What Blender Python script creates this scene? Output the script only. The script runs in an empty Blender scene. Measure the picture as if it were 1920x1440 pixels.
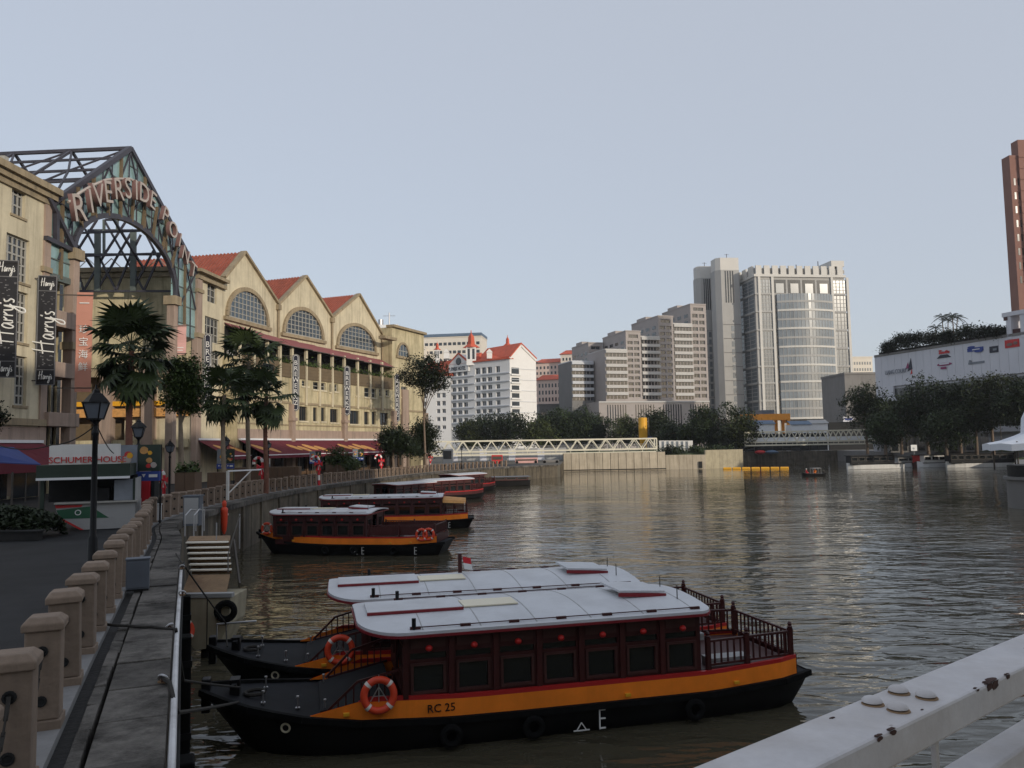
import bpy, bmesh, math, random
from mathutils import Vector, Matrix, noise as mnoise
R = math.radians
sc = bpy.context.scene
COL = sc.collection
random.seed(7)

# ------------------------------------------------------------------ camera
EYE = Vector((0, 0, 6.2))
cam_d = bpy.data.cameras.new('camera')
cam_d.sensor_fit = 'HORIZONTAL'; cam_d.sensor_width = 36.0
cam_d.lens = 36.0 * 1500 / 1920
cam_d.clip_start = 0.05; cam_d.clip_end = 6000
cam = bpy.data.objects.new('camera', cam_d); COL.objects.link(cam)
CM = Matrix.Rotation(R(90 + 4.38), 3, 'X') @ Matrix.Rotation(R(-1.0), 3, 'Z')
cam.matrix_world = Matrix.Translation(EYE) @ CM.to_4x4()
sc.camera = cam

# ------------------------------------------------------------------ sky, sun, exposure
SUN_AZ = R(138)      # clockwise from +Y (the view direction): low sun behind, on the right
SUN_EL = R(14)
world = bpy.data.worlds.new('World'); sc.world = world; world.use_nodes = True
wn = world.node_tree.nodes; wl = world.node_tree.links
for n in list(wn): wn.remove(n)
sky = wn.new('ShaderNodeTexSky'); sky.sky_type = 'NISHITA'; sky.sun_disc = False
sky.sun_elevation = SUN_EL; sky.sun_rotation = SUN_AZ
sky.air_density = 1.0; sky.dust_density = 1.3; sky.ozone_density = 1.5; sky.altitude = 0
bg = wn.new('ShaderNodeBackground'); bg.inputs['Strength'].default_value = 0.138
wo = wn.new('ShaderNodeOutputWorld')
veil = wn.new('ShaderNodeMix'); veil.data_type = 'RGBA'; veil.blend_type = 'MIX'      # thin even high cloud over the clear sky
veil.inputs[0].default_value = 0.74; veil.inputs[7].default_value = (4.15, 4.42, 4.98, 1)
wl.new(sky.outputs[0], veil.inputs[6]); wl.new(veil.outputs[2], bg.inputs['Color']); wl.new(bg.outputs[0], wo.inputs['Surface'])
sun_d = bpy.data.lights.new('sun', 'SUN'); sun_d.energy = 2.5; sun_d.angle = R(0.6)
sun_d.color = (1.0, 0.89, 0.74)
sun = bpy.data.objects.new('sun', sun_d); COL.objects.link(sun)
to_sun = Vector((math.sin(SUN_AZ) * math.cos(SUN_EL), math.cos(SUN_AZ) * math.cos(SUN_EL), math.sin(SUN_EL)))
sun.rotation_euler = to_sun.to_track_quat('Z', 'Y').to_euler()
sun.location = (60, -60, 80)
vs = sc.view_settings
vs.view_transform = 'Standard'; vs.look = 'None'; vs.exposure = 0.08; vs.gamma = 1.0
vs.use_curve_mapping = False
sc.cycles.use_denoising = True
sc.cycles.max_bounces = 6; sc.cycles.transparent_max_bounces = 8

# ------------------------------------------------------------------ photograph pixel -> place in the world
def ray(px, py):
    return CM @ Vector(((px - 960) / 1500.0, -(py - 720) / 1500.0, -1.0))
def at_y(px, py, Y):
    v = ray(px, py); return EYE + v * (Y / v.y)
def at_z(px, py, z):
    v = ray(px, py); return EYE + v * ((z - EYE.z) / v.z)
def zat(px, py, X, Y):
    """height of the pixel's ray when it has reached the horizontal distance of (X, Y)"""
    v = ray(px, py); return EYE.z + v.z * math.hypot(X, Y) / math.hypot(v.x, v.y)

# ------------------------------------------------------------------ materials
MATS = {}
def mat(name, col, rough=0.7, metal=0.0, var=0.15, scale=2.0, streak=0.0, bump=0.0, rnd=0.0,
        spec=0.4, coat=0.0, trans=0.0, dirt=0.0, streak_col=(0.06, 0.055, 0.045), bscale=None, emit=None, smin=0.47, dscale=None):
    if name in MATS: return MATS[name]
    m = bpy.data.materials.new(name); m.use_nodes = True; MATS[name] = m
    nt = m.node_tree; N = nt.nodes; L = nt.links
    b = N['Principled BSDF']
    b.inputs['Roughness'].default_value = rough; b.inputs['Metallic'].default_value = metal
    b.inputs['Specular IOR Level'].default_value = spec
    b.inputs['Coat Weight'].default_value = coat
    if trans: b.inputs['Transmission Weight'].default_value = trans
    tc = N.new('ShaderNodeTexCoord')
    no = N.new('ShaderNodeTexNoise'); no.inputs['Scale'].default_value = scale
    no.inputs['Detail'].default_value = 8; no.inputs['Roughness'].default_value = 0.65
    L.new(tc.outputs['Object'], no.inputs['Vector'])
    mr = N.new('ShaderNodeMapRange')
    mr.inputs['From Min'].default_value = 0.25; mr.inputs['From Max'].default_value = 0.75
    mr.inputs['To Min'].default_value = 1 - var; mr.inputs['To Max'].default_value = 1 + var
    L.new(no.outputs['Fac'], mr.inputs['Value'])
    val = mr.outputs[0]
    if rnd:
        oi = N.new('ShaderNodeObjectInfo')
        m2 = N.new('ShaderNodeMapRange'); m2.inputs['To Min'].default_value = 1 - rnd; m2.inputs['To Max'].default_value = 1 + rnd
        L.new(oi.outputs['Random'], m2.inputs['Value'])
        mm = N.new('ShaderNodeMath'); mm.operation = 'MULTIPLY'
        L.new(val, mm.inputs[0]); L.new(m2.outputs[0], mm.inputs[1]); val = mm.outputs[0]
    vm = N.new('ShaderNodeVectorMath'); vm.operation = 'SCALE'
    vm.inputs[0].default_value = col[:3]
    L.new(val, vm.inputs['Scale'])
    out = vm.outputs[0]
    if streak:
        mp = N.new('ShaderNodeMapping'); mp.inputs['Scale'].default_value = (1.3, 1.3, 0.09)
        L.new(tc.outputs['Object'], mp.inputs['Vector'])
        n2 = N.new('ShaderNodeTexNoise'); n2.inputs['Scale'].default_value = 1.6; n2.inputs['Detail'].default_value = 7
        n2.inputs['Roughness'].default_value = 0.7
        L.new(mp.outputs[0], n2.inputs['Vector'])
        r2 = N.new('ShaderNodeMapRange'); r2.inputs['From Min'].default_value = smin; r2.inputs['From Max'].default_value = 0.75
        r2.inputs['To Max'].default_value = streak
        L.new(n2.outputs['Fac'], r2.inputs['Value'])
        mx = N.new('ShaderNodeMix'); mx.data_type = 'RGBA'
        L.new(r2.outputs[0], mx.inputs[0]); L.new(out, mx.inputs[6]); mx.inputs[7].default_value = (*streak_col, 1)
        out = mx.outputs[2]
    if dirt:
        n3 = N.new('ShaderNodeTexNoise'); n3.inputs['Scale'].default_value = dscale or scale * 0.23; n3.inputs['Detail'].default_value = 10
        n3.inputs['Roughness'].default_value = 0.75
        L.new(tc.outputs['Object'], n3.inputs['Vector'])
        r3 = N.new('ShaderNodeMapRange'); r3.inputs['From Min'].default_value = 0.46; r3.inputs['From Max'].default_value = 0.63
        r3.inputs['To Max'].default_value = dirt
        L.new(n3.outputs['Fac'], r3.inputs['Value'])
        mx = N.new('ShaderNodeMix'); mx.data_type = 'RGBA'
        L.new(r3.outputs[0], mx.inputs[0]); L.new(out, mx.inputs[6]); mx.inputs[7].default_value = (*streak_col, 1)
        out = mx.outputs[2]
    L.new(out, b.inputs['Base Color'])
    if emit:
        L.new(out, b.inputs['Emission Color']); b.inputs['Emission Strength'].default_value = emit
    if bump:
        bp = N.new('ShaderNodeBump'); bp.inputs['Strength'].default_value = bump; bp.inputs['Distance'].default_value = 0.02
        nb = N.new('ShaderNodeTexNoise'); nb.inputs['Scale'].default_value = bscale or scale * 6; nb.inputs['Detail'].default_value = 6
        L.new(tc.outputs['Object'], nb.inputs['Vector'])
        L.new(nb.outputs['Fac'], bp.inputs['Height']); L.new(bp.outputs[0], b.inputs['Normal'])
    return m

M = {}
def defmats():
    M['cream'] = mat('cream_render', (0.585, 0.52, 0.375), 0.85, var=0.15, scale=0.5, streak=0.6, dirt=0.2, streak_col=(0.14, 0.11, 0.07))
    M['cream_dirty'] = mat('stained_cream_render', (0.53, 0.46, 0.295), 0.85, var=0.18, scale=0.7, streak=0.85, dirt=0.35, streak_col=(0.13, 0.11, 0.06))
    M['pink_stone'] = mat('pink_render', (0.34, 0.255, 0.205), 0.85, var=0.12, scale=0.8, streak=0.5)
    M['brown_band'] = mat('brown_louvre', (0.15, 0.11, 0.065), 0.8, var=0.2, scale=1.5, streak=0.4)
    M['cornice'] = mat('cornice_render', (0.30, 0.24, 0.155), 0.85, var=0.2, scale=1.0, streak=0.6)
    M['roof_red'] = mat('terracotta_tile', (0.27, 0.078, 0.05), 0.8, var=0.3, scale=1.2, rnd=0.1)
    M['dark_glass'] = mat('dark_window_glass', (0.018, 0.022, 0.026), 0.08, var=0.3, scale=0.4, rnd=0.5, spec=0.8)
    M['blue_glass'] = mat('blue_grey_glass', (0.05, 0.07, 0.09), 0.10, var=0.35, scale=0.5, rnd=0.4, spec=0.8)
    M['teal_glass'] = mat('teal_glass', (0.19, 0.295, 0.295), 0.12, var=0.35, scale=0.5, rnd=0.35, spec=0.8)
    M['frame_grey'] = mat('pale_window_frame', (0.33, 0.32, 0.29), 0.6, var=0.1)
    M['frame_dark'] = mat('dark_window_frame', (0.07, 0.06, 0.05), 0.6, var=0.1)
    M['steel'] = mat('painted_dark_steel', (0.045, 0.043, 0.055), 0.5, var=0.25, scale=1.5)
    M['steel_teal'] = mat('painted_grey_green_steel', (0.10, 0.12, 0.11), 0.5, var=0.25, scale=1.5)
    M['black'] = mat('black_paint', (0.009, 0.009, 0.010), 0.45, var=0.3, scale=3, spec=0.2)
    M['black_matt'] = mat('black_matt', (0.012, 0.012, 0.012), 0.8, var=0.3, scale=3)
    M['letter_face'] = mat('letter_face_cream', (0.40, 0.35, 0.315), 0.6, var=0.12, scale=1)
    M['letter_side'] = mat('letter_side_pink', (0.20, 0.115, 0.105), 0.6, var=0.12, scale=1)
    M['maroon'] = mat('maroon_canvas', (0.125, 0.014, 0.024), 0.85, var=0.18, scale=0.8)
    M['pink_canvas'] = mat('faded_maroon_canvas', (0.25, 0.085, 0.085), 0.85, var=0.15, scale=0.8)
    M['blue_canvas'] = mat('blue_canvas', (0.035, 0.06, 0.21), 0.85, var=0.15, scale=0.8)
    M['white'] = mat('white_paint', (0.74, 0.75, 0.76), 0.5, var=0.06, scale=1.5)
    M['white_dirty'] = mat('weathered_white_paint', (0.66, 0.65, 0.62), 0.6, var=0.08, scale=1.2, streak=0.25, streak_col=(0.25, 0.23, 0.2))
    M['navy'] = mat('navy_sign', (0.012, 0.014, 0.03), 0.5, var=0.15)
    M['sign_black'] = mat('black_sign_board', (0.012, 0.012, 0.016), 0.55, var=0.3, scale=2)
    M['banner_pink'] = mat('salmon_banner', (0.50, 0.235, 0.175), 0.75, var=0.08, scale=0.6)
    M['banner_pale'] = mat('pale_pink_banner', (0.62, 0.36, 0.33), 0.75, var=0.08, scale=0.6)
    M['chalk'] = mat('chalk_white', (0.72, 0.72, 0.70), 0.7, var=0.08)
    M['chalk_dim'] = mat('faded_chalk', (0.16, 0.16, 0.17), 0.8, var=0.3)
    M['stone'] = mat('granite_bollard', (0.24, 0.178, 0.132), 0.85, var=0.22, scale=3.5, streak=0.4, bump=0.35, rnd=0.1, dirt=0.3, streak_col=(0.08, 0.06, 0.045))
    M['coping'] = mat('weathered_coping_stone', (0.120, 0.110, 0.098), 0.9, var=0.4, scale=5.0, bump=0.8, rnd=0.28, spec=0.15, dirt=0.9, dscale=0.9, streak_col=(0.020, 0.018, 0.016))
    M['gutter'] = mat('dark_wet_gutter', (0.022, 0.021, 0.020), 0.7, var=0.4, scale=2.5, bump=0.6, spec=0.2)
    M['pavement'] = mat('dark_stone_paving', (0.024, 0.024, 0.025), 0.75, var=0.45, scale=0.6, bump=0.3, bscale=30, spec=0.18, dirt=0.5, dscale=0.25, streak_col=(0.012, 0.012, 0.012))
    M['slab'] = mat('pale_footing_slab', (0.20, 0.195, 0.19), 0.85, var=0.25, scale=2, bump=0.4, dirt=0.3)
    M['quay'] = mat('stained_quay_concrete', (0.15, 0.125, 0.09), 0.9, var=0.35, scale=0.7, streak=0.95, smin=0.40, dirt=0.6, bump=0.5, rnd=0.12, streak_col=(0.022, 0.02, 0.016))
    M['quay_pale'] = mat('pale_quay_concrete', (0.44, 0.38, 0.29), 0.9, var=0.15, scale=0.6, streak=0.6, rnd=0.12, streak_col=(0.13, 0.10, 0.06))
    M['concrete'] = mat('concrete', (0.38, 0.335, 0.235), 0.9, var=0.2, scale=1.0, streak=0.45, bump=0.3)
    M['grey_box'] = mat('grey_painted_metal', (0.11, 0.125, 0.15), 0.5, var=0.12, scale=1.5)
    M['pvc'] = mat('white_pipe', (0.60, 0.60, 0.60), 0.5, var=0.2, scale=2, dirt=0.35)
    M['rope'] = mat('dark_rope', (0.03, 0.027, 0.023), 0.9, var=0.4, scale=20)
    M['rubber'] = mat('black_rubber', (0.007, 0.007, 0.007), 0.85, var=0.4, scale=5, spec=0.1)
    M['tread_white'] = mat('pale_metal_tread', (0.88, 0.82, 0.70), 0.5, var=0.1)
    M['rust'] = mat('rusted_steel_plate', (0.24, 0.155, 0.085), 0.8, var=0.25, scale=2, dirt=0.6, streak_col=(0.09, 0.03, 0.02), bump=0.3)
    M['rust_dark'] = mat('dark_rust', (0.05, 0.022, 0.016), 0.9, var=0.4, scale=60)
    # boats
    M['wood_red'] = mat('varnished_red_timber', (0.050, 0.009, 0.008), 0.5, var=0.3, scale=2.0, rnd=0.12)
    M['wood_frame'] = mat('window_timber', (0.060, 0.021, 0.018), 0.5, var=0.25, scale=2.0)
    M['hull_black'] = mat('black_hull_paint', (0.006, 0.006, 0.0065), 0.5, var=0.4, scale=1.2, spec=0.18, dirt=0.25, streak_col=(0.02, 0.018, 0.015))
    M['deck_grey'] = mat('dark_grey_deck', (0.013, 0.014, 0.017), 0.8, var=0.45, scale=1.6, spec=0.2, dirt=0.5, streak_col=(0.018, 0.016, 0.014))
    M['orange'] = mat('orange_band_paint', (0.90, 0.235, 0.022), 0.5, var=0.14, scale=1.5, streak=0.22, spec=0.25, streak_col=(0.25, 0.07, 0.01))
    M['red_trim'] = mat('red_trim_paint', (0.42, 0.02, 0.02), 0.4, var=0.12, scale=1.2)
    M['maroon_paint'] = mat('maroon_paint', (0.20, 0.016, 0.022), 0.45, var=0.15, scale=1.2)
    M['boat_roof'] = mat('white_boat_roof', (0.55, 0.56, 0.58), 0.5, var=0.10, scale=0.8, dirt=0.3, dscale=0.7, streak_col=(0.35, 0.35, 0.35))
    M['roof_cream'] = mat('cream_roof_panel', (0.72, 0.66, 0.50), 0.5, var=0.08, scale=0.8)
    M['buoy'] = mat('orange_red_buoy', (0.66, 0.062, 0.022), 0.45, var=0.12, scale=3)
    M['buoy_white'] = mat('buoy_white_band', (0.7, 0.66, 0.6), 0.5, var=0.1)
    M['lantern'] = mat('red_paper_lantern', (0.50, 0.022, 0.018), 0.5, var=0.12, scale=6)
    M['boat_glass'] = mat('dark_cabin_glass', (0.010, 0.012, 0.012), 0.06, var=0.3, scale=0.6, spec=0.7)
    M['metal'] = mat('bare_metal', (0.45, 0.45, 0.46), 0.35, metal=0.8, var=0.15)
    # far buildings
    M['hotel'] = mat('white_hotel_render', (0.74, 0.73, 0.71), 0.8, var=0.05, scale=0.2, streak=0.12, streak_col=(0.4, 0.38, 0.34))
    M['hotel_grey'] = mat('hotel_spandrel', (0.52, 0.54, 0.57), 0.8, var=0.06, scale=0.3)
    M['hotel_roof'] = mat('orange_red_tile', (0.52, 0.10, 0.05), 0.8, var=0.2, scale=0.6)
    M['hdb_pink'] = mat('pale_pink_flats', (0.64, 0.50, 0.43), 0.85, var=0.06, scale=0.2)
    M['hdb_white'] = mat('cream_flats', (0.68, 0.63, 0.55), 0.85, var=0.06, scale=0.2)
    M['ue'] = mat('pinkish_grey_cladding', (0.345, 0.31, 0.29), 0.8, var=0.08, scale=0.2)
    M['ue_pale'] = mat('pale_balcony_band', (0.47, 0.46, 0.44), 0.8, var=0.06, scale=0.2)
    M['ue_dark_and_shade'] = mat('dark_cladding_and_shade', (0.18, 0.175, 0.17), 0.8, var=0.1, scale=0.2)  # dark walls and joints; also painted shade on the leftmost flats and tower gaps
    M['tower'] = mat('grey_tower_cladding', (0.37, 0.365, 0.35), 0.75, var=0.07, scale=0.15, streak=0.15)
    M['tower_pale'] = mat('pale_tower_crown', (0.56, 0.545, 0.51), 0.75, var=0.06, scale=0.2)
    M['tower_glass'] = mat('tower_curtain_glass', (0.14, 0.16, 0.175), 0.16, var=0.25, scale=0.12, spec=0.8, rnd=0.15)
    M['tower_glass2'] = mat('tower_bow_glass', (0.21, 0.235, 0.255), 0.14, var=0.25, scale=0.12, spec=0.8, rnd=0.12)
    M['liang'] = mat('white_mall_cladding', (0.60, 0.60, 0.64), 0.7, var=0.05, scale=0.2, streak=0.12, streak_col=(0.3, 0.3, 0.32))
    M['grey_wall'] = mat('grey_render', (0.21, 0.20, 0.19), 0.85, var=0.12, scale=0.3, streak=0.3)
    M['novotel'] = mat('red_brown_cladding', (0.21, 0.105, 0.08), 0.8, var=0.1, scale=0.2)
    M['yellow'] = mat('yellow_plant_paint', (0.72, 0.36, 0.02), 0.55, var=0.12, scale=0.5)
    M['orange_crane'] = mat('orange_gantry_paint', (0.70, 0.27, 0.025), 0.55, var=0.15, scale=0.5, streak=0.2)
    M['truss'] = mat('cream_truss_paint', (0.70, 0.66, 0.53), 0.6, var=0.08, scale=0.5, streak=0.15)
    M['blue_roof'] = mat('blue_grey_sheet_roof', (0.10, 0.15, 0.22), 0.6, var=0.15, scale=0.5)
    M['wood_tan'] = mat('tan_timber', (0.115, 0.07, 0.042), 0.75, var=0.25, scale=1.0, streak=0.3)
    M['earth'] = mat('ground_earth', (0.11, 0.10, 0.08), 0.95, var=0.3, scale=0.1)
    M['grass'] = mat('grass_bank', (0.055, 0.075, 0.022), 0.95, var=0.4, scale=0.4)
    M['umbrella'] = mat('white_canopy_fabric', (0.66, 0.69, 0.74), 0.6, var=0.05, scale=0.5)
    # vegetation
    M['leaf_palm'] = mat('fan_palm_leaf', (0.036, 0.054, 0.017), 0.5, var=0.35, scale=0.8, rnd=0.35, spec=0.3)
    M['leaf_mid'] = mat('mid_green_leaf', (0.052, 0.080, 0.019), 0.55, var=0.5, scale=0.7, rnd=0.2, spec=0.3)
    M['leaf_dark'] = mat('dark_green_leaf', (0.018, 0.028, 0.010), 0.55, var=0.6, scale=0.35, rnd=0.3, spec=0.3)
    M['leaf_far'] = mat('far_green_leaf', (0.025, 0.038, 0.012), 0.6, var=0.6, scale=0.3, rnd=0.35, spec=0.25)
    M['leaf_far2'] = mat('olive_green_leaf', (0.046, 0.058, 0.017), 0.6, var=0.6, scale=0.3, rnd=0.3, spec=0.25)
    M['bark'] = mat('grey_brown_bark', (0.16, 0.12, 0.09), 0.9, var=0.3, scale=3, bump=0.5)
    M['bark_pale'] = mat('pale_bark', (0.24, 0.19, 0.14), 0.9, var=0.3, scale=3, bump=0.5)
    M['bark_red'] = mat('reddish_palm_trunk', (0.17, 0.075, 0.05), 0.9, var=0.35, scale=4, bump=0.6)
    M['candy_red'] = mat('candy_red', (0.55, 0.02, 0.03), 0.45, var=0.08)
    M['candy_white'] = mat('candy_white', (0.78, 0.75, 0.72), 0.45, var=0.06)
    M['kiosk_green'] = mat('dark_green_panel', (0.020, 0.035, 0.024), 0.55, var=0.15)
    M['kiosk_grey'] = mat('pale_grey_panel', (0.33, 0.33, 0.325), 0.6, var=0.06)
    M['green_print'] = mat('green_print', (0.02, 0.09, 0.045), 0.6, var=0.1)
    M['blue_print'] = mat('blue_print', (0.03, 0.06, 0.26), 0.6, var=0.1)
    M['red_print'] = mat('red_print', (0.50, 0.03, 0.03), 0.6, var=0.1)
    M['tan_print'] = mat('food_print', (0.55, 0.28, 0.09), 0.7, var=0.35, scale=3)
    M['grey_print'] = mat('grey_print', (0.20, 0.22, 0.25), 0.7, var=0.2)
    M['purple_print'] = mat('purple_print', (0.25, 0.04, 0.12), 0.7, var=0.1)
    M['skin'] = mat('skin', (0.35, 0.2, 0.13), 0.6, var=0.1)
defmats()

# ------------------------------------------------------------------ mesh builder
class MB:
    def __init__(s): s.v = []; s.f = []
    def _add(s, vs, fs):
        o = len(s.v); s.v += [tuple(v) for v in vs]; s.f += [tuple(i + o for i in f) for f in fs]; return s
    def quad(s, *p): return s._add(p, [tuple(range(len(p)))])
    def obox(s, c, a, b, d):
        """box from centre and three half vectors"""
        c, a, b, d = Vector(c), Vector(a), Vector(b), Vector(d)
        if a.cross(b).dot(d) < 0: a, b = b, a
        vs = [c + a * i + b * j + d * k for k in (-1, 1) for j in (-1, 1) for i in (-1, 1)]
        return s._add(vs, [(0, 2, 3, 1), (4, 5, 7, 6), (0, 1, 5, 4), (2, 6, 7, 3), (0, 4, 6, 2), (1, 3, 7, 5)])
    def box(s, x0, x1, y0, y1, z0, z1):
        return s.obox(((x0 + x1) / 2, (y0 + y1) / 2, (z0 + z1) / 2), (abs(x1 - x0) / 2, 0, 0), (0, abs(y1 - y0) / 2, 0), (0, 0, abs(z1 - z0) / 2))
    def prism(s, pts, vec):
        n = len(pts); vec = Vector(vec); P = [Vector(p) for p in pts]
        nn = Vector((0, 0, 0))
        for i in range(n): nn += P[i].cross(P[(i + 1) % n])
        if nn.dot(vec) > 0: P.reverse()
        vs = P + [p + vec for p in P]
        fs = [tuple(range(n)), tuple(reversed(range(n, 2 * n)))]
        for i in range(n):
            j = (i + 1) % n; fs.append((j, i, i + n, j + n))
        return s._add(vs, fs)
    def bar(s, p0, p1, w, h=None, up=(0, 0, 1)):
        """rectangular bar between two points"""
        p0, p1 = Vector(p0), Vector(p1); d = p1 - p0; h = h or w
        up = Vector(up); x = d.cross(up)
        if x.length < 1e-5: x = d.cross(Vector((0, 1, 0)))
        if x.length < 1e-5: x = d.cross(Vector((1, 0, 0)))
        x.normalize(); y = x.cross(d).normalized()
        return s.obox((p0 + p1) / 2, d / 2, x * w / 2, y * h / 2)
    def tube(s, pts, r, n=6, closed=False):
        P = [Vector(p) for p in pts]; m = len(P); rings = []
        rr = r if isinstance(r, (list, tuple)) else [r] * m
        ref = None
        for i in range(m):
            if closed: t = P[(i + 1) % m] - P[i - 1]
            else: t = P[min(i + 1, m - 1)] - P[max(i - 1, 0)]
            t.normalize()
            if ref is None:
                ref = t.cross(Vector((0, 0, 1)))
                if ref.length < 1e-3: ref = t.cross(Vector((1, 0, 0)))
            a = ref - t * ref.dot(t)
            if a.length < 1e-4: a = t.cross(Vector((1, 0, 0)))
            a.normalize(); ref = a; b = t.cross(a)
            rings.append([P[i] + (a * math.cos(2 * math.pi * k / n) + b * math.sin(2 * math.pi * k / n)) * rr[i] for k in range(n)])
        vs = [v for q in rings for v in q]; fs = []
        for i in range(m if closed else m - 1):
            j = (i + 1) % m
            for k in range(n):
                l = (k + 1) % n; fs.append((i * n + k, i * n + l, j * n + l, j * n + k))
        if not closed:
            fs.append(tuple(reversed(range(n)))); fs.append(tuple((m - 1) * n + k for k in range(n)))
        return s._add(vs, fs)
    def cyl(s, p0, p1, r0, r1=None, n=10): return s.tube([p0, p1], [r0, r0 if r1 is None else r1], n)
    def lathe(s, prof, n=12, c=(0, 0, 0), axis=None):
        c = Vector(c); q = axis.to_track_quat('Z', 'Y').to_matrix() if axis else Matrix.Identity(3)
        vs = []; fs = []
        for r, z in prof:
            for k in range(n):
                a = 2 * math.pi * k / n; vs.append(c + q @ Vector((r * math.cos(a), r * math.sin(a), z)))
        for i in range(len(prof) - 1):
            for k in range(n):
                l = (k + 1) % n; fs.append((i * n + k, i * n + l, (i + 1) * n + l, (i + 1) * n + k))
        fs.append(tuple(reversed(range(n)))); fs.append(tuple((len(prof) - 1) * n + k for k in range(n)))
        return s._add(vs, fs)
    def sphere(s, c, r, n=10, m=7, sz=1.0):
        prof = [(max(1e-4, r * math.sin(math.pi * i / m)), -r * sz * math.cos(math.pi * i / m)) for i in range(m + 1)]
        return s.lathe(prof, n, c)
    def torus(s, c, Rr, r, axis=(0, 0, 1), n=24, m=8, a0=0.0, a1=None):
        q = Vector(axis).to_track_quat('Z', 'Y').to_matrix(); c = Vector(c)
        if a1 is None:
            pts = [c + q @ Vector((Rr * math.cos(2 * math.pi * k / n), Rr * math.sin(2 * math.pi * k / n), 0)) for k in range(n)]
            return s.tube(pts, r, m, closed=True)
        pts = [c + q @ Vector((Rr * math.cos(a0 + (a1 - a0) * k / n), Rr * math.sin(a0 + (a1 - a0) * k / n), 0)) for k in range(n + 1)]
        return s.tube(pts, r, m)
    def mesh(s, name, material=None, smooth=False, bevel=0.0):
        me = bpy.data.meshes.new(name); me.from_pydata(s.v, [], s.f); me.validate(verbose=False)
        if bevel:
            b = bmesh.new(); b.from_mesh(me)
            bmesh.ops.bevel(b, geom=list(b.edges), offset=bevel, segments=2, profile=0.5, affect='EDGES', clamp_overlap=True)
            b.to_mesh(me); b.free()
        if material: me.materials.append(material)
        if smooth:
            me.polygons.foreach_set('use_smooth', [True] * len(me.polygons)); me.update()
            me.set_sharp_from_angle(angle=R(42))
        return me
    def build(s, name, material, parent=None, smooth=False, kind=None, bevel=0.0, label=None):
        if not s.v: return None
        return link(s.mesh(name, material, smooth, bevel), name, parent, kind, label)

def link(me, name, parent=None, kind=None, label=None, loc=None, mw=None):
    o = bpy.data.objects.new(name, me); COL.objects.link(o)
    if parent is not None:
        o.parent = parent
        if 'world_parts' in WORLD and root_of(parent) in WORLD['world_parts'] and parent == root_of(parent):
            o.matrix_parent_inverse = Matrix.Translation(-parent.location)
    if loc is not None: o.location = loc
    if mw is not None: o.matrix_basis = mw
    if kind: o['kind'] = kind
    if label: o['label'] = label
    return o
WORLD = {'world_parts': set()}
def root_of(o):
    while o.parent is not None: o = o.parent
    return o
def tag(o, label, cat, group=None):
    o['label'] = label; o['category'] = cat
    if group: o['group'] = group
    return o
def thing(name, label, cat, loc=(0, 0, 0), rz=0.0, group=None, world=False):
    """an Empty at the thing's base; with world=True its parts are written in world coordinates"""
    o = bpy.data.objects.new(name, None); COL.objects.link(o)
    o.empty_display_size = 0.2
    o.location = loc; o.rotation_euler = (0, 0, rz)
    if world: WORLD['world_parts'].add(o)
    return tag(o, label, cat, group)
def structure(o):
    o['kind'] = 'structure'; return o
KIDS = {}
def kids():
    KIDS.clear()
    for o in COL.objects:
        if o.parent: KIDS.setdefault(o.parent.name, []).append(o)
def dup(root, loc=None, rz=None, scale=None, label=None, group=None, parent=None):
    r = root.copy(); COL.objects.link(r)
    if parent is not None: r.parent = parent
    if loc is not None: r.location = loc
    if rz is not None: r.rotation_euler = (0, 0, rz)
    if scale is not None: r.scale = scale if hasattr(scale, '__len__') else (scale,) * 3
    if label: r['label'] = label
    if group: r['group'] = group
    for ch in KIDS.get(root.name, []): dup(ch, parent=r)
    return r

# flat-wall helper: U along the wall, V up, openings left as real holes with reveals
def wall_grid(mb, O, U, W, H, openings, depth=0.25, V=Vector((0, 0, 1)), N=None, reveal=True):
    O = Vector(O); U = Vector(U).normalized(); N = N or U.cross(V)
    us = sorted({0.0, W} | {min(max(x, 0), W) for o in openings for x in (o[0], o[1])})
    vs_ = sorted({0.0, H} | {min(max(x, 0), H) for o in openings for x in (o[2], o[3])})
    def P(u, v, d=0.0): return O + U * u + V * v - N * d
    for i in range(len(us) - 1):
        for j in range(len(vs_) - 1):
            cu = (us[i] + us[i + 1]) / 2; cv = (vs_[j] + vs_[j + 1]) / 2
            if us[i + 1] - us[i] < 1e-6 or vs_[j + 1] - vs_[j] < 1e-6: continue
            if any(o[0] < cu < o[1] and o[2] < cv < o[3] for o in openings): continue
            mb.quad(P(us[i], vs_[j]), P(us[i + 1], vs_[j]), P(us[i + 1], vs_[j + 1]), P(us[i], vs_[j + 1]))
    if reveal:
        for (u0, u1, v0, v1) in openings:
            mb.quad(P(u0, v0), P(u1, v0), P(u1, v0, depth), P(u0, v0, depth))
            mb.quad(P(u0, v1, depth), P(u1, v1, depth), P(u1, v1), P(u0, v1))
            mb.quad(P(u0, v0), P(u0, v0, depth), P(u0, v1, depth), P(u0, v1))
            mb.quad(P(u1, v0, depth), P(u1, v0), P(u1, v1), P(u1, v1, depth))
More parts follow.
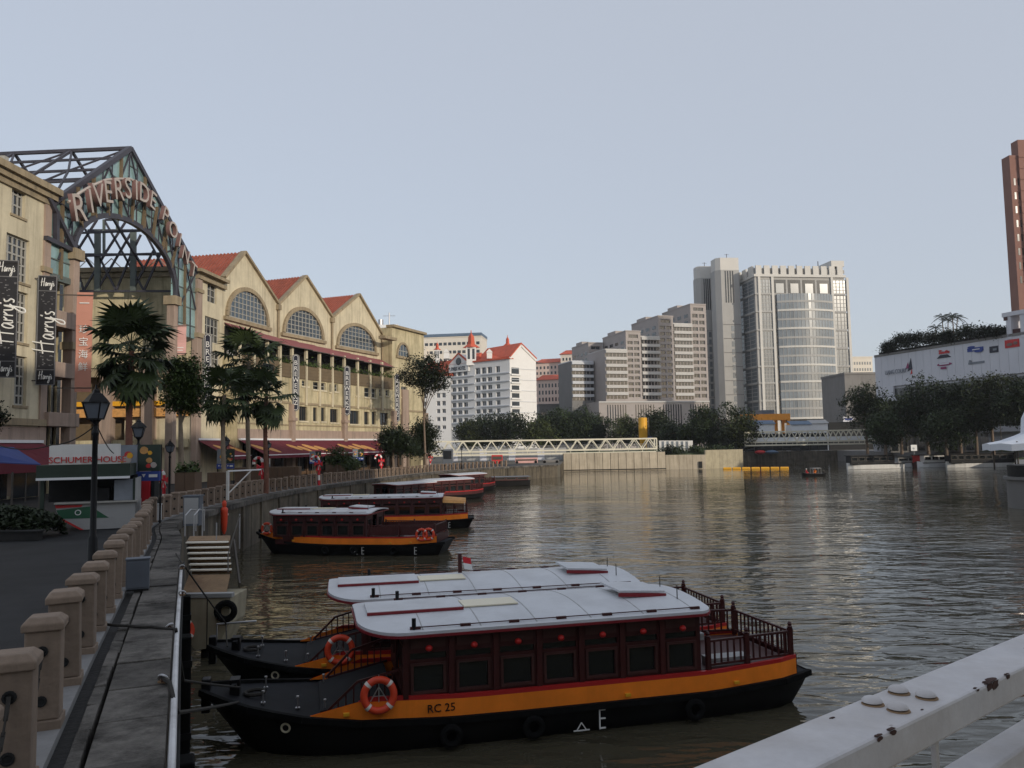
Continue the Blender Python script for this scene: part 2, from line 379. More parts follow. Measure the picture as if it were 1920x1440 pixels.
def window(parent, O, U, u0, u1, v0, v1, depth=0.25, nx=2, ny=2, fw=0.08, frame='frame_grey', glass='dark_glass', V=Vector((0, 0, 1)), N=None, name='window'):
    """frame with mullions = part, pane = its sub-part"""
    O = Vector(O); U = Vector(U).normalized(); N = N or U.cross(V)
    def P(u, v, d): return O + U * u + V * v - N * d
    f = MB(); d = depth - 0.04
    for k in range(nx + 1):
        u = u0 + (u1 - u0) * k / nx
        u = min(max(u, u0 + fw / 2), u1 - fw / 2)
        f.obox(P(u, (v0 + v1) / 2, d), U * fw / 2, V * (v1 - v0) / 2, N * 0.04)
    for k in range(ny + 1):
        v = v0 + (v1 - v0) * k / ny
        v = min(max(v, v0 + fw / 2), v1 - fw / 2)
        f.obox(P((u0 + u1) / 2, v, d + 0.003), U * (u1 - u0) / 2, V * fw / 2, N * 0.037)
    fo = f.build(name, M[frame], parent)
    g = MB().quad(P(u0, v0, depth), P(u1, v0, depth), P(u1, v1, depth), P(u0, v1, depth))
    g.build('pane', M[glass], fo)
    return fo

# lettering as real mesh
def text_mesh(s, size, depth=0.01, material=None, name='lettering', align='CENTER', shear=0.0, valign='CENTER'):
    c = bpy.data.curves.new(name, 'FONT'); c.body = s; c.size = size; c.extrude = depth / 2
    c.align_x = align; c.align_y = valign; c.shear = shear; c.resolution_u = 3
    o = bpy.data.objects.new(name, c); COL.objects.link(o)
    dg = bpy.context.evaluated_depsgraph_get()
    me = bpy.data.meshes.new_from_object(o.evaluated_get(dg)); me.name = name
    bpy.data.objects.remove(o); bpy.data.curves.remove(c)
    me.materials.clear()
    if material: me.materials.append(material)
    return me
def face_mat(O, U, V=Vector((0, 0, 1))):
    """matrix that lays text (x right, y up) on a plane at O"""
    U = Vector(U).normalized(); V = Vector(V).normalized(); N = U.cross(V)
    m = Matrix((U, V, N)).transposed().to_4x4(); m.translation = Vector(O); return m
def put_mesh(me, name, parent, mw, label=None):
    o = bpy.data.objects.new(name, me); COL.objects.link(o)
    o.parent = parent; loc = Matrix.Identity(4)
    if parent is not None and parent in WORLD['world_parts']: o.matrix_parent_inverse = Matrix.Translation(-parent.location)
    o.matrix_basis = mw
    if label: o['label'] = label
    return o
# ================================================================== quay line
Q0 = [(-0.5, 0.9), (-2.96, 6.9), (-5.7, 13.6), (-10.9, 26.5), (-14.6, 36), (-17.0, 53), (-17.3, 67), (-15.0, 92), (-9.2, 120), (-1.0, 141), (8.6, 153.5)]
ZQ = [(0, 3.62), (10, 3.58), (26, 3.3), (36, 3.2), (53, 3.0), (67, 2.9), (92, 2.7), (120, 2.6), (156, 2.4)]
def zq(Y):
    if Y <= ZQ[0][0]: return ZQ[0][1]
    for (a, za), (b, zb) in zip(ZQ, ZQ[1:]):
        if Y <= b: return za + (zb - za) * (Y - a) / (b - a)
    return ZQ[-1][1]
def catmull(P, step):
    P = [Vector((*p, 0)) for p in P]; P = [P[0] * 2 - P[1]] + P + [P[-1] * 2 - P[-2]]
    dense = []
    for i in range(1, len(P) - 2):
        for k in range(40):
            t = k / 40; a, b, c, d = P[i - 1:i + 3]
            dense.append(0.5 * ((2 * b) + (c - a) * t + (2 * a - 5 * b + 4 * c - d) * t * t + (3 * b - a - 3 * c + d) * t ** 3))
    dense.append(P[-2]); out = [dense[0]]; acc = 0
    for a, b in zip(dense, dense[1:]):
        seg = (b - a).length; s = step - acc
        while s <= seg:
            out.append(a + (b - a) * (s / seg)); s += step
        acc = (acc + seg) % step
    return out
QS = catmull(Q0, 0.5)                       # every half metre
def qp(s, off=0.0, z=None):
    """point at arc length s along the quay edge, off metres landward (negative: over the water)"""
    i = max(0, min(len(QS) - 2, int(s / 0.5))); t = s / 0.5 - i
    p = QS[i].lerp(QS[i + 1], t); a = QS[max(i - 2, 0)]; b = QS[min(i + 3, len(QS) - 1)]
    T = (b - a).normalized(); Nn = Vector((-T.y, T.x, 0))
    q = p + Nn * off; q.z = zq(p.y) if z is None else z
    return q
def qt(s):
    a = qp(max(s - 1, 0), 0, 0); b = qp(s + 1, 0, 0); return (b - a).normalized()
QL = 0.5 * (len(QS) - 1)
def s_at_y(Y):
    for i, p in enumerate(QS):
        if p.y >= Y: return i * 0.5
    return QL

# ================================================================== water
wm = bpy.data.materials.new('river_water'); wm.use_nodes = True
N_ = wm.node_tree.nodes; L_ = wm.node_tree.links; b = N_['Principled BSDF']
b.inputs['Base Color'].default_value = (0.062, 0.055, 0.036, 1)
b.inputs['Roughness'].default_value = 0.04; b.inputs['IOR'].default_value = 1.333
b.inputs['Specular IOR Level'].default_value = 0.5
tc = N_.new('ShaderNodeTexCoord')
def wnoise(scale, sx, sy, detail, dist=0.0, rot=0.0):
    mp = N_.new('ShaderNodeMapping'); mp.inputs['Scale'].default_value = (sx, sy, 1); mp.inputs['Rotation'].default_value = (0, 0, rot)
    n = N_.new('ShaderNodeTexNoise'); n.inputs['Scale'].default_value = scale; n.inputs['Detail'].default_value = detail
    n.inputs['Distortion'].default_value = dist
    L_.new(tc.outputs['Object'], mp.inputs['Vector']); L_.new(mp.outputs[0], n.inputs['Vector']); return n.outputs['Fac']
def wmath(op, a, b_):
    m = N_.new('ShaderNodeMath'); m.operation = op
    for i, x in enumerate((a, b_)):
        if isinstance(x, (int, float)): m.inputs[i].default_value = x
        else: L_.new(x, m.inputs[i])
    return m.outputs[0]
h = wmath('MULTIPLY', wnoise(0.85, 0.55, 1.25, 2, 0.6, 0.35), 1.15)
h = wmath('ADD', h, wmath('MULTIPLY', wnoise(2.4, 0.6, 1.2, 2, 0.4, -0.25), 0.20))
h = wmath('ADD', h, wmath('MULTIPLY', wnoise(0.16, 0.7, 1.2, 2, 0.2, 0.5), 1.6))
patch = wnoise(0.03, 1.0, 1.7, 3, 0.5, 0.2)
pr = N_.new('ShaderNodeMapRange'); pr.inputs['From Min'].default_value = 0.35; pr.inputs['From Max'].default_value = 0.65
pr.inputs['To Min'].default_value = 0.45; pr.inputs['To Max'].default_value = 1.15
L_.new(patch, pr.inputs['Value'])
h = wmath('MULTIPLY', h, pr.outputs[0])
sx = N_.new('ShaderNodeSeparateXYZ'); L_.new(tc.outputs['Object'], sx.inputs[0])       # breeze: livelier towards the bridge and the right bank
ry = N_.new('ShaderNodeMapRange'); ry.inputs['From Min'].default_value = 28; ry.inputs['From Max'].default_value = 115; ry.inputs['To Min'].default_value = 1.0; ry.inputs['To Max'].default_value = 0.32
L_.new(wmath('ADD', sx.outputs[1], wmath('MULTIPLY', sx.outputs[0], -0.35)), ry.inputs['Value'])
h = wmath('MULTIPLY', h, ry.outputs[0])
bp = N_.new('ShaderNodeBump'); bp.inputs['Strength'].default_value = 1.0; bp.inputs['Distance'].default_value = 0.125
L_.new(h, bp.inputs['Height']); L_.new(bp.outputs[0], b.inputs['Normal'])
o = MB().quad((-300, -80, 0), (400, -80, 0), (400, 420, 0), (-300, 420, 0)).build('water', wm); structure(o)

# ================================================================== left bank
mb = MB(); offs = [1.40, 3, 6, 12, 25, 60, 140, 400]; rows = []
for s in [x * 2.0 for x in range(-12, int(QL / 2) + 1)] + [QL]:
    if s < 0:
        T = qt(0); p0 = qp(0) + T * s; Nn = Vector((-T.y, T.x, 0)); rows.append([p0 + Nn * f for f in offs])
    else: rows.append([qp(s, f) for f in offs])
n = len(offs); vsl = [v for r in rows for v in r]
fs = [(i * n + k, (i + 1) * n + k, (i + 1) * n + k + 1, i * n + k + 1) for i in range(len(rows) - 1) for k in range(n - 1)]
mb._add(vsl, fs)
structure(mb.build('promenade', M['pavement']))
def strip(name, o0, o1, dz, thick, m, s0=0.0, s1=None, step=2.0):
    mb = MB(); s1 = s1 or QL; k = max(1, int((s1 - s0) / step)); prev = None
    for i in range(k + 1):
        s = s0 + (s1 - s0) * i / k
        a = qp(s, o0); c = qp(s, o1); a.z += dz; c.z += dz
        ring = [a, c, c - Vector((0, 0, thick)), a - Vector((0, 0, thick))]
        if prev:
            for q in range(4): mb.quad(prev[q], ring[q], ring[(q + 1) % 4], prev[(q + 1) % 4])
        else: mb.quad(*ring)
        prev = ring
    mb.quad(*reversed(prev))
    return mb.build(name, m)
structure(strip('gutter', 0.78, 0.93, -0.07, 0.4, M['gutter']))
structure(strip('footing_strip', 0.93, 1.45, 0.012, 0.5, M['slab'], 0.0, QL))

# the quay wall: concrete panels, coping stones, kerb stones
qw = thing('quay_wall', 'stained concrete river wall curving away along the left bank with stone coping', 'river wall', (0, 0, 0), world=True)
s = 0.0; k = 0; rng = random.Random(3)
while s < QL - 0.4:
    L = 2.6; e = min(s + L, QL)
    a = qp(s + 0.02, 0.16); c = qp(e - 0.02, 0.16); zt = min(a.z, c.z) - 0.3
    T = (c - a); T.z = 0; ln = T.length; T.normalize(); Nn = Vector((-T.y, T.x, 0))
    m = (a + c) / 2 + Nn * (0.2 + rng.uniform(-0.012, 0.012)); 
    MB().obox((m.x, m.y, (zt - 1.2) / 2), T * ln / 2, Nn * 0.2, (0, 0, (zt + 1.2) / 2)).build('wall_panel', M['quay'], qw)
    if k % 2 == 0:
        p = qp(s, 0.13); zt2 = p.z - 0.3
        MB().obox((p.x, p.y, (zt2 - 1.2) / 2), T * 0.16, Nn * 0.12, (0, 0, (zt2 + 1.2) / 2 - 0.004)).build('pilaster', M['quay'], qw)
    s = e; k += 1
# backing behind the joints
strip('wall_core', 0.5, 1.0, -0.45, 4.0, M['gutter']).parent = qw
s = 0.0
while s < QL - 0.3:
    L = rng.uniform(0.95, 1.3) if s < 60 else 2.2; e = min(s + L, QL)
    g = 0.008; a0 = qp(s + g, 0.0); a1 = qp(e - g, 0.0); b1 = qp(e - g, 0.62); b0 = qp(s + g, 0.62)
    dz = rng.uniform(-0.012, 0.012) if s < 60 else 0
    pts = [v - Vector((0, 0, 0.30 - dz)) for v in (a0, a1, b1, b0)]
    MB().prism(pts, (0, 0, 0.30)).build('coping_stone', M['coping'], qw, bevel=0.012 if s < 30 else 0)
    s = e
s = 0.3
while s < QL - 0.3:
    L = rng.uniform(0.7, 1.0) if s < 40 else 3.0; e = min(s + L, QL); g = 0.012
    w0 = 0.64 + rng.uniform(0, 0.03)
    pts = [qp(s + g, w0), qp(e - g, w0), qp(e - g, 0.785), qp(s + g, 0.785)]
    pts = [v - Vector((0, 0, 0.3 + rng.uniform(0.0, 0.03))) for v in pts]
    MB().prism(pts, (0, 0, 0.30)).build('kerb_stone', M['coping'], qw, bevel=0.012 if s < 25 else 0)
    s = e

# ================================================================== far land
mb = MB()
land = [(-1500, 132), (-40, 132), (-9, 143), (4, 153.6), (9.0, 155.5), (11.5, 186.4), (35.2, 186.4), (44.6, 186.6), (55, 192.5), (57, 236), (140, 236), (1500, 236), (1500, 1500), (-1500, 1500)]
mb.prism([(x, y, 2.28) for x, y in land], (0, 0, -3.3))
structure(mb.build('ground', M['earth']))
mb = MB(); mb.prism([(14, 188.0, 4.02), (35.4, 188.0, 4.02), (35.6, 188.2, 3.22), (44.6, 188.2, 3.22), (54, 194, 4.3), (56.5, 235, 4.3), (14, 235, 4.02)], (0, 0, -1.9))
structure(mb.build('landing_ground', M['grass']))
rb = [(47, 10), (50, 45), (52, 84), (70, 112), (100, 146), (104, 172), (97, 200), (95, 235.5), (1500, 235.5), (1500, -300), (45, -300)]
mb = MB(); mb.prism([(x, y, 3.0) for x, y in rb], (0, 0, -4.2))
structure(mb.build('right_bank', M['grey_wall']))

# left part of the far wall, returns from the quay end to the pale wall
w = thing('embankment_wall', 'pale panelled concrete wall across the river below the left footbridge', 'river wall', (35, 186, 0), world=True)
O = Vector((11.5, 186, 0)); n = 13; W_ = 23.6 / n
for i in range(n):
    MB().box(11.6 + i * W_ + 0.05, 11.6 + (i + 1) * W_ - 0.05, 186.0 + (i % 3) * 0.03, 188, -1, 4.1).build('wall_panel', M['quay_pale'], w)
MB().box(11.6, 35.2, 186.12, 187.9, -1, 4.05).build('wall_core', M['gutter'], w)
MB().box(11.4, 35.3, 185.9, 186.6, 0.12, 0.32).build('waling_beam', M['gutter'], w)
for i, (x0, x1, y, z) in enumerate([(35.3, 38.4, 186.4, 3.3), (38.45, 41.5, 186.4, 3.3), (41.55, 44.6, 186.4, 3.25)]):
    MB().box(x0, x1, y, 188.2, -1, z).build('wall_panel', M['quay_pale'], w)
MB().prism([(44.65, 186.6, -1), (55, 192.4, -1), (54.3, 193.6, -1), (44.65, 188, -1)], (0, 0, 5.3)).build('wall_panel', M['concrete'], w)
MB().box(43.0, 43.7, 186.0, 186.35, 0.2, 1.7).build('outfall_gate', M['black_matt'], w)
w2 = thing('river_wall', 'low dark stained wall running back from the end of the left quay', 'river wall', (10, 155, 0), world=True)
for i in range(10):
    y0 = 156 + i * 3.0; x0 = 9.2 + i * 0.24
    MB().box(x0 - 0.6, x0 + 0.05 * (i % 2), y0 + 0.04, y0 + 2.96, -1, 2.26).build('wall_panel', M['quay'], w2)

# ================================================================== bollards
def make_bollard():
    t = thing('bollard', '', 'bollard')
    w = 0.152
    MB().box(-w, w, -w, w, 0.10, 0.93).build('post', M['stone'], t, bevel=0.018)
    MB().box(-w - 0.02, w + 0.02, -w - 0.02, w + 0.02, 0.0, 0.10).build('plinth', M['stone'], t, bevel=0.012)
    c = MB(); a = w + 0.028; b_ = w - 0.03
    c._add([(-a, -a, 0.93), (a, -a, 0.93), (a, a, 0.93), (-a, a, 0.93), (-a, -a, 1.00), (a, -a, 1.00), (a, a, 1.00), (-a, a, 1.00), (-b_, -b_, 1.055), (b_, -b_, 1.055), (b_, b_, 1.055), (-b_, b_, 1.055)],
           [(3, 2, 1, 0), (0, 1, 5, 4), (1, 2, 6, 5), (2, 3, 7, 6), (3, 0, 4, 7), (4, 5, 9, 8), (5, 6, 10, 9), (6, 7, 11, 10), (7, 4, 8, 11), (8, 9, 10, 11)])
    c.build('cap', M['stone'], t, bevel=0.012)
    for z in (0.74, 0.28):
        for sg in (-1, 1):
            MB().lathe([(0.052, 0.0), (0.052, 0.012), (0.036, 0.014), (0.03, 0.004)], 12, (0, sg * w, z), Vector((0, sg, 0))).build('chain_eye', M['black_matt'], t)
    return t
bol = make_bollard(); kids()
ORD = 'first second third fourth fifth sixth seventh eighth ninth tenth eleventh twelfth thirteenth fourteenth fifteenth sixteenth seventeenth eighteenth nineteenth twentieth'.split()
BS = []
s = s_at_y(3.6) ; first = True; i = 0
names = {0: 'stone bollard nearest the camera, cut by the left edge of the view', 1: 'second stone bollard from the front with a chain running down its face',
         2: 'third stone bollard from the front on the pale footing', 3: 'fourth stone bollard from the front with a rope lying beside its foot',
         4: 'fifth stone bollard from the front, just before the black lamp post', 5: 'stone bollard beside the foot of the nearest black lamp post'}
s = 4.9
while s < QL - 1 and i < 92:
    p = qp(s, 1.10); T = qt(s); rz = math.atan2(T.y, T.x) - math.pi / 2
    lab = names.get(i, f'{ORD[i]} stone bollard from the front in the row along the left quay' if i < 20 else 'granite post far along the bollard row curving round the left quay')
    if i == 0:
        o = bol; o.location = p; o.rotation_euler = (0, 0, rz); o['label'] = lab; o['group'] = 'stone bollards along the quay'
    else: o = dup(bol, p, rz, label=lab)
    if i > 2:
        o.rotation_euler = (rng.uniform(-0.025, 0.025), rng.uniform(-0.025, 0.025), rz + rng.uniform(-0.06, 0.06)); o.scale = (rng.uniform(.95, 1.05), rng.uniform(.95, 1.05), rng.uniform(.96, 1.04))
    BS.append(s); s += 1.56 + rng.uniform(-0.03, 0.03); i += 1
for i in range(0, 12):
    s0, s1 = BS[i], BS[i + 1]; pts = []
    a = qp(s0, 1.10); c = qp(s1, 1.10); T = (c - a).normalized(); a = a + T * 0.175 + Vector((0, 0, 0.73)); c = c - T * 0.175 + Vector((0, 0, 0.73))
    for k in range(15):
        t = k / 14; p = a.lerp(c, t); p.z -= 0.42 * (1 - (2 * t - 1) ** 2); pts.append(p)
    ch = MB()
    for k in range(14):
        m = (pts[k] + pts[k + 1]) / 2; d = pts[k + 1] - pts[k]
        ch.bar(pts[k] - d * 0.15, pts[k + 1] + d * 0.15, 0.030 if k % 2 else 0.012, 0.012 if k % 2 else 0.030)
    o = ch.build('chain', M['rope'])
    tag(o, f'dark chain sagging between the {ORD[i]} and {ORD[i + 1]} stone bollards from the front', 'chain', 'chains between the bollards')

# pipe, ropes, cabinet on the quay
mb = MB(); mb.tube([qp(x, -0.055) - Vector((0, 0, 0.06)) for x in [1 + 1.0 * k for k in range(20)]], 0.036, 8)
tag(mb.build('pipe', M['pvc'], smooth=True), 'white plastic pipe running along the outer edge of the quay coping', 'pipe')
mb = MB(); mb.tube([qp(x, -0.10) - Vector((0, 0, 0.32)) for x in [1 + 1.0 * k for k in range(24)]], 0.022, 6)
tag(mb.build('cable', M['black_matt'], smooth=True), 'thin black cable below the white pipe on the quay wall', 'cable')
def rope(pts, r, lab, grp='mooring ropes', sag=0.0, mt='rope'):
    P = []
    for a, c in zip(pts, pts[1:]):
        a, c = Vector(a), Vector(c)
        for k in range(8):
            t = k / 8; p = a.lerp(c, t); p.z -= sag * (1 - (2 * t - 1) ** 2); P.append(p)
    P.append(Vector(pts[-1]))
    o = MB().tube(P, r, 6).build('rope', M[mt], smooth=True); return tag(o, lab, 'rope', grp)
def on(px, py, dz=0.0, z=None):
    zz = 3.5 if z is None else z
    for _ in range(6):
        p = at_z(px, py, zz)
        if z is None: zz = zq(p.y)
    p = at_z(px, py, zz); p.z += dz; return p
rope([on(196, 1176, 0.05), on(240, 1178, 0.04), on(285, 1180, 0.04), on(330, 1183, 0.03), on(345, 1215, -0.5, 3.1), Vector((-5.75, 17.0, 1.3))], 0.022, 'mooring rope laid across the coping from the fourth bollard', sag=0.01)
rope([on(303, 1277, 0.05), on(318, 1286, 0.04), on(333, 1318, -0.1), Vector((-5.5, 16.2, 1.25))], 0.025, 'short mooring rope going over the quay edge beside the white pipe', sag=0.01)
rope([on(330, 1040, 0.03), on(345, 1060, 0.0), Vector((-7.9, 22.2, 1.5)), Vector((-7.4, 20.9, 1.2))], 0.02, 'long rope slanting down past the concrete pontoon to the second boat', sag=0.02)
p = on(258, 1106); 
cb = thing('cabinet', 'grey metal service cabinet standing on the quay between bollards', 'cabinet', (p.x, p.y, zq(p.y)), math.atan2(qt(14).y, qt(14).x) - math.pi / 2)
MB().box(-0.21, 0.21, -0.13, 0.13, 0.03, 0.60).build('body', M['grey_box'], cb, bevel=0.01)
MB().box(-0.225, 0.225, -0.145, 0.145, 0.60, 0.63).build('lid', M['grey_box'], cb, bevel=0.006)
MB().box(-0.19, 0.19, -0.14, -0.131, 0.06, 0.57).build('door', M['grey_box'], cb, bevel=0.004)
MB().box(-0.2, 0.2, -0.12, 0.12, 0.0, 0.03).build('plinth', M['black_matt'], cb)
p = on(298, 978)
cb = thing('meter_box', 'slim white box on the quay beside the red striped candy cane', 'utility box', (p.x, p.y, zq(p.y)))
MB().box(-0.08, 0.08, -0.07, 0.07, 0.05, 0.72).build('body', M['white'], cb, bevel=0.01)
MB().box(-0.1, 0.1, -0.09, 0.09, 0.72, 0.76).build('lid', M['white'], cb)
MB().box(-0.09, 0.09, -0.08, 0.08, 0.0, 0.05).build('foot', M['black_matt'], cb)
for (px, py, lab) in [(362, 990, 'pale grey box at the corner of the quay behind the steps'), (483, 918, 'pale grey cabinet between bollards next to a candy cane')]:
    p = on(px, py - 5); cb = thing('cabinet', lab, 'cabinet', (p.x, p.y, zq(p.y)))
    MB().box(-0.32, 0.32, -0.2, 0.2, 0.0, 1.15).build('body', M['grey_box'], cb, bevel=0.01)
    MB().box(-0.35, 0.35, -0.23, 0.23, 1.15, 1.2).build('lid', M['grey_box'], cb)
    MB().box(-0.28, 0.28, -0.215, -0.2, 0.08, 1.1).build('door', M['kiosk_grey'], cb)
for i, (px, py, lab) in enumerate([(306, 1279, 'iron mooring ring on the coping nearest the bridge end'), (342, 1116, 'iron mooring ring on the coping beside the grey cabinet'), (341, 1066, 'iron mooring ring on the coping level with the steps foot'), (318, 1180, 'iron mooring ring holding the rope laid across the coping')]):
    p = on(px, py, 0.0); t = thing('mooring_ring', lab, 'mooring ring', p, .4 * i, 'mooring rings on the quay coping')
    MB().torus((0, 0, .035), .06, .014, (.2, .9, .5), 16, 6).build('ring', M['metal'], t, smooth=True); MB().box(-.05, .05, -.035, .035, -.005, .02).build('plate', M['rust'], t, bevel=.004); MB().torus((0, 0, .02), .03, .012, (1, 0, 0), 10, 6).build('staple', M['rust_dark'], t)
# black fender piles on the wall
for (Y, lab) in [(9.2, 'black timber fender pile on the quay wall nearest the bridge'), (15.2, 'black fender pile by the bow of the front boat'), (19.0, 'black fender pile by the bow of the second boat')]:
    p = qp(s_at_y(Y), -0.16); T = qt(s_at_y(Y))
    t = thing('fender_pile', lab, 'fender', (p.x, p.y, 0), math.atan2(T.y, T.x) - math.pi / 2, 'fender piles on the quay wall')
    MB().box(-0.14, 0.12, -0.18, 0.18, -0.8, 2.75).build('pile', M['rubber'], t, bevel=0.03)
    for z in (0.9, 2.2): MB().box(-0.155, 0.135, -0.2, 0.2, z, z + 0.12).build('strap', M['black'], t)

# steps and pontoon
st = thing('steps', 'metal steps with pale treads leading down from the quay to the pontoon', 'steps', (-10, 26.5, 0), world=True)
for k in range(6):
    Y = 27.1 - 0.235 * k; z = 3.17 - 0.148 * k
    xl = -10.98 + 0.124 * k; xr = xl + 1.4 - .02 * k
    MB().box(xl, xr, Y - 0.11, Y + 0.03, z - 0.05, z).build('tread', M['tread_white'], st, bevel=0.008)
    MB().box(xl + 0.02, xr - 0.02, Y + 0.035, Y + 0.06, z - 0.16, z - 0.01).build('riser', M['rust'], st)
for sx in (-11.05, -9.5):
    MB().bar((sx, 27.4, 3.1), (sx + 0.85, 25.5, 1.95), 0.05, 0.22).build('stringer', M['frame_dark'], st)
MB().prism([(-11.05, 27.25, 3.05), (-9.6, 27.25, 3.05), (-9.8, 27.9, 3.15), (-11.2, 27.9, 3.15)], (0, 0, 0.12)).build('landing', M['rust'], st)
for x, Y, z0 in ((-10.1, 27.4, 2.6), (-9.25, 27.2, 2.9), (-10.85, 28.1, 3.2)):
    MB().cyl((x, Y, z0), (x, Y, z0 + 1.15), 0.022, n=8).build('handrail_post', M['metal'], st)
MB().tube([(-9.25, 27.2, 4.0), (-9.1, 25.7, 2.9), (-8.95, 25.3, 2.4)], 0.02, 8).build('handrail', M['frame_dark'], st)
for x in (-10.95, -11.25):
    MB().tube([(x, 27.6, 3.3), (x, 27.6, 4.0), (x - 0.1, 28.3, 4.15), (x - 0.3, 29.3, 4.05), (x - 0.3, 29.3, 3.3)], 0.025, 8).build('grab_rail', M['metal'], st, smooth=True)
pn = thing('pontoon', 'pale concrete landing pontoon with a rusty ramp and black tyre', 'pontoon', (-9, 24.5, 0), world=True)
MB().prism([(-10.35, 25.75, 2.28), (-9.05, 25.75, 2.28), (-8.75, 24.55, 1.86), (-10.1, 24.55, 1.86)], (0, 0, -0.09)).build('ramp', M['rust'], pn)
MB().prism([(-9.95, 24.4, 1.80), (-8.55, 24.4, 1.80), (-8.6, 24.4, 1.0), (-8.9, 24.4, 0.35), (-9.6, 24.4, 0.25), (-9.9, 24.4, 0.7)], (0, 1.5, 0)).build('block', M['concrete'], pn, bevel=0.02)
MB().box(-10.0, -8.5, 24.36, 24.6, 1.80, 1.93).build('kerb', M['kiosk_grey'], pn, bevel=0.01)
MB().box(-9.5, -8.7, 24.6, 26.0, -0.6, 0.3).build('float', M['black_matt'], pn)
for x0 in (-9.25,): MB().box(x0, x0 + 0.02, 24.37, 24.39, 0.4, 1.79).build('joint', M['gutter'], pn)
MB().torus((-8.65, 24.28, 1.42), 0.24, 0.10, (0.2, -1, 0), 20, 8).build('tyre', M['rubber'], pn, smooth=True)
MB().tube([(-8.55, 23.3, 0.4), (-8.55, 23.3, 1.25), (-7.45, 23.4, 1.3)], 0.03, 8).build('mooring_frame', M['metal'], pn, smooth=True)
def lifebuoy(name_parent, c, axis, Rr=0.31, r=0.085, n=32):
    """a ring part with four pale bands as its sub-parts"""
    rg = MB().torus(c, Rr, r, axis, n, 10).build('lifebuoy', M['buoy'], name_parent, smooth=True)
    for k in range(4):
        a = math.pi / 4 + k * math.pi / 2
        MB().torus(c, Rr, r * 1.05, axis, 4, 10, a - 0.11, a + 0.11).build('band', M['buoy_white'], rg, smooth=True)
    return rg
lb = thing('lifebuoy', 'orange lifebuoy lying against the quay wall beside the pontoon', 'lifebuoy', (-9.75, 23.9, 0.95))
MB().torus((0, 0, 0), 0.26, 0.09, (0.75, -0.6, 0.25), 24, 10).build('ring', M['buoy'], lb, smooth=True)
for k in range(4): MB().torus((0, 0, 0), 0.26, 0.095, (0.75, -0.6, 0.25), 3, 10, 0.7 + k * 1.57, 0.95 + k * 1.57).build('band', M['buoy_white'], lb, smooth=True)
# red buoy case hung on the wall
p = qp(s_at_y(44), -0.16)
t = thing('buoy_case', 'orange lifebuoy case on a stand at the quay edge beyond the steps', 'lifebuoy case', (p.x, p.y, 1.75))
MB().lathe([(0.05, -0.1), (0.13, 0.1), (0.17, 0.5), (0.19, 1.1), (0.20, 1.25), (0.12, 1.35), (0.02, 1.36)], 14).build('case', M['buoy'], t, smooth=True)
MB().lathe([(0.09, 1.36), (0.12, 1.5), (0.12, 1.62), (0.05, 1.72)], 12).build('cap', M['buoy'], t, smooth=True)
MB().box(-0.2, 0.2, 0.08, 0.14, 0.9, 1.0).build('band', M['buoy_white'], t)
MB().cyl((0, 0.16, -1.5), (0, 0.16, 1.2), 0.035).build('post', M['frame_dark'], t)
# ================================================================== riverside shopping centre
def V2(p): return Vector((p[0], p[1], 0))
def hit(px, py, A, U):
    """where a pixel's ray meets the vertical plane through A along U: (u, z)"""
    v = ray(px, py); A = V2(A); Nn = Vector((U.y, -U.x, 0))
    t = (A - Vector((0, 0, 0))).dot(Nn) / v.dot(Nn)
    p = EYE + v * t; return (p - A).dot(U), p.z
def rect(px, A, U):
    x0, y0, x1, y1 = px; xm, ym = (x0 + x1) / 2, (y0 + y1) / 2
    u0 = hit(x0, ym, A, U)[0]; u1 = hit(x1, ym, A, U)[0]; z1 = hit(xm, y0, A, U)[1]; z0 = hit(xm, y1, A, U)[1]
    return u0, u1, z0, z1
Zv = Vector((0, 0, 1))
class Face:
    def __init__(s, A, B): s.A = V2(A); d = V2(B) - s.A; s.W = d.length; s.U = d.normalized(); s.N = Vector((s.U.y, -s.U.x, 0))
    def P(s, u, z, out=0.0): return s.A + s.U * u + s.N * out + Zv * z
    def hit(s, px, py): return hit(px, py, s.A, s.U)
    def rect(s, r): return rect(r, s.A, s.U)
    def box(s, mb, u0, u1, z0, z1, o0, o1):
        return mb.obox(s.P((u0 + u1) / 2, (z0 + z1) / 2, (o0 + o1) / 2), s.U * (u1 - u0) / 2, Zv * (z1 - z0) / 2, s.N * (o1 - o0) / 2)
F = {0: (-36.5, 57.0), 82: (-36.3, 62), 365: (-34.6, 87), 415: (-33.97, 93.5), 518: (-31.2, 106), 620: (-26.7, 118), 715: (-21.4, 131), 776: (-17.3, 141)}

# ---- left wing
lw = thing('shopping_wing', 'cream rendered block with tall mullioned windows at the left edge, left of the glass gable', 'building', (-37, 55, 3), world=True)
fa = Face((-37.1, 38), F[82]); H = 26.6
ops = [fa.rect(r) for r in [(22, 345, 48, 405), (11, 443, 55, 527), (27, 547, 52, 642), (27, 668, 50, 760)]]
ops += [(u0 - 6.2, u1 - 6.2, z0, z1) for (u0, u1, z0, z1) in ops]
mb = MB(); wall_grid(mb, fa.P(0, 2.9), fa.U, fa.W, H - 2.9, [(a, b_, c - 2.9, d - 2.9) for a, b_, c, d in ops], 0.35, N=fa.N)
mb.quad(fa.P(fa.W, 2.9), fa.P(fa.W, 2.9, -20), fa.P(fa.W, H, -20), fa.P(fa.W, H)); mb.quad(fa.P(0, H), fa.P(fa.W, H), fa.P(fa.W, H, -20), fa.P(0, H, -20))
mb.build('wall', M['cream'], lw)
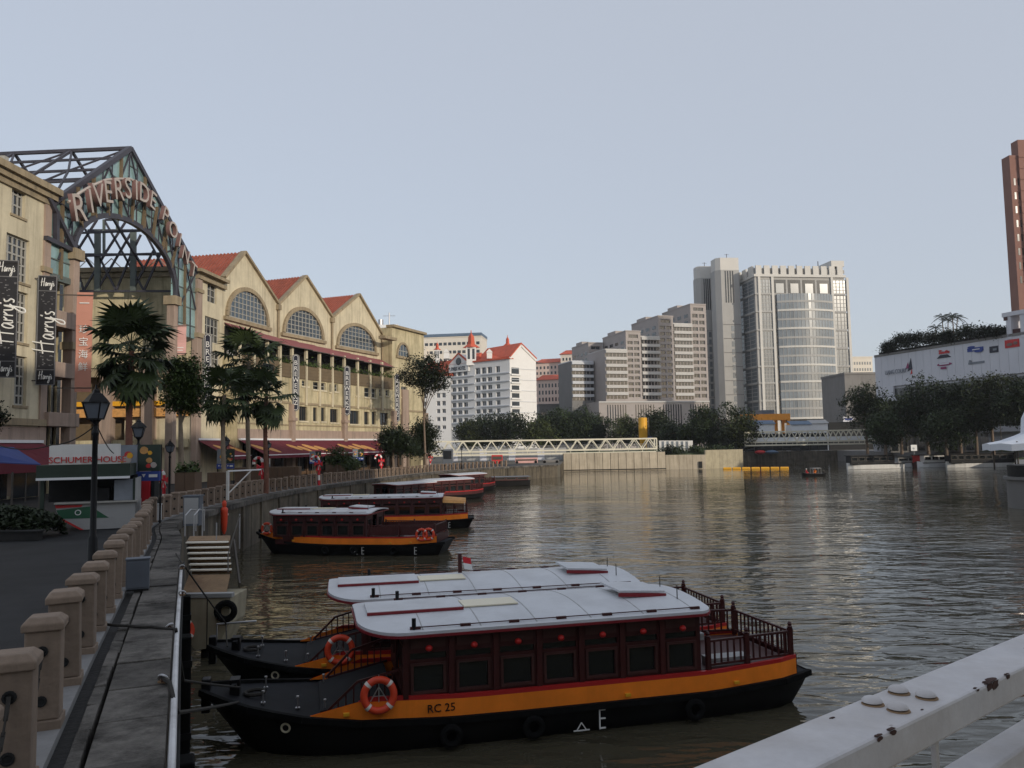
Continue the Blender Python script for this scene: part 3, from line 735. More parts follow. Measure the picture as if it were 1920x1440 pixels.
for i, (a, b_, c, d) in enumerate(ops):
    window(lw, fa.A, fa.U, a, b_, c, d, 0.33, (3, 5, 3, 3)[i % 4], (3, 5, 5, 5)[i % 4], 0.13, N=fa.N)
    s_ = MB(); fa.box(s_, a - 0.15, b_ + 0.15, c - 0.2, c - 0.02, -0.1, 0.1); s_.build('sill', M['cornice'], lw)
c = MB(); fa.box(c, 0, fa.W + 0.5, H, H + 0.5, -1, 0.75); fa.box(c, 0, fa.W + 0.35, H - 0.45, H - 0.003, -0.5, 0.45); fa.box(c, 0, fa.W + 0.2, H - 0.9, H - 0.453, -0.5, 0.2); c.build('cornice', M['cornice'], lw)
c = MB(); fa.box(c, fa.W - 0.75, fa.W + 0.06, 2.9, H - 0.92, -0.3, 0.14); c.build('corner_pilaster', M['pink_stone'], lw)
c = MB(); fa.box(c, fa.W - 1.0, fa.W + 0.1, 20.3, 20.7, -0.3, 0.3); fa.box(c, 0, fa.W + 0.12, 8.3, 8.8, -0.3, 0.35); c.build('string_course', M['cornice'], lw)
c = MB(); fa.box(c, 0, fa.W + 0.02, 3.2, 8.2, 0.004, 0.12); c.build('plinth', M['pink_stone'], lw)
for k in range(6):
    c = MB(); fa.box(c, 2.2 + k * 3.6, 5.2 + k * 3.6, 3.0, 6.2, 0.13, 0.2); c.build('shop_front', M['dark_glass'], lw)
c = MB(); c.cyl(fa.P(fa.W - 2.4, H + 0.5, -4), fa.P(fa.W - 2.4, H + 7, -4), 0.07); c.build('mast', M['steel'], lw)
c = MB(); fa.box(c, fa.W - 1.9, fa.W - 1.4, H + 0.5, H + 2.6, -3, -2.5); c.build('flue', M['frame_grey'], lw)

# ---- glass gable atrium
at = thing('atrium', 'tall open glass gable entrance with dark steel arch, lattice and columns', 'building', (-36, 75, 3), world=True)
ff = Face(F[82], F[365]); W_ = ff.W
ua, za = ff.hit(243, 278); ur, zr = ff.hit(364, 508)
uL, zL = ff.hit(135, 472); uR, zR = ff.hit(326, 545); uT, zT = ff.hit(216, 402)
zs = min(zL, zR); ucen = (uL + uR) / 2; hw = (uR - uL) / 2; rise = zT - zs
zfoot = zr; ul = 0.0
def raft(u):
    return za + (zfoot - za) * ((u - ua) / (W_ - ua) if u > ua else (ua - u) / ua)
def archz(u):
    x = (u - ucen) / hw
    return zs + rise * math.sqrt(max(0, 1 - x * x)) if abs(x) < 1 else None
def pbar(name, segs, w, m, parent, h=None):
    mb = MB()
    for a, b_ in segs: mb.bar(a, b_, w, h or w, up=ff.N)
    return mb.build(name, m, parent)
for u0, z0 in ((0, zfoot), (W_, zfoot)):
    pbar('rafter', [(ff.P(ua, za, 0.05), ff.P(u0, z0, 0.05))], 0.42, M['steel'], at)
back = 34.0
pbar('ridge_beam', [(ff.P(ua, za), ff.P(ua, za, -back))], 0.3, M['steel'], at)
for t in (0.2, 0.42, 0.62, 0.82, 1.0):
    for sgn in (-1, 1):
        u = ua - sgn * (ua if sgn > 0 else (W_ - ua)) * t
        pbar('purlin', [(ff.P(u, za + (zfoot - za) * t), ff.P(u, za + (zfoot - za) * t, -back))], 0.2, M['steel'], at)
nb = 6
for k in range(1, nb + 1):
    d = -back * k / nb
    pbar('roof_frame', [(ff.P(ua, za, d), ff.P(0, zfoot, d)), (ff.P(ua, za, d), ff.P(W_, zfoot, d))], 0.22, M['steel'], at)
for k in range(nb):
    d0, d1 = -back * k / nb, -back * (k + 1) / nb; zm = za + (zfoot - za) * 0.42
    pbar('brace', [(ff.P(ua, za, d0), ff.P(ua * 0.58, zm, (d0 + d1) / 2)), (ff.P(ua * 0.58, zm, (d0 + d1) / 2), ff.P(ua, za, d1)),
                   (ff.P(ua * 0.58, zm, (d0 + d1) / 2), ff.P(0, zfoot, d0)), (ff.P(ua * 0.58, zm, (d0 + d1) / 2), ff.P(0, zfoot, d1))], 0.15, M['steel'], at)
# arch rib
pts = []
for k in range(37):
    a = math.pi - math.pi * k / 36; pts.append(ff.P(ucen + hw * math.cos(a), zs + rise * math.sin(a), 0.1))
pts = [ff.P(uL, zs - 0.6, 0.1)] + pts + [ff.P(uR, zs - 1.2, 0.1)]
mb = MB()
for a, b_ in zip(pts, pts[1:]): mb.bar(a, b_, 0.45, 0.4, up=ff.N)
mb.build('arch_rib', M['steel'], at)
# glass panels in vertical bays, mullions, transoms
nc = 18; zlowR = ff.hit(350, 632)[1]; zlowL = ff.hit(100, 520)[1]
levels = [14 + 1.9 * i for i in range(14)]
for k in range(nc):
    u0, u1 = W_ * k / nc, W_ * (k + 1) / nc; um = (u0 + u1) / 2
    inside = archz(um)
    def low(u):
        z = archz(u)
        if z is not None: return z + 0.2
        return (zlowL if u < ucen else zlowR)
    lo0, lo1 = (low(u0), low(u1)) if inside else (low(um), low(um))
    hi0, hi1 = raft(u0) - 0.15, raft(u1) - 0.15
    cuts = [z for z in levels if max(lo0, lo1) + 0.5 < z < min(hi0, hi1) - 0.5]
    seq = [(lo0, lo1)] + [(z, z) for z in cuts] + [(hi0, hi1)]
    for (a0, a1), (b0, b1) in zip(seq, seq[1:]):
        if b0 - a0 < 0.05 and b1 - a1 < 0.05: continue
        g = 0.05; q = MB()
        q.prism([ff.P(u0 + g, a0 + g, 0), ff.P(u1 - g, a1 + g, 0), ff.P(u1 - g, b1 - g, 0), ff.P(u0 + g, b0 - g, 0)], -ff.N * 0.04)
        q.build('glass_panel', M['teal_glass'], at)
    pbar('mullion', [(ff.P(u1, lo1, 0.06), ff.P(u1, hi1, 0.06))], 0.10 if k % 3 else 0.28, M['steel'] if k % 3 else M['brown_band'], at)
    pbar('transom', [(ff.P(u0, z, 0.03), ff.P(u1, z, 0.03)) for z in cuts] or [(ff.P(u0, hi0, 0), ff.P(u1, hi1, 0))], 0.10, M['steel_teal'], at)
for k in range(7):
    ua_ = W_ * (k + .3) / 7.4; ub_ = W_ * (k + 1.3) / 7.4
    za_ = (archz(ua_) or zlowR + 3) + .3; zb2 = raft(ub_) - .4
    if zb2 - za_ > 1.5 and zb2 - za_ < 9: pbar('wind_brace', [(ff.P(ua_, za_, .12), ff.P(ub_, zb2, .12))], .12, M['steel'], at); pbar('wind_brace', [(ff.P(ub_, (archz(ub_) or zlowR + 3) + .3, .14), ff.P(ua_, raft(ua_) - .4, .14))], .12, M['steel'], at)
# splayed brackets behind the lettering
for k in range(9):
    u = uL + (uR - uL) * (k + 0.5) / 9; z = archz(u)
    pbar('bracket', [(ff.P(u, z, 0.2), ff.P(ucen + (u - ucen) * 1.12, min(z + 3.2, raft(u) - 0.4), 0.35))], 0.22, M['brown_band'], at)
# curved sign rail
rp = [ff.hit(x, y) for x, y in [(108, 380), (130, 362), (155, 348), (180, 338), (200, 336), (225, 336), (245, 345), (262, 357)]]
mb = MB(); mb.tube([ff.P(u, z, 0.9) for u, z in rp], 0.12, 6); mb.build('sign_rail', M['letter_face'], at)
# columns and beams
def column(px0, px1, ytop, out, name='column', mm='pink_stone', zb=2.9):
    u0 = ff.hit(px0, ytop)[0]; u1 = ff.hit(px1, ytop)[0]; zt = ff.hit((px0 + px1) / 2, ytop)[1]
    um = (u0 + u1) / 2; w = 0.40
    c = MB(); ff.box(c, um - w, um + w, zb, zt - 0.9, out - w, out + w)
    o = c.build(name, M[mm], at, bevel=0.03)
    c = MB(); ff.box(c, um - w - 0.25, um + w + 0.25, zt - 0.9, zt, out - w - 0.25, out + w + 0.25); c.build('capital', M['cornice'], o); c = MB(); ff.box(c, um - w - 0.15, um + w + 0.15, 14.6, 15.2, out - w - 0.15, out + w + 0.15); c.build('collar', M['cornice'], o)
    return um
column(129, 144, 468, 0.0); column(316, 331, 556, 0.0)
zb_ = ff.hit(230, 560)[1]
# lattice of the far side of the hall, set against the neighbour's side wall
YL = 85.6
def L2(x, y): return at_y(x, y, YL)
segs = [((160, 430), (218, 545)), ((195, 412), (270, 545)), ((238, 412), (196, 477)), ((196, 477), (157, 545)), ((264, 440), (246, 477)), ((246, 477), (218, 545)),
        ((300, 477), (270, 545)), ((182, 412), (145, 470)), ((143, 502), (157, 545)), ((288, 470), (248, 545)), ((250, 430), (182, 545)), ((270, 432), (305, 500))]
for a, b_ in segs: 
    mb = MB(); mb.bar(L2(*a), L2(*b_), 0.2, 0.2, up=(0, 1, 0)); mb.build('lattice_bar', M['steel'], at)
for y, x0, x1 in ((412, 198, 238), (432, 165, 268), (477, 145, 305), (546, 139, 328)):
    mb = MB(); mb.bar(L2(x0, y), L2(x1, y), 0.22, 0.22, up=(0, 1, 0)); mb.build('lattice_chord', M['steel'], at)
for x, y0, y1, w in ((183, 432, 546, 0.6), (250, 432, 546, 0.6), (195, 412, 477, 0.2), (220, 405, 432, 0.2)):
    mb = MB(); mb.bar(L2(x, y0), L2(x, y1), w, 0.3, up=(0, 1, 0)); mb.build('lattice_post', M['steel_teal'], at)
for (a, b_) in (((80, 360), (134, 467)), ((80, 446), (131, 470)), ((100, 395), (100, 455))):
    ua, za = ff.hit(*a); ub, zb = ff.hit(*b_); pbar('strut', [(ff.P(ua, za, .25), ff.P(ub, zb, .25))], .34, M['steel'], at)
# floor slabs with parapets on the near side of the hall, and glazing behind them
for z, h_ in ((8.3, 1.1), (12.2, 1.2), (16.2, 1.3)):
    c = MB(); ff.box(c, -0.2, 3.7, z, z + h_, -4, 0.5); c.build('balcony', M['pink_stone'], at, bevel=0.04)
for k in range(5):
    c = MB(); ff.box(c, k * 0.75 + 0.04, k * 0.75 + 0.71, 3, zlowL, -1.3, -1.2); c.build('glass_panel', M['dark_glass'], at)
    c = MB(); ff.box(c, k * 0.75 - 0.05, k * 0.75 + 0.05, 3, zlowL + 1.2, -1.2, -1.05); c.build('mullion', M['cream_dirty'], at)
c = MB(); ff.box(c, 0, 4, zlowL - 0.2, zlowL + 0.3, -0.3, 0.15); c.build('transom', M['steel_teal'], at)
# far side wall of the hall (end wall of the gabled block), facing the camera
xw0, xw1 = -34.8, -66.0; zt = at_y(220, 503, 87.2).z
c = MB(); c.box(xw1, xw0, 87.0, 88.0, 15.4, zt); c.build('side_wall', M['cream_dirty'], at)
c = MB(); c.box(xw1, xw0, 86.6, 87.0, zt - 0.5, zt); c.box(xw1, xw0, 86.75, 87.0, zt - 1.1, zt - 0.7); c.build('cornice', M['cornice'], at)
c = MB(); c.box(xw1, xw0, 88.6, 89.2, 2.9, 15.4); c.build('side_wall', M['brown_band'], at)
for z, mm, y0 in ((14.4, 'cornice', 86.9), (11.2, 'yellow', 86.7), (10.0, 'tan_print', 86.7), (6.6, 'cream_dirty', 86.6)):
    c = MB(); c.box(-56, -35.2, y0, y0 + 0.6, z, z + (0.9 if mm != 'yellow' else 0.5)); c.build('balcony', M[mm], at)
for x in (-53, -48.5, -44, -39.5):
    c = MB(); c.box(x - 0.6, x + 0.6, 86.3, 87.4, 2.9, 15.5); c.build('column', M['pink_stone'], at)
c = MB(); c.box(-66, -62, 62, 88, 2.9, 13); c.build('rear_wall', M['brown_band'], at)
for x in range(8):
    xx = -38 - x * 2.6; mb = MB(); mb.bar((xx, 88, zt + 0.05), (xx - 1.3, 88, zt + 1.3), 0.09); mb.bar((xx - 1.3, 88, zt + 1.3), (xx - 2.6, 88, zt + 0.05), 0.09); mb.build('roof_railing', M['white'] if x % 2 else M['pink_stone'], at)
c = MB(); c.prism([(-52, 90, zt), (-60, 90, zt), (-60, 94, zt + 2.2), (-52, 94, zt + 2.2)], (0, 1, -0.5)); c.build('rear_roof', M['roof_red'], at)

# lettering on the gable
lt = thing('lettering', 'large raised pink and cream RIVERSIDE POINT letters curving over the steel arch', 'sign', (-35, 75, 26), world=True)
LP = [('R', 123, 393, 52), ('I', 146, 380, 46), ('V', 161, 369, 46), ('E', 179, 363, 44), ('R', 199, 358, 44), ('S', 217, 356, 43), ('I', 233, 359, 43), ('D', 248, 365, 42), ('E', 265, 378, 40),
      ('P', 289, 405, 38), ('O', 304, 433, 38), ('I', 317, 452, 36), ('N', 328, 480, 36), ('T', 343, 508, 36)]
pos = [(ff.hit(x, y)) for _, x, y, _ in LP]
for i, (ch, x, y, hpx) in enumerate(LP):
    u, z = pos[i]; a = pos[max(i - 1, 0)]; b_ = pos[min(i + 1, len(pos) - 1)]
    if i == 8: b_ = (pos[8][0] + 1, pos[8][1] - 1.0)
    if i == 9: a = (pos[9][0] - 1, pos[9][1] + 1.3)
    ang = 0.5 * math.atan2(b_[1] - a[1], b_[0] - a[0]); ang = max(-0.4, min(0.4, ang))
    hgt = hpx / 1500 * 77
    me = text_mesh(ch, hgt * 1.2, 0.4, None, 'letter')
    me.materials.append(M['letter_face']); me.materials.append(M['letter_side'])
    for p_ in me.polygons:
        if abs(p_.normal.z) < 0.5: p_.material_index = 1
    Uu = ff.U * math.cos(ang) + Zv * math.sin(ang); Vv = -ff.U * math.sin(ang) + Zv * math.cos(ang)
    put_mesh(me, 'letter', lt, face_mat(ff.P(u, z, 1.0), Uu, Vv))

# ---- gabled block
gb = thing('shopping_centre', 'long cream building with three gables, big arched windows and red roofs', 'building', (-28, 112, 3), world=True)
LOWZ = 17.2
key = [365, 415, 518, 620, 715, 776]
apex = [(457, 474), (572, 519), (672, 553)]
archw = [((424, 592), (501, 612), (456, 541)), ((531, 621), (604, 639), (567, 579)), ((632, 646), (703, 661), (667, 609))]
# flat-topped first bay
f0 = Face(F[365], F[415]); z0 = f0.hit(392, 520)[1]
ops = [f0.rect((389, 531, 406, 568)), f0.rect((384, 596, 411, 642)), f0.rect((398, 660, 412, 700))]
mb = MB(); wall_grid(mb, f0.P(0, 2.7), f0.U, f0.W, z0 - 2.7, [(a, b_, c - 2.7, d - 2.7) for a, b_, c, d in ops], 0.3, N=f0.N)
mb.quad(f0.P(0, 2.7, -8), f0.P(0, 2.7), f0.P(0, z0), f0.P(0, z0, -8)); mb.quad(f0.P(0, z0), f0.P(f0.W, z0), f0.P(f0.W, z0, -10), f0.P(0, z0, -10))
mb.build('wall', M['cream'], gb)
for i, (a, b_, c, d) in enumerate(ops): window(gb, f0.A, f0.U, a, b_, c, d, 0.28, (2, 4, 2)[i], 3, 0.1, N=f0.N)
c = MB(); f0.box(c, -0.3, f0.W + 0.2, z0, z0 + 0.35, -0.5, 0.75); f0.box(c, -0.2, f0.W + 0.1, z0 - 0.75, z0 - 0.35, -0.4, 0.45); c.build('cornice', M['cornice'], gb)
c = MB(); f0.box(c, -0.2, 0.9, 2.7, z0 - 0.8, -0.3, 0.3); c.build('pilaster', M['pink_stone'], gb)
c = MB(); f0.box(c, -0.3, 1.05, 18.6, 19.1, -0.3, 0.5); f0.box(c, -0.3, 1.05, 23.6, 24.0, -0.3, 0.45); c.build('string_course', M['cornice'], gb)
vall = [(415, 520), (518, 571), (620, 596), (715, 628)]
for i in range(3):
    f = Face(F[key[i + 1]], F[key[i + 2]])
    zl = Face(F[key[1]], F[key[2]]).hit(*vall[0])[1] if i == 0 else f.hit(*vall[i])[1]
    zrr = f.hit(*vall[i + 1])[1]; uap, zap = f.hit(*apex[i]); zl = min(zl, zap - 4.0)
    # wall with its gable
    mb = MB(); mb.prism([f.P(0, LOWZ - 1.5), f.P(f.W, LOWZ - 1.5), f.P(f.W, zrr), f.P(uap, zap), f.P(0, zl)], -f.N * 0.5)
    mb.build('gable_wall', M['cream'], gb)
    # verge coping
    for (u0, z0_) in ((0, zl), (f.W, zrr)):
        d = Vector((u0 - uap, z0_ - zap)); c = MB()
        c.bar(f.P(uap, zap + 0.12, 0.0), f.P(u0, z0_ + 0.12, 0.0), 0.75, 0.3, up=(0, 0, 1)); c.build('verge', M['cornice'], gb)
    # roof planes with tile ribs
    dpt = 15
    for (u0, z0_) in ((0, zl), (f.W, zrr)):
        r = MB(); a = f.P(uap, zap + 0.02, -0.4); b_ = f.P(u0, z0_ + 0.02, -0.4)
        r.quad(a, b_, b_ - f.N * dpt, a - f.N * dpt)
        nrib = 30
        for k in range(nrib):
            o_ = -f.N * (dpt * (k + 0.5) / nrib); r.bar(a + o_ + Zv * 0.04, b_ + o_ + Zv * 0.04, 0.18, 0.12, up=f.N)
        r.build('roof', M['roof_red'], gb)
    # downpipe in the valley
    c = MB(); c.cyl(f.P(f.W - 0.15, LOWZ, 0.25), f.P(f.W - 0.15, zrr, 0.25), 0.16); f.box(c, f.W - 0.5, f.W + 0.2, zrr - 0.7, zrr, 0.02, 0.5); c.build('downpipe', M['cornice'], gb)
    # arched window
    (l, rgt, top) = archw[i]
    ul_, zl_ = f.hit(*l); ur_, zr_ = f.hit(*rgt); ut_, zt_ = f.hit(*top)
    base = (zl_ + zr_) / 2; uc = (ul_ + ur_) / 2; a_ = (ur_ - ul_) / 2; b2 = zt_ - base
    arc = [(uc + a_ * math.cos(math.pi * k / 24), base + b2 * math.sin(math.pi * k / 24)) for k in range(25)]
    c = MB()
    for (p, q) in zip(arc, arc[1:]): c.bar(f.P(p[0], p[1], 0.14), f.P(q[0], q[1], 0.14), 0.5, 0.32, up=f.N)
    f.box(c, ul_ - 0.6, ur_ + 0.6, base - 0.55, base - 0.1, 0.002, 0.4)
    wf = c.build('arched_window', M['cornice'], gb)
    c = MB(); c.prism([f.P(u, z, 0.02) for u, z in arc], f.N * 0.03); c.build('pane', M['blue_glass'], wf)
    c = MB(); nv = 11
    for k in range(1, nv):
        u = ul_ + (ur_ - ul_) * k / nv; zz = base + b2 * math.sqrt(max(0, 1 - ((u - uc) / a_) ** 2)); c.bar(f.P(u, base, 0.09), f.P(u, zz, 0.09), 0.10, 0.07, up=f.N)
    for k in range(1, 6):
        z = base + b2 * k / 6; x = a_ * math.sqrt(1 - (k / 6) ** 2); c.bar(f.P(uc - x, z, 0.085), f.P(uc + x, z, 0.085), 0.09, 0.06, up=f.N)
    f.box(c, ul_, ur_, base - 0.1, base + 0.08, 0.05, 0.15)
    c.build('glazing_bars', M['frame_grey'], wf)
    # terrace: black sheet painting the shade of the open recess, faded awnings
    c = MB(); f.box(c, 0.3, f.W - 0.4, LOWZ + 0.05, base - 1.3, -0.45, 0.03); c.build('terrace_shade_panel', M['black_matt'], gb)
    za_ = base - 0.95; na = 3
    for k in range(na):
        u0, u1 = 0.1 + (f.W - 0.3) * k / na + 0.06, 0.1 + (f.W - 0.3) * (k + 1) / na - 0.06; dz = -0.1 * k
        c = MB(); c.prism([f.P(u0, za_ + dz, 0.1), f.P(u1, za_ + dz, 0.1), f.P(u1, za_ - 1.35 + dz, 2.6), f.P(u0, za_ - 1.35 + dz, 2.6)], (0, 0, 0.06))
        aw = c.build('terrace_awning', M['pink_canvas'], gb)
        c = MB(); c.cyl(f.P(u0, za_ - 1.35 + dz, 2.6), f.P(u1, za_ - 1.35 + dz, 2.6), 0.07); c.bar(f.P(u0 + 0.2, za_ - 1.9, 0.1), f.P(u0 + 0.2, za_ - 1.3 + dz, 2.5), 0.05); c.bar(f.P(u1 - 0.2, za_ - 1.9, 0.1), f.P(u1 - 0.2, za_ - 1.3 + dz, 2.5), 0.05); c.build('awning_arm', M['frame_dark'], aw)
# lower block, two metres in front of the gables
low = {}
pl = [V2(F[k]) for k in key[1:]]
out = []
for i, p in enumerate(pl):
    d = (pl[min(i + 1, len(pl) - 1)] - pl[max(i - 1, 0)]).normalized(); out.append(p + Vector((d.y, -d.x, 0)) * 2.0)
rows1 = {0: [(428, 746, 444, 776), (455, 749, 463, 778), (474, 751, 482, 780), (496, 754, 512, 784)], 1: [(561, 762, 576, 789), (587, 764, 595, 790), (602, 764, 610, 790), (619, 767, 634, 792)],
         2: [(656, 770, 674, 795), (683, 772, 692, 796), (697, 772, 705, 796), (713, 774, 728, 797)], 3: [(751, 777, 768, 797)]}
rows2 = {0: [(430, 683, 446, 715), (460, 690, 476, 718), (500, 698, 512, 726)], 1: [(541, 702, 552, 730), (566, 708, 578, 724), (587, 711, 611, 731), (618, 714, 623, 735), (627, 716, 634, 734)],
         2: [(667, 722, 673, 742), (683, 723, 705, 745), (711, 726, 718, 743), (723, 727, 729, 742)], 3: [(752, 725, 764, 745)]}
for i in range(4):
    f = Face(out[i], out[i + 1]); top = LOWZ
    if i == 3:
        top = Face(F[715], F[776]).hit(745, 622)[1]
    r1 = [f.rect(r) for r in rows1[i]]; r2 = [f.rect(r) for r in rows2[i]]
    ops = [(a, b_, c, min(d, LOWZ - 1.75) if i < 3 else d) for a, b_, c, d in r1 + r2 if a > 0.1 and b_ < f.W - 0.1]
    mb = MB(); zb = 7.4
    wall_grid(mb, f.P(0, zb), f.U, f.W, top - zb, [(a, b_, c - zb, d - zb) for a, b_, c, d in ops], 0.35, N=f.N)
    mb.quad(f.P(0, top), f.P(f.W, top), f.P(f.W, top, -2.2 if i < 3 else -20), f.P(0, top, -2.2 if i < 3 else -20))
    mb.quad(f.P(0, zb, -3), f.P(f.W, zb, -3), f.P(f.W, zb), f.P(0, zb))
    if i == 0: mb.quad(f.P(0, 2.4, -4), f.P(0, 2.4), f.P(0, top), f.P(0, top, -4)); f.box(mb, -0.2, 1.2, 2.4, zb, -4, -0.02)
    if i == 3: mb.quad(f.P(f.W, 2.4), f.P(f.W, 2.4, -20), f.P(f.W, top, -20), f.P(f.W, top)); mb.quad(f.P(0, LOWZ, -4), f.P(0, LOWZ), f.P(0, top), f.P(0, top, -4)); f.box(mb, f.W - 1.4, f.W, 2.4, zb, -3, 0)
    mb.build('wall', M['cream_dirty'], gb)
    for j, (a, b_, c, d) in enumerate(ops):
        wide = b_ - a
        window(gb, f.A, f.U, a, b_, c, d, 0.33, 1 if wide < 1.6 else 2, 1 if d < 13 else 2, 0.09, frame='frame_dark' if d < 13 else 'frame_grey', glass='dark_glass' if d < 13 or j % 2 else 'blue_glass', N=f.N)
        c_ = MB(); f.box(c_, a - 0.15, b_ + 0.15, c - 0.22, c - 0.01, -0.1, 0.14); c_.build('sill', M['cream'], gb)
    zc = min(o[2] for o in r1) if r1 else 10
    # horizontal bands and the brown balustrade with columns
    c = MB(); f.box(c, 0, f.W, 12.15, 12.45, 0.003, 0.14); f.box(c, 0, f.W, 9.3, 9.45, 0.003, 0.10); c.build('string_course', M['cornice'], gb)
    c = MB(); f.box(c, 0, f.W, 7.45, 8.7, 0.004, 0.12); c.build('base_band', M['pink_stone'], gb)
    if i < 3:
        nb = 4
        for k in range(nb):
            u0, u1 = f.W * k / nb, f.W * (k + 1) / nb
            c = MB(); f.box(c, u0 + 0.35, u1 - 0.05, LOWZ - 1.6, LOWZ + 0.25, 0.003, 0.12)
            for q in range(4): f.box(c, u0 + 0.35, u1 - 0.05, LOWZ - 1.55 + q * 0.45, LOWZ - 1.4 + q * 0.45, 0.12, 0.16)
            c.build('balustrade', M['brown_band'], gb)
            c = MB(); f.box(c, u0 - 0.02, u0 + 0.33, LOWZ - 5.1, LOWZ + 2.6, -0.1, 0.26); c.build('column', M['cream'], gb)
        pg = MB(); rr = random.Random(40 + i)
        for k in range(420):
            u = rr.uniform(0, f.W); z = LOWZ + 0.3 + abs(rr.gauss(0, 0.35)); q = f.P(u, z, rr.uniform(-0.3, 0.45)); a = Vector((rr.uniform(-1, 1), rr.uniform(-1, 1), rr.uniform(-.6, .9))).normalized() * 0.28; b_ = a.cross(Vector((rr.uniform(-1, 1), rr.uniform(-1, 1), 1))).normalized() * 0.14
            pg.quad(q - b_, q + a * 0.5, q + b_, q - a * 0.5)
        o = pg.build('planting', M['leaf_mid'], gb); o['kind'] = 'stuff'
        # pier with pedestal, the sign hangs on it
    c = MB(); f.box(c, f.W - 0.45, f.W + 0.45, 2.6, 12.1, -0.3, 0.55); f.box(c, f.W - 0.6, f.W + 0.6, 9.9, 10.3, -0.3, 0.75); c.build('pier', M['pink_stone'], gb)
    # ground floor: dark shop fronts behind the awning
    ns = 5
    for k in range(ns):
        c = MB(); f.box(c, f.W * k / ns + 0.2, f.W * (k + 1) / ns - 0.2, 3.1, 7.3, -3.0, -2.9); c.build('shop_front', M['dark_glass'], gb)
        c = MB(); f.box(c, f.W * k / ns - 0.2, f.W * k / ns + 0.2, 2.4, 7.4, -3.0, -2.6); c.build('shop_pier', M['wood_tan'], gb)
    c = MB(); f.box(c, 0, f.W, 2.4, 3.1, -3.05, -2.7); c.build('shop_base', M['wood_tan'], gb)
    if i == 3:
        (u0, z0_), (u1, z1_), (u2, z2_) = f.hit(744, 668), f.hit(766, 669), f.hit(755, 644)
        base = (z0_ + z1_) / 2; uc = (u0 + u1) / 2; a_ = (u1 - u0) / 2; b2 = z2_ - base
        arc = [(uc + a_ * math.cos(math.pi * k / 16), base + b2 * math.sin(math.pi * k / 16)) for k in range(17)]
        c = MB()
        for p, q in zip(arc, arc[1:]): c.bar(f.P(p[0], p[1], 0.1), f.P(q[0], q[1], 0.1), 0.35, 0.25, up=f.N)
        f.box(c, u0 - 0.3, u1 + 0.3, base - 0.4, base, 0.002, 0.3)
        wf = c.build('arched_window', M['cornice'], gb)
        c = MB(); c.prism([f.P(u, z, 0.02) for u, z in arc], f.N * 0.03); c.build('pane', M['blue_glass'], wf)
        c = MB()
        for k in range(1, 4): u = u0 + (u1 - u0) * k / 4; c.bar(f.P(u, base, 0.08), f.P(u, base + b2 * math.sqrt(1 - ((u - uc) / a_) ** 2), 0.08), 0.12, 0.06, up=f.N)
        c.bar(f.P(u0, base + b2 * .4, .08), f.P(u1, base + b2 * .4, .08), .12, .06, up=f.N); c.build('glazing_bars', M['frame_grey'], wf)
        c = MB(); f.box(c, -0.2, f.W + 0.3, top, top + 0.4, -1, 0.5); c.build('cornice', M['cornice'], gb)
        u, z = f.hit(722, 636); c = MB(); f.box(c, u - 2.0, u + 1.6, z - 0.15, z + 0.3, 0.0, 1.3); c.build('canopy_slab', M['cornice'], gb)
        c = MB(); f.box(c, 2.8, 4.8, 2.6, 15.8, 0.004, 0.35); c.build('pier', M['pink_stone'], gb)
    low[i] = f
# rooftop plant behind the third gable
p = at_y(726, 612, 150); c = MB()
c.box(p.x - 2.2, p.x + 2.2, 149, 152, 22, p.z + 0.2); o = c.build('plant_room', M['white'], gb)
c = MB(); c.cyl((p.x + 0.4, 150, p.z), (p.x + 0.4, 150, p.z + 2.6), 0.12); c.bar((p.x - 0.8, 150, p.z + 2.0), (p.x + 1.5, 150, p.z + 2.0), 0.08); c.cyl((p.x - 1.2, 150, p.z), (p.x - 1.2, 150, p.z + 1.3), 0.5); c.build('mast', M['metal'], o)
# ================================================================== things on the left bank
def ground_at(px, py):
    return on(px, py)
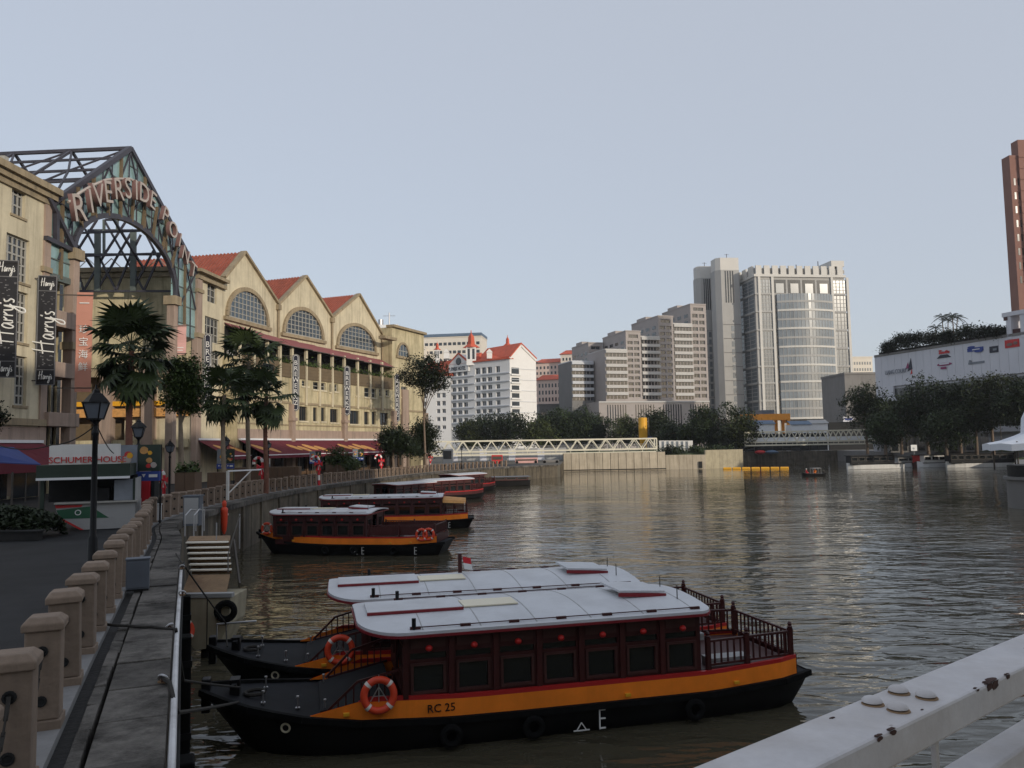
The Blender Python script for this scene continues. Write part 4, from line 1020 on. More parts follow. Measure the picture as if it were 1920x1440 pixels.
# ---- restaurant awnings with printed sausages
def awning(name, lab, segs, zt, zf, proj, mname, prints=0, group=None):
    t = thing(name, lab, 'awning', (segs[0][0].P(0, 0).x, segs[0][0].P(0, 0).y, 3), group=group, world=True)
    for f, u0, u1 in segs:
        n = max(1, int((u1 - u0) / 3.2)); 
        for k in range(n):
            a, b_ = u0 + (u1 - u0) * k / n, u0 + (u1 - u0) * (k + 1) / n
            c = MB(); c.prism([f.P(a + 0.02, zt, 0.15), f.P(b_ - 0.02, zt, 0.15), f.P(b_ - 0.02, zf, proj), f.P(a + 0.02, zf, proj)], (0, 0, 0.05))
            cn = c.build('canvas', M[mname], t)
            c = MB(); c.prism([f.P(a + 0.02, zf, proj + 0.01), f.P(b_ - 0.02, zf, proj + 0.01), f.P(b_ - 0.02, zf - 0.38, proj + 0.03), f.P(a + 0.02, zf - 0.38, proj + 0.03)], f.N * 0.03)
            c.build('valance', M[mname], t)
            if prints and k % 2 == 0:
                for q in range(2):
                    uc = a + (b_ - a) * (0.35 + 0.5 * q); tt = 0.55 + 0.12 * q; pts = []
                    for j in range(14):
                        an = 2 * math.pi * j / 14; x = 1.05 * math.cos(an); y = 0.17 * math.sin(an) + 0.14 * math.cos(an)
                        w_ = min(0.95, max(0.05, tt + y)); pts.append(f.P(uc + x, zt + (zf - zt) * w_ + 0.07, 0.15 + (proj - 0.15) * w_))
                    c = MB(); c.prism(pts, (0, 0, 0.006)); c.build('printed_sausage', M['tan_print'], cn)
        c = MB(); c.cyl(f.P(u0, zf, proj), f.P(u1, zf, proj), 0.06); c.build('front_rail', M['white'], t)
        c = MB(); f.box(c, u0, u1, zt, zt + 0.22, 0.13, 0.4); c.build('wall_rail', M['white'], t)
        for k in range(n + 1):
            u = u0 + (u1 - u0) * k / n
            c = MB(); c.cyl(f.P(u, 2.6, proj - 0.1), f.P(u, zf, proj - 0.1), 0.045); c.build('post', M['frame_dark'], t)
    return t
f0b = Face(F[365], F[415])
awning('awning', 'long maroon restaurant awning with pale sausage pictures below the gabled building', [(f0b, 0.3, f0b.W), (low[0], 0.1, low[0].W), (low[1], 0, low[1].W), (low[2], 0, low[2].W - 0.5)], 7.35, 5.55, 3.6, 'maroon', 1)
awning('awning', 'maroon awning at the left edge behind the kiosk sign', [(fa, 4, 23.4)], 7.0, 5.3, 3.4, 'maroon')
fb = Face((-24.2, 26), (-23.2, 40))
t = thing('canopy', 'blue and maroon canopy slope in front of the left awning', 'awning', (-24, 33, 3.2), world=True)
P_ = [at_y(-60, 838, 32), at_y(25, 840, 39), at_y(76, 872, 38), at_y(-60, 866, 31)]
MB().prism(P_, (0, 0, 0.05)).build('canvas', M['blue_canvas'], t)
MB().prism([P_[3], P_[2], P_[2] - Zv * 0.35, P_[3] - Zv * 0.35], (0.03, -0.03, 0)).build('valance', M['maroon'], t)
for p in (P_[2], P_[3], P_[1]): MB().cyl((p.x, p.y, 3.1), p, 0.05).build('post', M['frame_dark'], t)

# ---- kiosk
K0 = on(112, 990); KY = 30.6
def kp(px, py, Y=KY): return at_y(px, py, Y)
kx0, kx1 = kp(125, 990).x, kp(236, 985).x; kz0 = zq(KY) + 0.02; 
zc = kp(180, 944).z; zr0 = kp(150, 899).z
t = thing('kiosk', 'dark green drinks kiosk with a white counter and white sign board beside the lamp post', 'kiosk', (kx0, KY, kz0), world=True)
xs = kp(80, 900).x; zt_ = kp(150, 833).z; zg = kp(150, 871).z; zw = kp(150, 899).z; xr = kp(212, 870).x; x_sb = kp(100, 850).x
MB().prism([(kx0 + 0.5, KY, kz0), (kx1, KY, kz0), (kx1, KY, zc), (kx0 - 0.35, KY, zc), (kx0 - 0.35, KY, zc - 0.25), (kx0 - 0.2, KY, kz0 + 0.42)], (0, 2.2, 0)).build('counter', M['kiosk_grey'], t)
g = kp(105, 905); 
c = MB().prism([(kx0 - 0.34, KY - 0.012, zc - 0.22), (kx0 + 0.75, KY - 0.012, zc - 0.12), (kx0 + 1.35, KY - 0.012, kz0 + 0.42), (kx0 - 0.22, KY - 0.012, kz0 + 0.45)], (0, 0.01, 0)).build('painted_panel', M['green_print'], t)
MB().prism([(kx0 - 0.38, KY - 0.02, zc - 0.03), (kx0 + 0.5, KY - 0.02, zc - 0.05), (kx0 + 0.45, KY - 0.02, zc - 0.13), (kx0 - 0.36, KY - 0.02, zc - 0.15)], (0, 0.012, 0)).build('painted_stripe', M['red_print'], t)
MB().prism([(kx0 - 0.2, KY - 0.02, kz0 + 0.42), (kx0 - 0.08, KY - 0.02, kz0 + 0.42), (kx0 + 0.55, KY - 0.02, kz0), (kx0 + 0.43, KY - 0.02, kz0)], (0, 0.012, 0)).build('painted_stripe', M['red_print'], t)
MB().torus((kx0 + 0.35, KY - 0.02, kz0 + 0.66), 0.09, 0.016, (0, 1, 0), 20, 6).build('round_logo', M['chalk'], t)
MB().box(kx0 - 0.4, kx1 + 0.05, KY - 0.15, KY + 0.3, zc, zc + 0.06).build('counter_top', M['frame_grey'], t)
MB().box(xs + 0.1, kx1 - 0.1, KY + 1.6, KY + 1.7, zc, zw + 0.1).build('back_wall', M['black_matt'], t)
MB().box(kx1 - 0.75, kx1 - 0.05, KY + 0.1, KY + 0.75, zc + 0.06, zc + 0.85).build('display_fridge', M['grey_print'], t, bevel=0.02)
MB().box(kx1 - 1.5, kx1 - 0.9, KY + 0.2, KY + 0.7, zc + 0.06, zc + 0.55).build('coffee_machine', M['black'], t, bevel=0.02)
for x in (xs + 0.15, kx1 - 0.06): MB().box(x - 0.06, x + 0.06, KY + 0.05, KY + 0.17, kz0, zw + 0.02).build('post', M['kiosk_green'], t)
MB().box(xs, kp(338, 890).x - 0.0 if False else kx1 - 0.2, KY - 0.25, KY + 2.2, zw + 0.09, zg).build('fascia', M['kiosk_green'], t)
MB().box(xs, kx1 - 0.2, KY - 0.3, KY - 0.24, zw, zw + 0.09).build('edge_strip', M['white'], t)
MB().box(x_sb, xr, KY - 0.2, KY - 0.1, zg + 0.01, zt_).build('sign_board', M['white_dirty'], t)
MB().box(kx1 - 0.04, kx1 + 0.0, KY, KY + 2.0, kz0, zw).build('side_panel', M['kiosk_grey'], t)
me = text_mesh('SCHUMER HOUSE', 0.33, 0.03, M['red_print']); put_mesh(me, 'lettering', t, face_mat(((x_sb + xr) / 2 + 0.1, KY - 0.23, zg + 0.17), (1, 0, 0)) @ Matrix.Diagonal((0.95, 1, 1, 1)))

t.rotation_euler = (0, 0, R(20)); t.scale = (1.06, 1, 1)

# ---- food picture boards over blue strips
def food_board(px0, px1, pyt, pyb, Y, lab, panels=2):
    a = at_y(px0, pyb, Y); b_ = at_y(px1, pyb, Y); zt = at_y((px0 + px1) / 2, pyt, Y).z; zb = (a.z + b_.z) / 2; h = zt - zb
    t = thing('menu_board', lab, 'menu board', (a.x, Y, 3), world=True, group='food picture boards of the restaurants')
    w = (b_.x - a.x) / panels; zs = zb + h * 0.26
    for k in range(panels):
        x0 = a.x + w * k + 0.03 * w; x1 = a.x + w * (k + 1) - 0.03 * w
        MB().box(x0, x1, Y, Y + 0.08, zs + 0.02, zt).build('picture', M['grey_print'] if k % 2 == 0 else M['kiosk_green'], t)
        rr = random.Random(int(px0) + k)
        for q in range(5):
            cx, cz, r_ = rr.uniform(x0 + w * .22, x1 - w * .22), rr.uniform(zs + h * .15, zt - h * .15), w * rr.uniform(.10, .2)
            pts = [(cx + r_ * math.cos(j * .5236) * rr.uniform(.8, 1.1), Y - 0.012 - 0.002 * q, cz + r_ * .9 * math.sin(j * .5236)) for j in range(12)]
            MB().prism(pts, (0, 0.01, 0)).build('printed_food', M[('tan_print', 'tan_print', 'red_print', 'letter_face', 'yellow')[q]], t)
        MB().box(x0, x1, Y - 0.06, Y + 0.1, zb, zs).build('blue_strip', M['blue_print'], t)
        zc_ = (zb + zs) / 2
        MB().box(x0 + w * .5, x1 - w * .08, Y - 0.075, Y - 0.061, zc_ - h * .03, zc_ + h * .05).build('white_print', M['chalk'], t)
        MB().prism([(x0 + w * .2, Y - .075, zc_ + h * .06), (x0 + w * .36, Y - .075, zc_ + h * .06), (x0 + w * .28, Y - .075, zc_ - h * .03)], (0, .012, 0)).build('white_print', M['chalk'], t)
    for x in (a.x + 0.05, b_.x - 0.05): MB().cyl((x, Y + 0.12, zq(Y)), (x, Y + 0.12, zt), 0.04).build('post', M['black'], t)
    return t
food_board(213, 301, 834, 902, 33.5, 'large board of food pictures with a blue strip right of the green kiosk')
food_board(406, 439, 842, 879, 62, 'food picture board beside the lamp post under the first awning', 2)
food_board(580, 602, 846, 869, 84, 'small food picture board behind the middle candy cane', 2)
food_board(661, 682, 842, 863, 103, 'small food picture board near the far shrubs', 2)
t = thing('vending_cabinet', 'red drinks cabinet standing behind the second lamp post', 'drinks cabinet', (at_y(276, 925, 35).x, 35, zq(35)))
MB().box(-0.36, 0.22, -0.25, 0.3, 0.45, 2.05).build('body', M['candy_red'], t, bevel=0.03)
MB().box(-0.36, 0.22, -0.26, 0.3, 0, 0.45).build('base', M['black'], t)
MB().box(0.25, 0.4, -0.2, 0.25, 0, 2.3).build('side_post', M['black_matt'], t)
t = thing('cooler', 'small pale gas bottle standing beside the red cabinet', 'gas bottle', (at_y(266, 930, 34).x, 33.8, zq(34)))
MB().lathe([(0.1, 0), (0.14, 0.03), (0.14, 0.55), (0.09, 0.66), (0.04, 0.7), (0.04, 0.76)], 12).build('bottle', M['kiosk_grey'], t, smooth=True)
MB().cyl((0, 0, 0.76), (0, 0, 0.83), 0.055).build('valve', M['black'], t)

# ---- lamp posts
def make_lamp():
    t = thing('lamp_post', '', 'street lamp')
    MB().lathe([(0.16, 0), (0.16, 0.12), (0.12, 0.18), (0.11, 0.7), (0.075, 0.78), (0.068, 2.2), (0.06, 3.2), (0.085, 3.24), (0.085, 3.3), (0.05, 3.36), (0.05, 3.5), (0.12, 3.58), (0.14, 3.62)], 14).build('post', M['black'], t, smooth=True)
    l = MB(); a, b_ = 0.13, 0.215
    l._add([(-a, -a, 3.63), (a, -a, 3.63), (a, a, 3.63), (-a, a, 3.63), (-b_, -b_, 4.02), (b_, -b_, 4.02), (b_, b_, 4.02), (-b_, b_, 4.02)], [(3, 2, 1, 0), (0, 1, 5, 4), (1, 2, 6, 5), (2, 3, 7, 6), (3, 0, 4, 7), (4, 5, 6, 7)])
    lan = l.build('lantern', M['grey_box'], t)
    fr = MB()
    for sx in (-1, 1):
        for sy in (-1, 1): fr.bar((sx * a * 1.03, sy * a * 1.03, 3.62), (sx * b_ * 1.03, sy * b_ * 1.03, 4.02), 0.03)
    for z, r_ in ((3.62, a), (4.02, b_)):
        for k in range(4):
            q = [(-r_, -r_), (r_, -r_), (r_, r_), (-r_, r_)]; fr.bar((*[v * 1.05 for v in q[k]], z), (*[v * 1.05 for v in q[(k + 1) % 4]], z), 0.035)
    fr.build('frame', M['black'], lan)
    MB().lathe([(0.33, 4.03), (0.31, 4.07), (0.16, 4.24), (0.10, 4.27), (0.09, 4.33), (0.03, 4.37), (0.02, 4.47)], 4).build('hood', M['black'], t)
    return t
lamp = make_lamp(); kids()
for i, (px, py, lab) in enumerate([(173, 1064, 'nearest black lantern lamp post, rising between the front bollards'), (257, 978, 'second black lamp post, beside the red cabinet'),
                               (423, 923, 'third black lamp post, at the end of the first palm group'), (503, 905, 'slim black lamp post right of the palm trunks'), (866, 880, 'dark lamp pole at the far end of the quay'), (317, 950, 'slim black lamp post beside the round tree')]):
    p = on(px, py); sc_ = 1.0 if i < 4 else 0.85
    if i == 0: o = lamp; o.location = p; o['label'] = lab; o['group'] = 'black lamp posts along the promenade'
    else: o = dup(lamp, p, 0.3 * i, sc_, label=lab)
# cables hanging at the nearest lamp
lp_ = on(173, 1064); rope([lp_ + Vector((-0.02, 0, 3.45)), lp_ + Vector((-1.3, 0.4, 3.0)), lp_ + Vector((-3.4, 1.5, 3.05))], 0.015, 'thin cable drooping from the nearest lamp post to the left', grp='lamp cables', sag=0.12)
rope([lp_ + Vector((0.02, 0, 3.5)), at_y(213, 850, 26)], 0.015, 'thin cable running from the nearest lamp post to the kiosk', grp='lamp cables', sag=0.1)

# ---- candy canes
def make_cane(full=True):
    t = thing('candy_cane', '', 'candy cane')
    pts = [Vector((0, 0, 0.16 * k)) for k in range(12)]
    for k in range(1, 11):
        a = math.pi - k * math.pi * 1.1 / 10; pts.append(Vector((-0.28 + -0.28 * math.cos(a) * -1 * -1, 0, 1.76 + 0.28 * math.sin(a))) if False else Vector((-0.28 + 0.28 * math.cos(math.pi * 1.1 * k / 10), 0, 1.76 + 0.28 * math.sin(math.pi * 1.1 * k / 10))))
    MB().tube(pts, 0.085, 12).build('cane', M['candy_white'], t, smooth=True)
    # spiral stripe
    sp = MB(); n = len(pts)
    dense = []
    for a, b_ in zip(pts, pts[1:]):
        for q in range(4): dense.append(a.lerp(b_, q / 4))
    for k in range(len(dense) - 6):
        ph = k * 0.36
        if (k // 9) % 2 == 0:
            a, b_ = dense[k], dense[k + 1]; sp.tube([a, a + (b_ - a) * 1.05], 0.09, 10)
    sp.build('stripe', M['candy_red'], t, smooth=True)
    bw = MB()
    for sg in (-1, 1): bw.prism([(0, -0.1, 1.5), (sg * 0.28, -0.12, 1.68), (sg * 0.28, -0.12, 1.36)], (0, -0.06, 0))
    bw.sphere((0, -0.14, 1.51), 0.075, 8, 6)
    for sg in (-1, 1): bw.prism([(0, -0.1, 1.5), (sg * 0.2, -0.1, 1.05), (sg * 0.06, -0.1, 1.02)], (0, -0.03, 0))
    bw.build('bow', M['candy_red'], t)
    return t
cane = make_cane(); kids()
for i, (px, py, sc_, lab) in enumerate([(307, 950, 1.15, 'candy cane at the bend behind the white meter box, its top out of sight'), (492, 925, 1.3, 'candy cane with a red bow and white panel right of the palms'), (598, 910, 1.3, 'candy cane with a red bow in front of the middle awning'),
                                 (715, 895, 1.3, 'candy cane before the far dark shrubs'), (807, 880, 1.3, 'small candy cane farthest along the quay')]):
    p = on(px, py)
    if i == 0: o = cane; o.location = p; o['label'] = lab; o['group'] = 'christmas candy canes along the quay'
    else: o = dup(cane, p, 0.2 * (i - 2), sc_, label=lab)
# white gate barrier by the third lamp
p0 = at_y(427, 905, 47.5); p1 = at_y(490, 881, 49)
t = thing('barrier_frame', 'white metal swing frame with a slanting brace beside the second candy cane', 'metal frame', (p0.x, p0.y, zq(47)), world=True)
zb = zq(47) + 0.2; zt = at_y(440, 883, 47.5).z
MB().bar((p0.x, p0.y, zb), (p0.x, p0.y, zt), 0.14).build('post', M['white_dirty'], t)
MB().bar((p0.x, p0.y, zt), (p1.x, p1.y, zt + 0.02), 0.08).build('top_arm', M['white'], t)
MB().bar((p0.x, p0.y, zb + 0.35), (p0.x + (p1.x - p0.x) * 0.7, p0.y + (p1.y - p0.y) * 0.7, zt), 0.06).build('brace', M['white_dirty'], t)
t = thing('pole', 'slender pale pole standing at the quay by the timber planter', 'pole', on(369, 928)); MB().cyl((0, 0, 0), (0, 0, 2.1), 0.035).build('shaft', M['kiosk_grey'], t); MB().sphere((0, 0, 2.13), 0.06).build('finial', M['kiosk_grey'], t)

# ---- timber planters / terrace fronts
def planter(px0, px1, pyt, pyb, Y, lab, leaf=True, mm='wood_tan', grp='timber planters along the restaurant terrace'):
    a = at_y(px0, pyb, Y); b_ = at_y(px1, pyb, Y); zt = at_y((px0 + px1) / 2, pyt, Y).z; z0 = zq(Y) - 0.05
    t = thing('planter', lab, 'planter', (a.x, Y, z0), world=True, group=grp)
    n = max(1, int((b_.x - a.x) / 0.45)); w = (b_.x - a.x) / n
    for k in range(n): MB().box(a.x + k * w + 0.01, a.x + (k + 1) * w - 0.01, Y, Y + 1.0, z0, zt).build('board', M[mm], t)
    if leaf:
        g = MB(); rr = random.Random(int(px0))
        for k in range(int(260 * (b_.x - a.x))):
            q = Vector((rr.uniform(a.x, b_.x), Y + rr.uniform(0, 1.0), zt + abs(rr.gauss(0, 0.22)))); d = Vector((rr.uniform(-1, 1), rr.uniform(-1, 1), rr.uniform(-.3, 1))).normalized() * 0.16
            e = d.cross(Vector((rr.uniform(-1, 1), rr.uniform(-1, 1), 1))).normalized() * 0.06; g.quad(q - e, q + d, q + e, q - d * .6)
        o = g.build('planting', M['leaf_mid'], t); o['kind'] = 'stuff'
    return t
planter(327, 365, 886, 925, 44, 'tan timber planter at the corner left of the slender pole')
planter(388, 422, 886, 918, 52, 'tan timber planter left of the third lamp post', False)
planter(440, 560, 876, 896, 72, 'long low brown terrace front behind the swing frame and candy cane', False)
planter(610, 668, 866, 886, 92, 'planter with bright grass beyond the middle candy cane', True)
# hedge on the far left with a dark box
def leafbox(name, x0, x1, y0, y1, z0, z1, n, sz, mm, lab, cat, seed, grp=None):
    t = thing(name, lab, cat, ((x0 + x1) / 2, (y0 + y1) / 2, z0), world=True, group=grp); rr = random.Random(seed); g = MB()
    for k in range(n):
        u, v = rr.uniform(-1, 1), rr.uniform(-1, 1); r_ = math.sqrt(max(0, 1 - 0.55 * (u * u + v * v)))
        q = Vector(((x0 + x1) / 2 + u * (x1 - x0) / 2, (y0 + y1) / 2 + v * (y1 - y0) / 2, z0 + (z1 - z0) * r_ * rr.uniform(0.25, 1.0) ** 0.6))
        d = Vector((rr.uniform(-1, 1), rr.uniform(-1, 1), rr.uniform(-.5, 1))).normalized() * sz; e = d.cross(Vector((rr.uniform(-1, 1), rr.uniform(-1, 1), 1))).normalized() * sz * 0.45
        g.quad(q - e, q + d, q + e, q - d)
    g.build('foliage', M[mm], t)
    for k in range(5):
        q = Vector((rr.uniform(x0, x1) * .6 + (x0 + x1) * .2, (y0 + y1) / 2, z0)); MB().cyl(q, q + Vector((0, 0, (z1 - z0) * 0.8)), 0.04, 0.02, 6).build('stem', M['bark'], t)
    return t
zz = zq(28); leafbox('hedge', -20.5, -16.2, 27.6, 29.4, zz - 0.1, zz + 1.15, 5200, 0.11, 'leaf_dark', 'dense dark green hedge at the left edge in front of the awnings', 'hedge', 5)
t = thing('planter_box', 'dark planter trough below the hedge at the left edge', 'planter', (-18.3, 27.5, zz)); MB().box(-2.4, 2.2, -0.2, 0.1, 0, 0.28).build('trough', M['gutter'], t); MB().box(-2.45, 2.25, -0.25, 0.12, 0.28, 0.33).build('rim', M['black_matt'], t)

# ---- banners and vertical signs
def script_strokes(strokes, scale):
    return [[Vector((x * scale, y * scale, 0)) for x, y in s_] for s_ in strokes]
HARRY = [[(0, 0), (0.06, 0.5), (0.16, 1.0)], [(0.42, 0.0), (0.48, 0.5), (0.58, 1.05)], [(-0.1, 0.48), (0.25, 0.52), (0.62, 0.58)],
         [(0.95, 0.42), (0.85, 0.47), (0.74, 0.32), (0.72, 0.1), (0.82, 0.04), (0.93, 0.25), (0.97, 0.42), (0.98, 0.12), (1.06, 0.05)],
         [(1.1, 0.05), (1.14, 0.4), (1.17, 0.3), (1.3, 0.42)], [(1.36, 0.05), (1.4, 0.4), (1.43, 0.3), (1.56, 0.43)],
         [(1.64, 0.42), (1.66, 0.14), (1.78, 0.08), (1.88, 0.42), (1.84, 0.0), (1.74, -0.36), (1.56, -0.42), (1.6, -0.2), (1.95, 0.2)],
         [(2.02, 0.62), (1.98, 0.52)], [(2.22, 0.42), (2.1, 0.38), (2.12, 0.26), (2.22, 0.16), (2.16, 0.04), (2.04, 0.05)]]
def smooth_line(P, n=6):
    if len(P) < 3: return P
    Q = [P[0] * 2 - P[1]] + P + [P[-1] * 2 - P[-2]]; o_ = []
    for i in range(1, len(Q) - 2):
        for k in range(n):
            t = k / n; a, b_, c, d = Q[i - 1:i + 3]; o_.append(0.5 * ((2 * b_) + (c - a) * t + (2 * a - 5 * b_ + 4 * c - d) * t * t + (3 * b_ - a - 3 * c + d) * t ** 3))
    return o_ + [P[-1]]
def vbanner(px0, px1, pyt, pyb, Y, lab, kind):
    """upright banner facing the river walk, hung clear of the wall on two arms"""
    a = at_y((px0 + px1) / 2, pyt, Y); b_ = at_y((px0 + px1) / 2, pyb, Y); w = (px1 - px0) / 1500 * Y * 1.0; h = a.z - b_.z
    U = Vector((0.96, 0.28, 0)) if kind == 'script' else Vector((0.985, 0.17, 0)); U.normalize(); w /= U.x; Nn = Vector((U.y, -U.x, 0))
    t = thing('banner' if kind in ('script', 'pink', 'pale') else 'hanging_sign', lab, 'banner' if kind in ('script', 'pink', 'pale') else 'sign', (b_.x, b_.y, b_.z), world=True, group=None)
    c0 = Vector((b_.x, b_.y, 0))
    def P(u, z, o_=0.0): return c0 + U * u + Nn * o_ + Zv * (b_.z + z)
    def bx(m_, u0, u1, z0, z1, o0, o1): return m_.obox(P((u0 + u1) / 2, (z0 + z1) / 2, (o0 + o1) / 2), U * (u1 - u0) / 2, Zv * (z1 - z0) / 2, Nn * (o1 - o0) / 2)
    for z in (0.04 * h, 0.97 * h):
        mb = MB(); mb.bar(P(-w / 2 - 1.6, z), P(w / 2 + 0.1, z), 0.08); mb.build('arm', M['frame_dark'], t)
    if kind == 'script':
        bx(MB(), -w / 2, w / 2, 0, h, -0.04, 0.04).build('board', M['sign_black'], t)
        fr = MB()
        for u in (-w / 2, w / 2 - 0.06): bx(fr, u, u + 0.06, 0, h, 0.041, 0.06)
        for z in (0, h - 0.06, 0.135 * h, 0.855 * h): bx(fr, -w / 2 + 0.061, w / 2 - 0.061, z, z + 0.06, 0.041, 0.058)
        fr.build('border', M['chalk_dim'], t)
        big = MB(); sc_ = h * 0.165
        for s_ in HARRY:
            L_s = smooth_line([Vector((x, y, 0)) for x, y in s_]); big.tube([P((-(p.y) + 0.35) * sc_ * 1.15 + 0, h * 0.30 + p.x * sc_, 0.06) for p in L_s], 0.055 if Y < 70 else 0.06, 5)
        big.build('script_lettering', M['chalk'], t)
        for zc_ in (0.07, 0.92):
            sm = MB(); s2 = w * 0.30
            for s_ in HARRY:
                L_s = smooth_line([Vector((x, y, 0)) for x, y in s_]); sm.tube([P((p.x - 1.1) * s2 * 1.0, h * zc_ + (p.y - 0.25) * s2 * 1.6, 0.055) for p in L_s], 0.028, 4)
            sm.build('small_lettering', M['chalk'], t)
        ch = MB(); rr = random.Random(int(px0))
        for q in range(34):
            u, z = rr.uniform(-w * .42, w * .40), rr.choice([rr.uniform(0.15, 0.30), rr.uniform(0.66, 0.84)]) * h
            bx(ch, u, u + rr.uniform(.1, .3) * w * .4, z, z + rr.uniform(.03, .09), 0.041, 0.048)
        ch.build('chalk_drawing', M['chalk_dim'], t)
    elif kind in ('pink', 'pale'):
        n = 10; m = MB(); rr = random.Random(3)
        for k in range(n):
            z0, z1 = h * k / n, h * (k + 1) / n; o0, o1 = 0.05 * math.sin(k * 1.1), 0.05 * math.sin((k + 1) * 1.1)
            m.quad(P(-w / 2, z0, o0), P(w / 2, z0, o0), P(w / 2, z1, o1), P(-w / 2, z1, o1)); m.quad(P(-w / 2, z1, o1 - .02), P(w / 2, z1, o1 - .02), P(w / 2, z0, o0 - .02), P(-w / 2, z0, o0 - .02))
        m.build('cloth', M['banner_pink' if kind == 'pink' else 'banner_pale'], t)
        if kind == 'pink':
            me = None
            for q, ch_ in enumerate('珍宝海鲜'):
                me = text_mesh(ch_, w * 0.62, 0.02, M['chalk'])
                if len(me.polygons): put_mesh(me, 'character', t, face_mat(P(0, h * (0.62 - 0.125 * q), 0.09), U))
            bx(MB(), -w * .3, w * .3, h * .885, h * .895, 0.06, 0.075).build('white_line', M['chalk'], t)
        else:
            bx(MB(), -w * .3, w * .3, h * .22, h * .25, 0.06, 0.075).build('white_line', M['chalk'], t); bx(MB(), -w * .25, w * .25, h * .13, h * .16, 0.06, 0.075).build('white_line', M['chalk'], t)
    else:
        def outline(g, o_):
            r_ = w / 2 - g; pts = []
            for k in range(9): a_ = math.pi * k / 8; pts.append(P(r_ * math.cos(a_), h - w / 2 + r_ * math.sin(a_), o_))
            for k in range(9): a_ = math.pi + math.pi * k / 8; pts.append(P(r_ * math.cos(a_), w / 2 + r_ * math.sin(a_), o_))
            return pts
        MB().prism(outline(0, -0.1), Nn * 0.2).build('board', M['frame_grey'], t)
        MB().prism(outline(w * .07, 0.101), Nn * 0.02).build('inner_panel', M['navy'], t)
        MB().prism(outline(w * .16, 0.122), Nn * 0.015).build('rim_line', M['chalk'], t)
        MB().prism(outline(w * .22, 0.138), Nn * 0.015).build('dark_panel', M['navy'], t)
        word = 'BREWERKZ'; zh = h * 0.80 / len(word)
        for q, ch_ in enumerate(word):
            me = text_mesh(ch_, zh * 1.12, 0.02, M['chalk'], 'letter'); put_mesh(me, 'letter', t, face_mat(P(0, h * 0.895 - zh * (q + 0.5), 0.165), U) @ Matrix.Diagonal((min(1.0, w * 0.55 / (zh * 0.75)), 1, 1, 1)))
    return t
vbanner(-12, 26, 488, 708, 56.0, 'black chalk style banner with white script cut by the left edge', 'script')
vbanner(69, 100, 517, 722, 60.6, 'black chalk style banner with white script beside the glass gable', 'script')
vbanner(141, 169, 548, 735, 61.5, 'salmon pink vertical banner with white Chinese characters on the left column', 'pink')
vbanner(326, 348, 609, 665, 82.5, 'short pale pink banner on the right column of the glass gable', 'pale')
for px0, px1, pyt, pyb, Y, lab in [(381, 396, 625, 765, 88, 'tall narrow lettered sign nearest the glass gable'), (425, 438, 637, 752, 94, 'lettered vertical sign partly hidden by the palms'), (548, 561, 664, 771, 105.5, 'lettered vertical sign on the pier right of the palms'),
                              (645, 657, 686, 779, 117, 'lettered vertical sign between the second and third gables'), (740, 750, 701, 791, 131, 'lettered vertical sign on the pier before the plain end block'), (781, 791, 719, 787, 142, 'lettered vertical sign at the far corner behind the tall tree')]:
    o = vbanner(px0, px1, pyt, pyb, Y, lab, 'sign'); o['group'] = 'vertical lettered signs on the gabled building'
# ================================================================== vegetation
def leaf_cloud(name, n, blobs, lsz, mm, seed, flat=0.0):
    """leaf clumps spread through several uneven blobs; each leaf a folded pair of faces"""
    rr = random.Random(seed); v = []; f = []
    tot = sum(b[3] ** 2 for b in blobs)
    for (cx, cy, cz, r, sq) in blobs:
        k = int(n * r * r / tot); nclump = max(4, k // 26)
        for c in range(nclump):
            d = Vector((rr.gauss(0, 1), rr.gauss(0, 1), rr.gauss(0, 1))).normalized(); rad = r * (rr.random() ** 0.33)
            rad *= 1 + 0.18 * math.sin(d.x * 5 + seed) * math.cos(d.z * 4)
            cc = Vector((cx, cy, cz)) + Vector((d.x * rad, d.y * rad, d.z * rad * sq)); cr = lsz * rr.uniform(1.6, 3.2)
            for q in range(26):
                p = cc + Vector((rr.gauss(0, 1), rr.gauss(0, 1), rr.gauss(0, 0.7))) * cr * 0.55
                a = Vector((rr.uniform(-1, 1), rr.uniform(-1, 1), rr.uniform(-0.9, 0.5))).normalized()
                s_ = a.cross(Vector((rr.uniform(-.4, .4), rr.uniform(-.4, .4), 1))); s_ = s_.normalized() if s_.length > 1e-3 else Vector((1, 0, 0))
                L = lsz * rr.uniform(0.7, 1.3); w = L * 0.33; o = len(v)
                v += [tuple(p - a * L * 0.5), tuple(p + s_ * w), tuple(p + a * L * 0.5 - Vector((0, 0, L * 0.15))), tuple(p - s_ * w)]
                f.append((o, o + 1, o + 2, o + 3))
    me = bpy.data.meshes.new(name); me.from_pydata(v, [], f); me.materials.append(M[mm]); return me
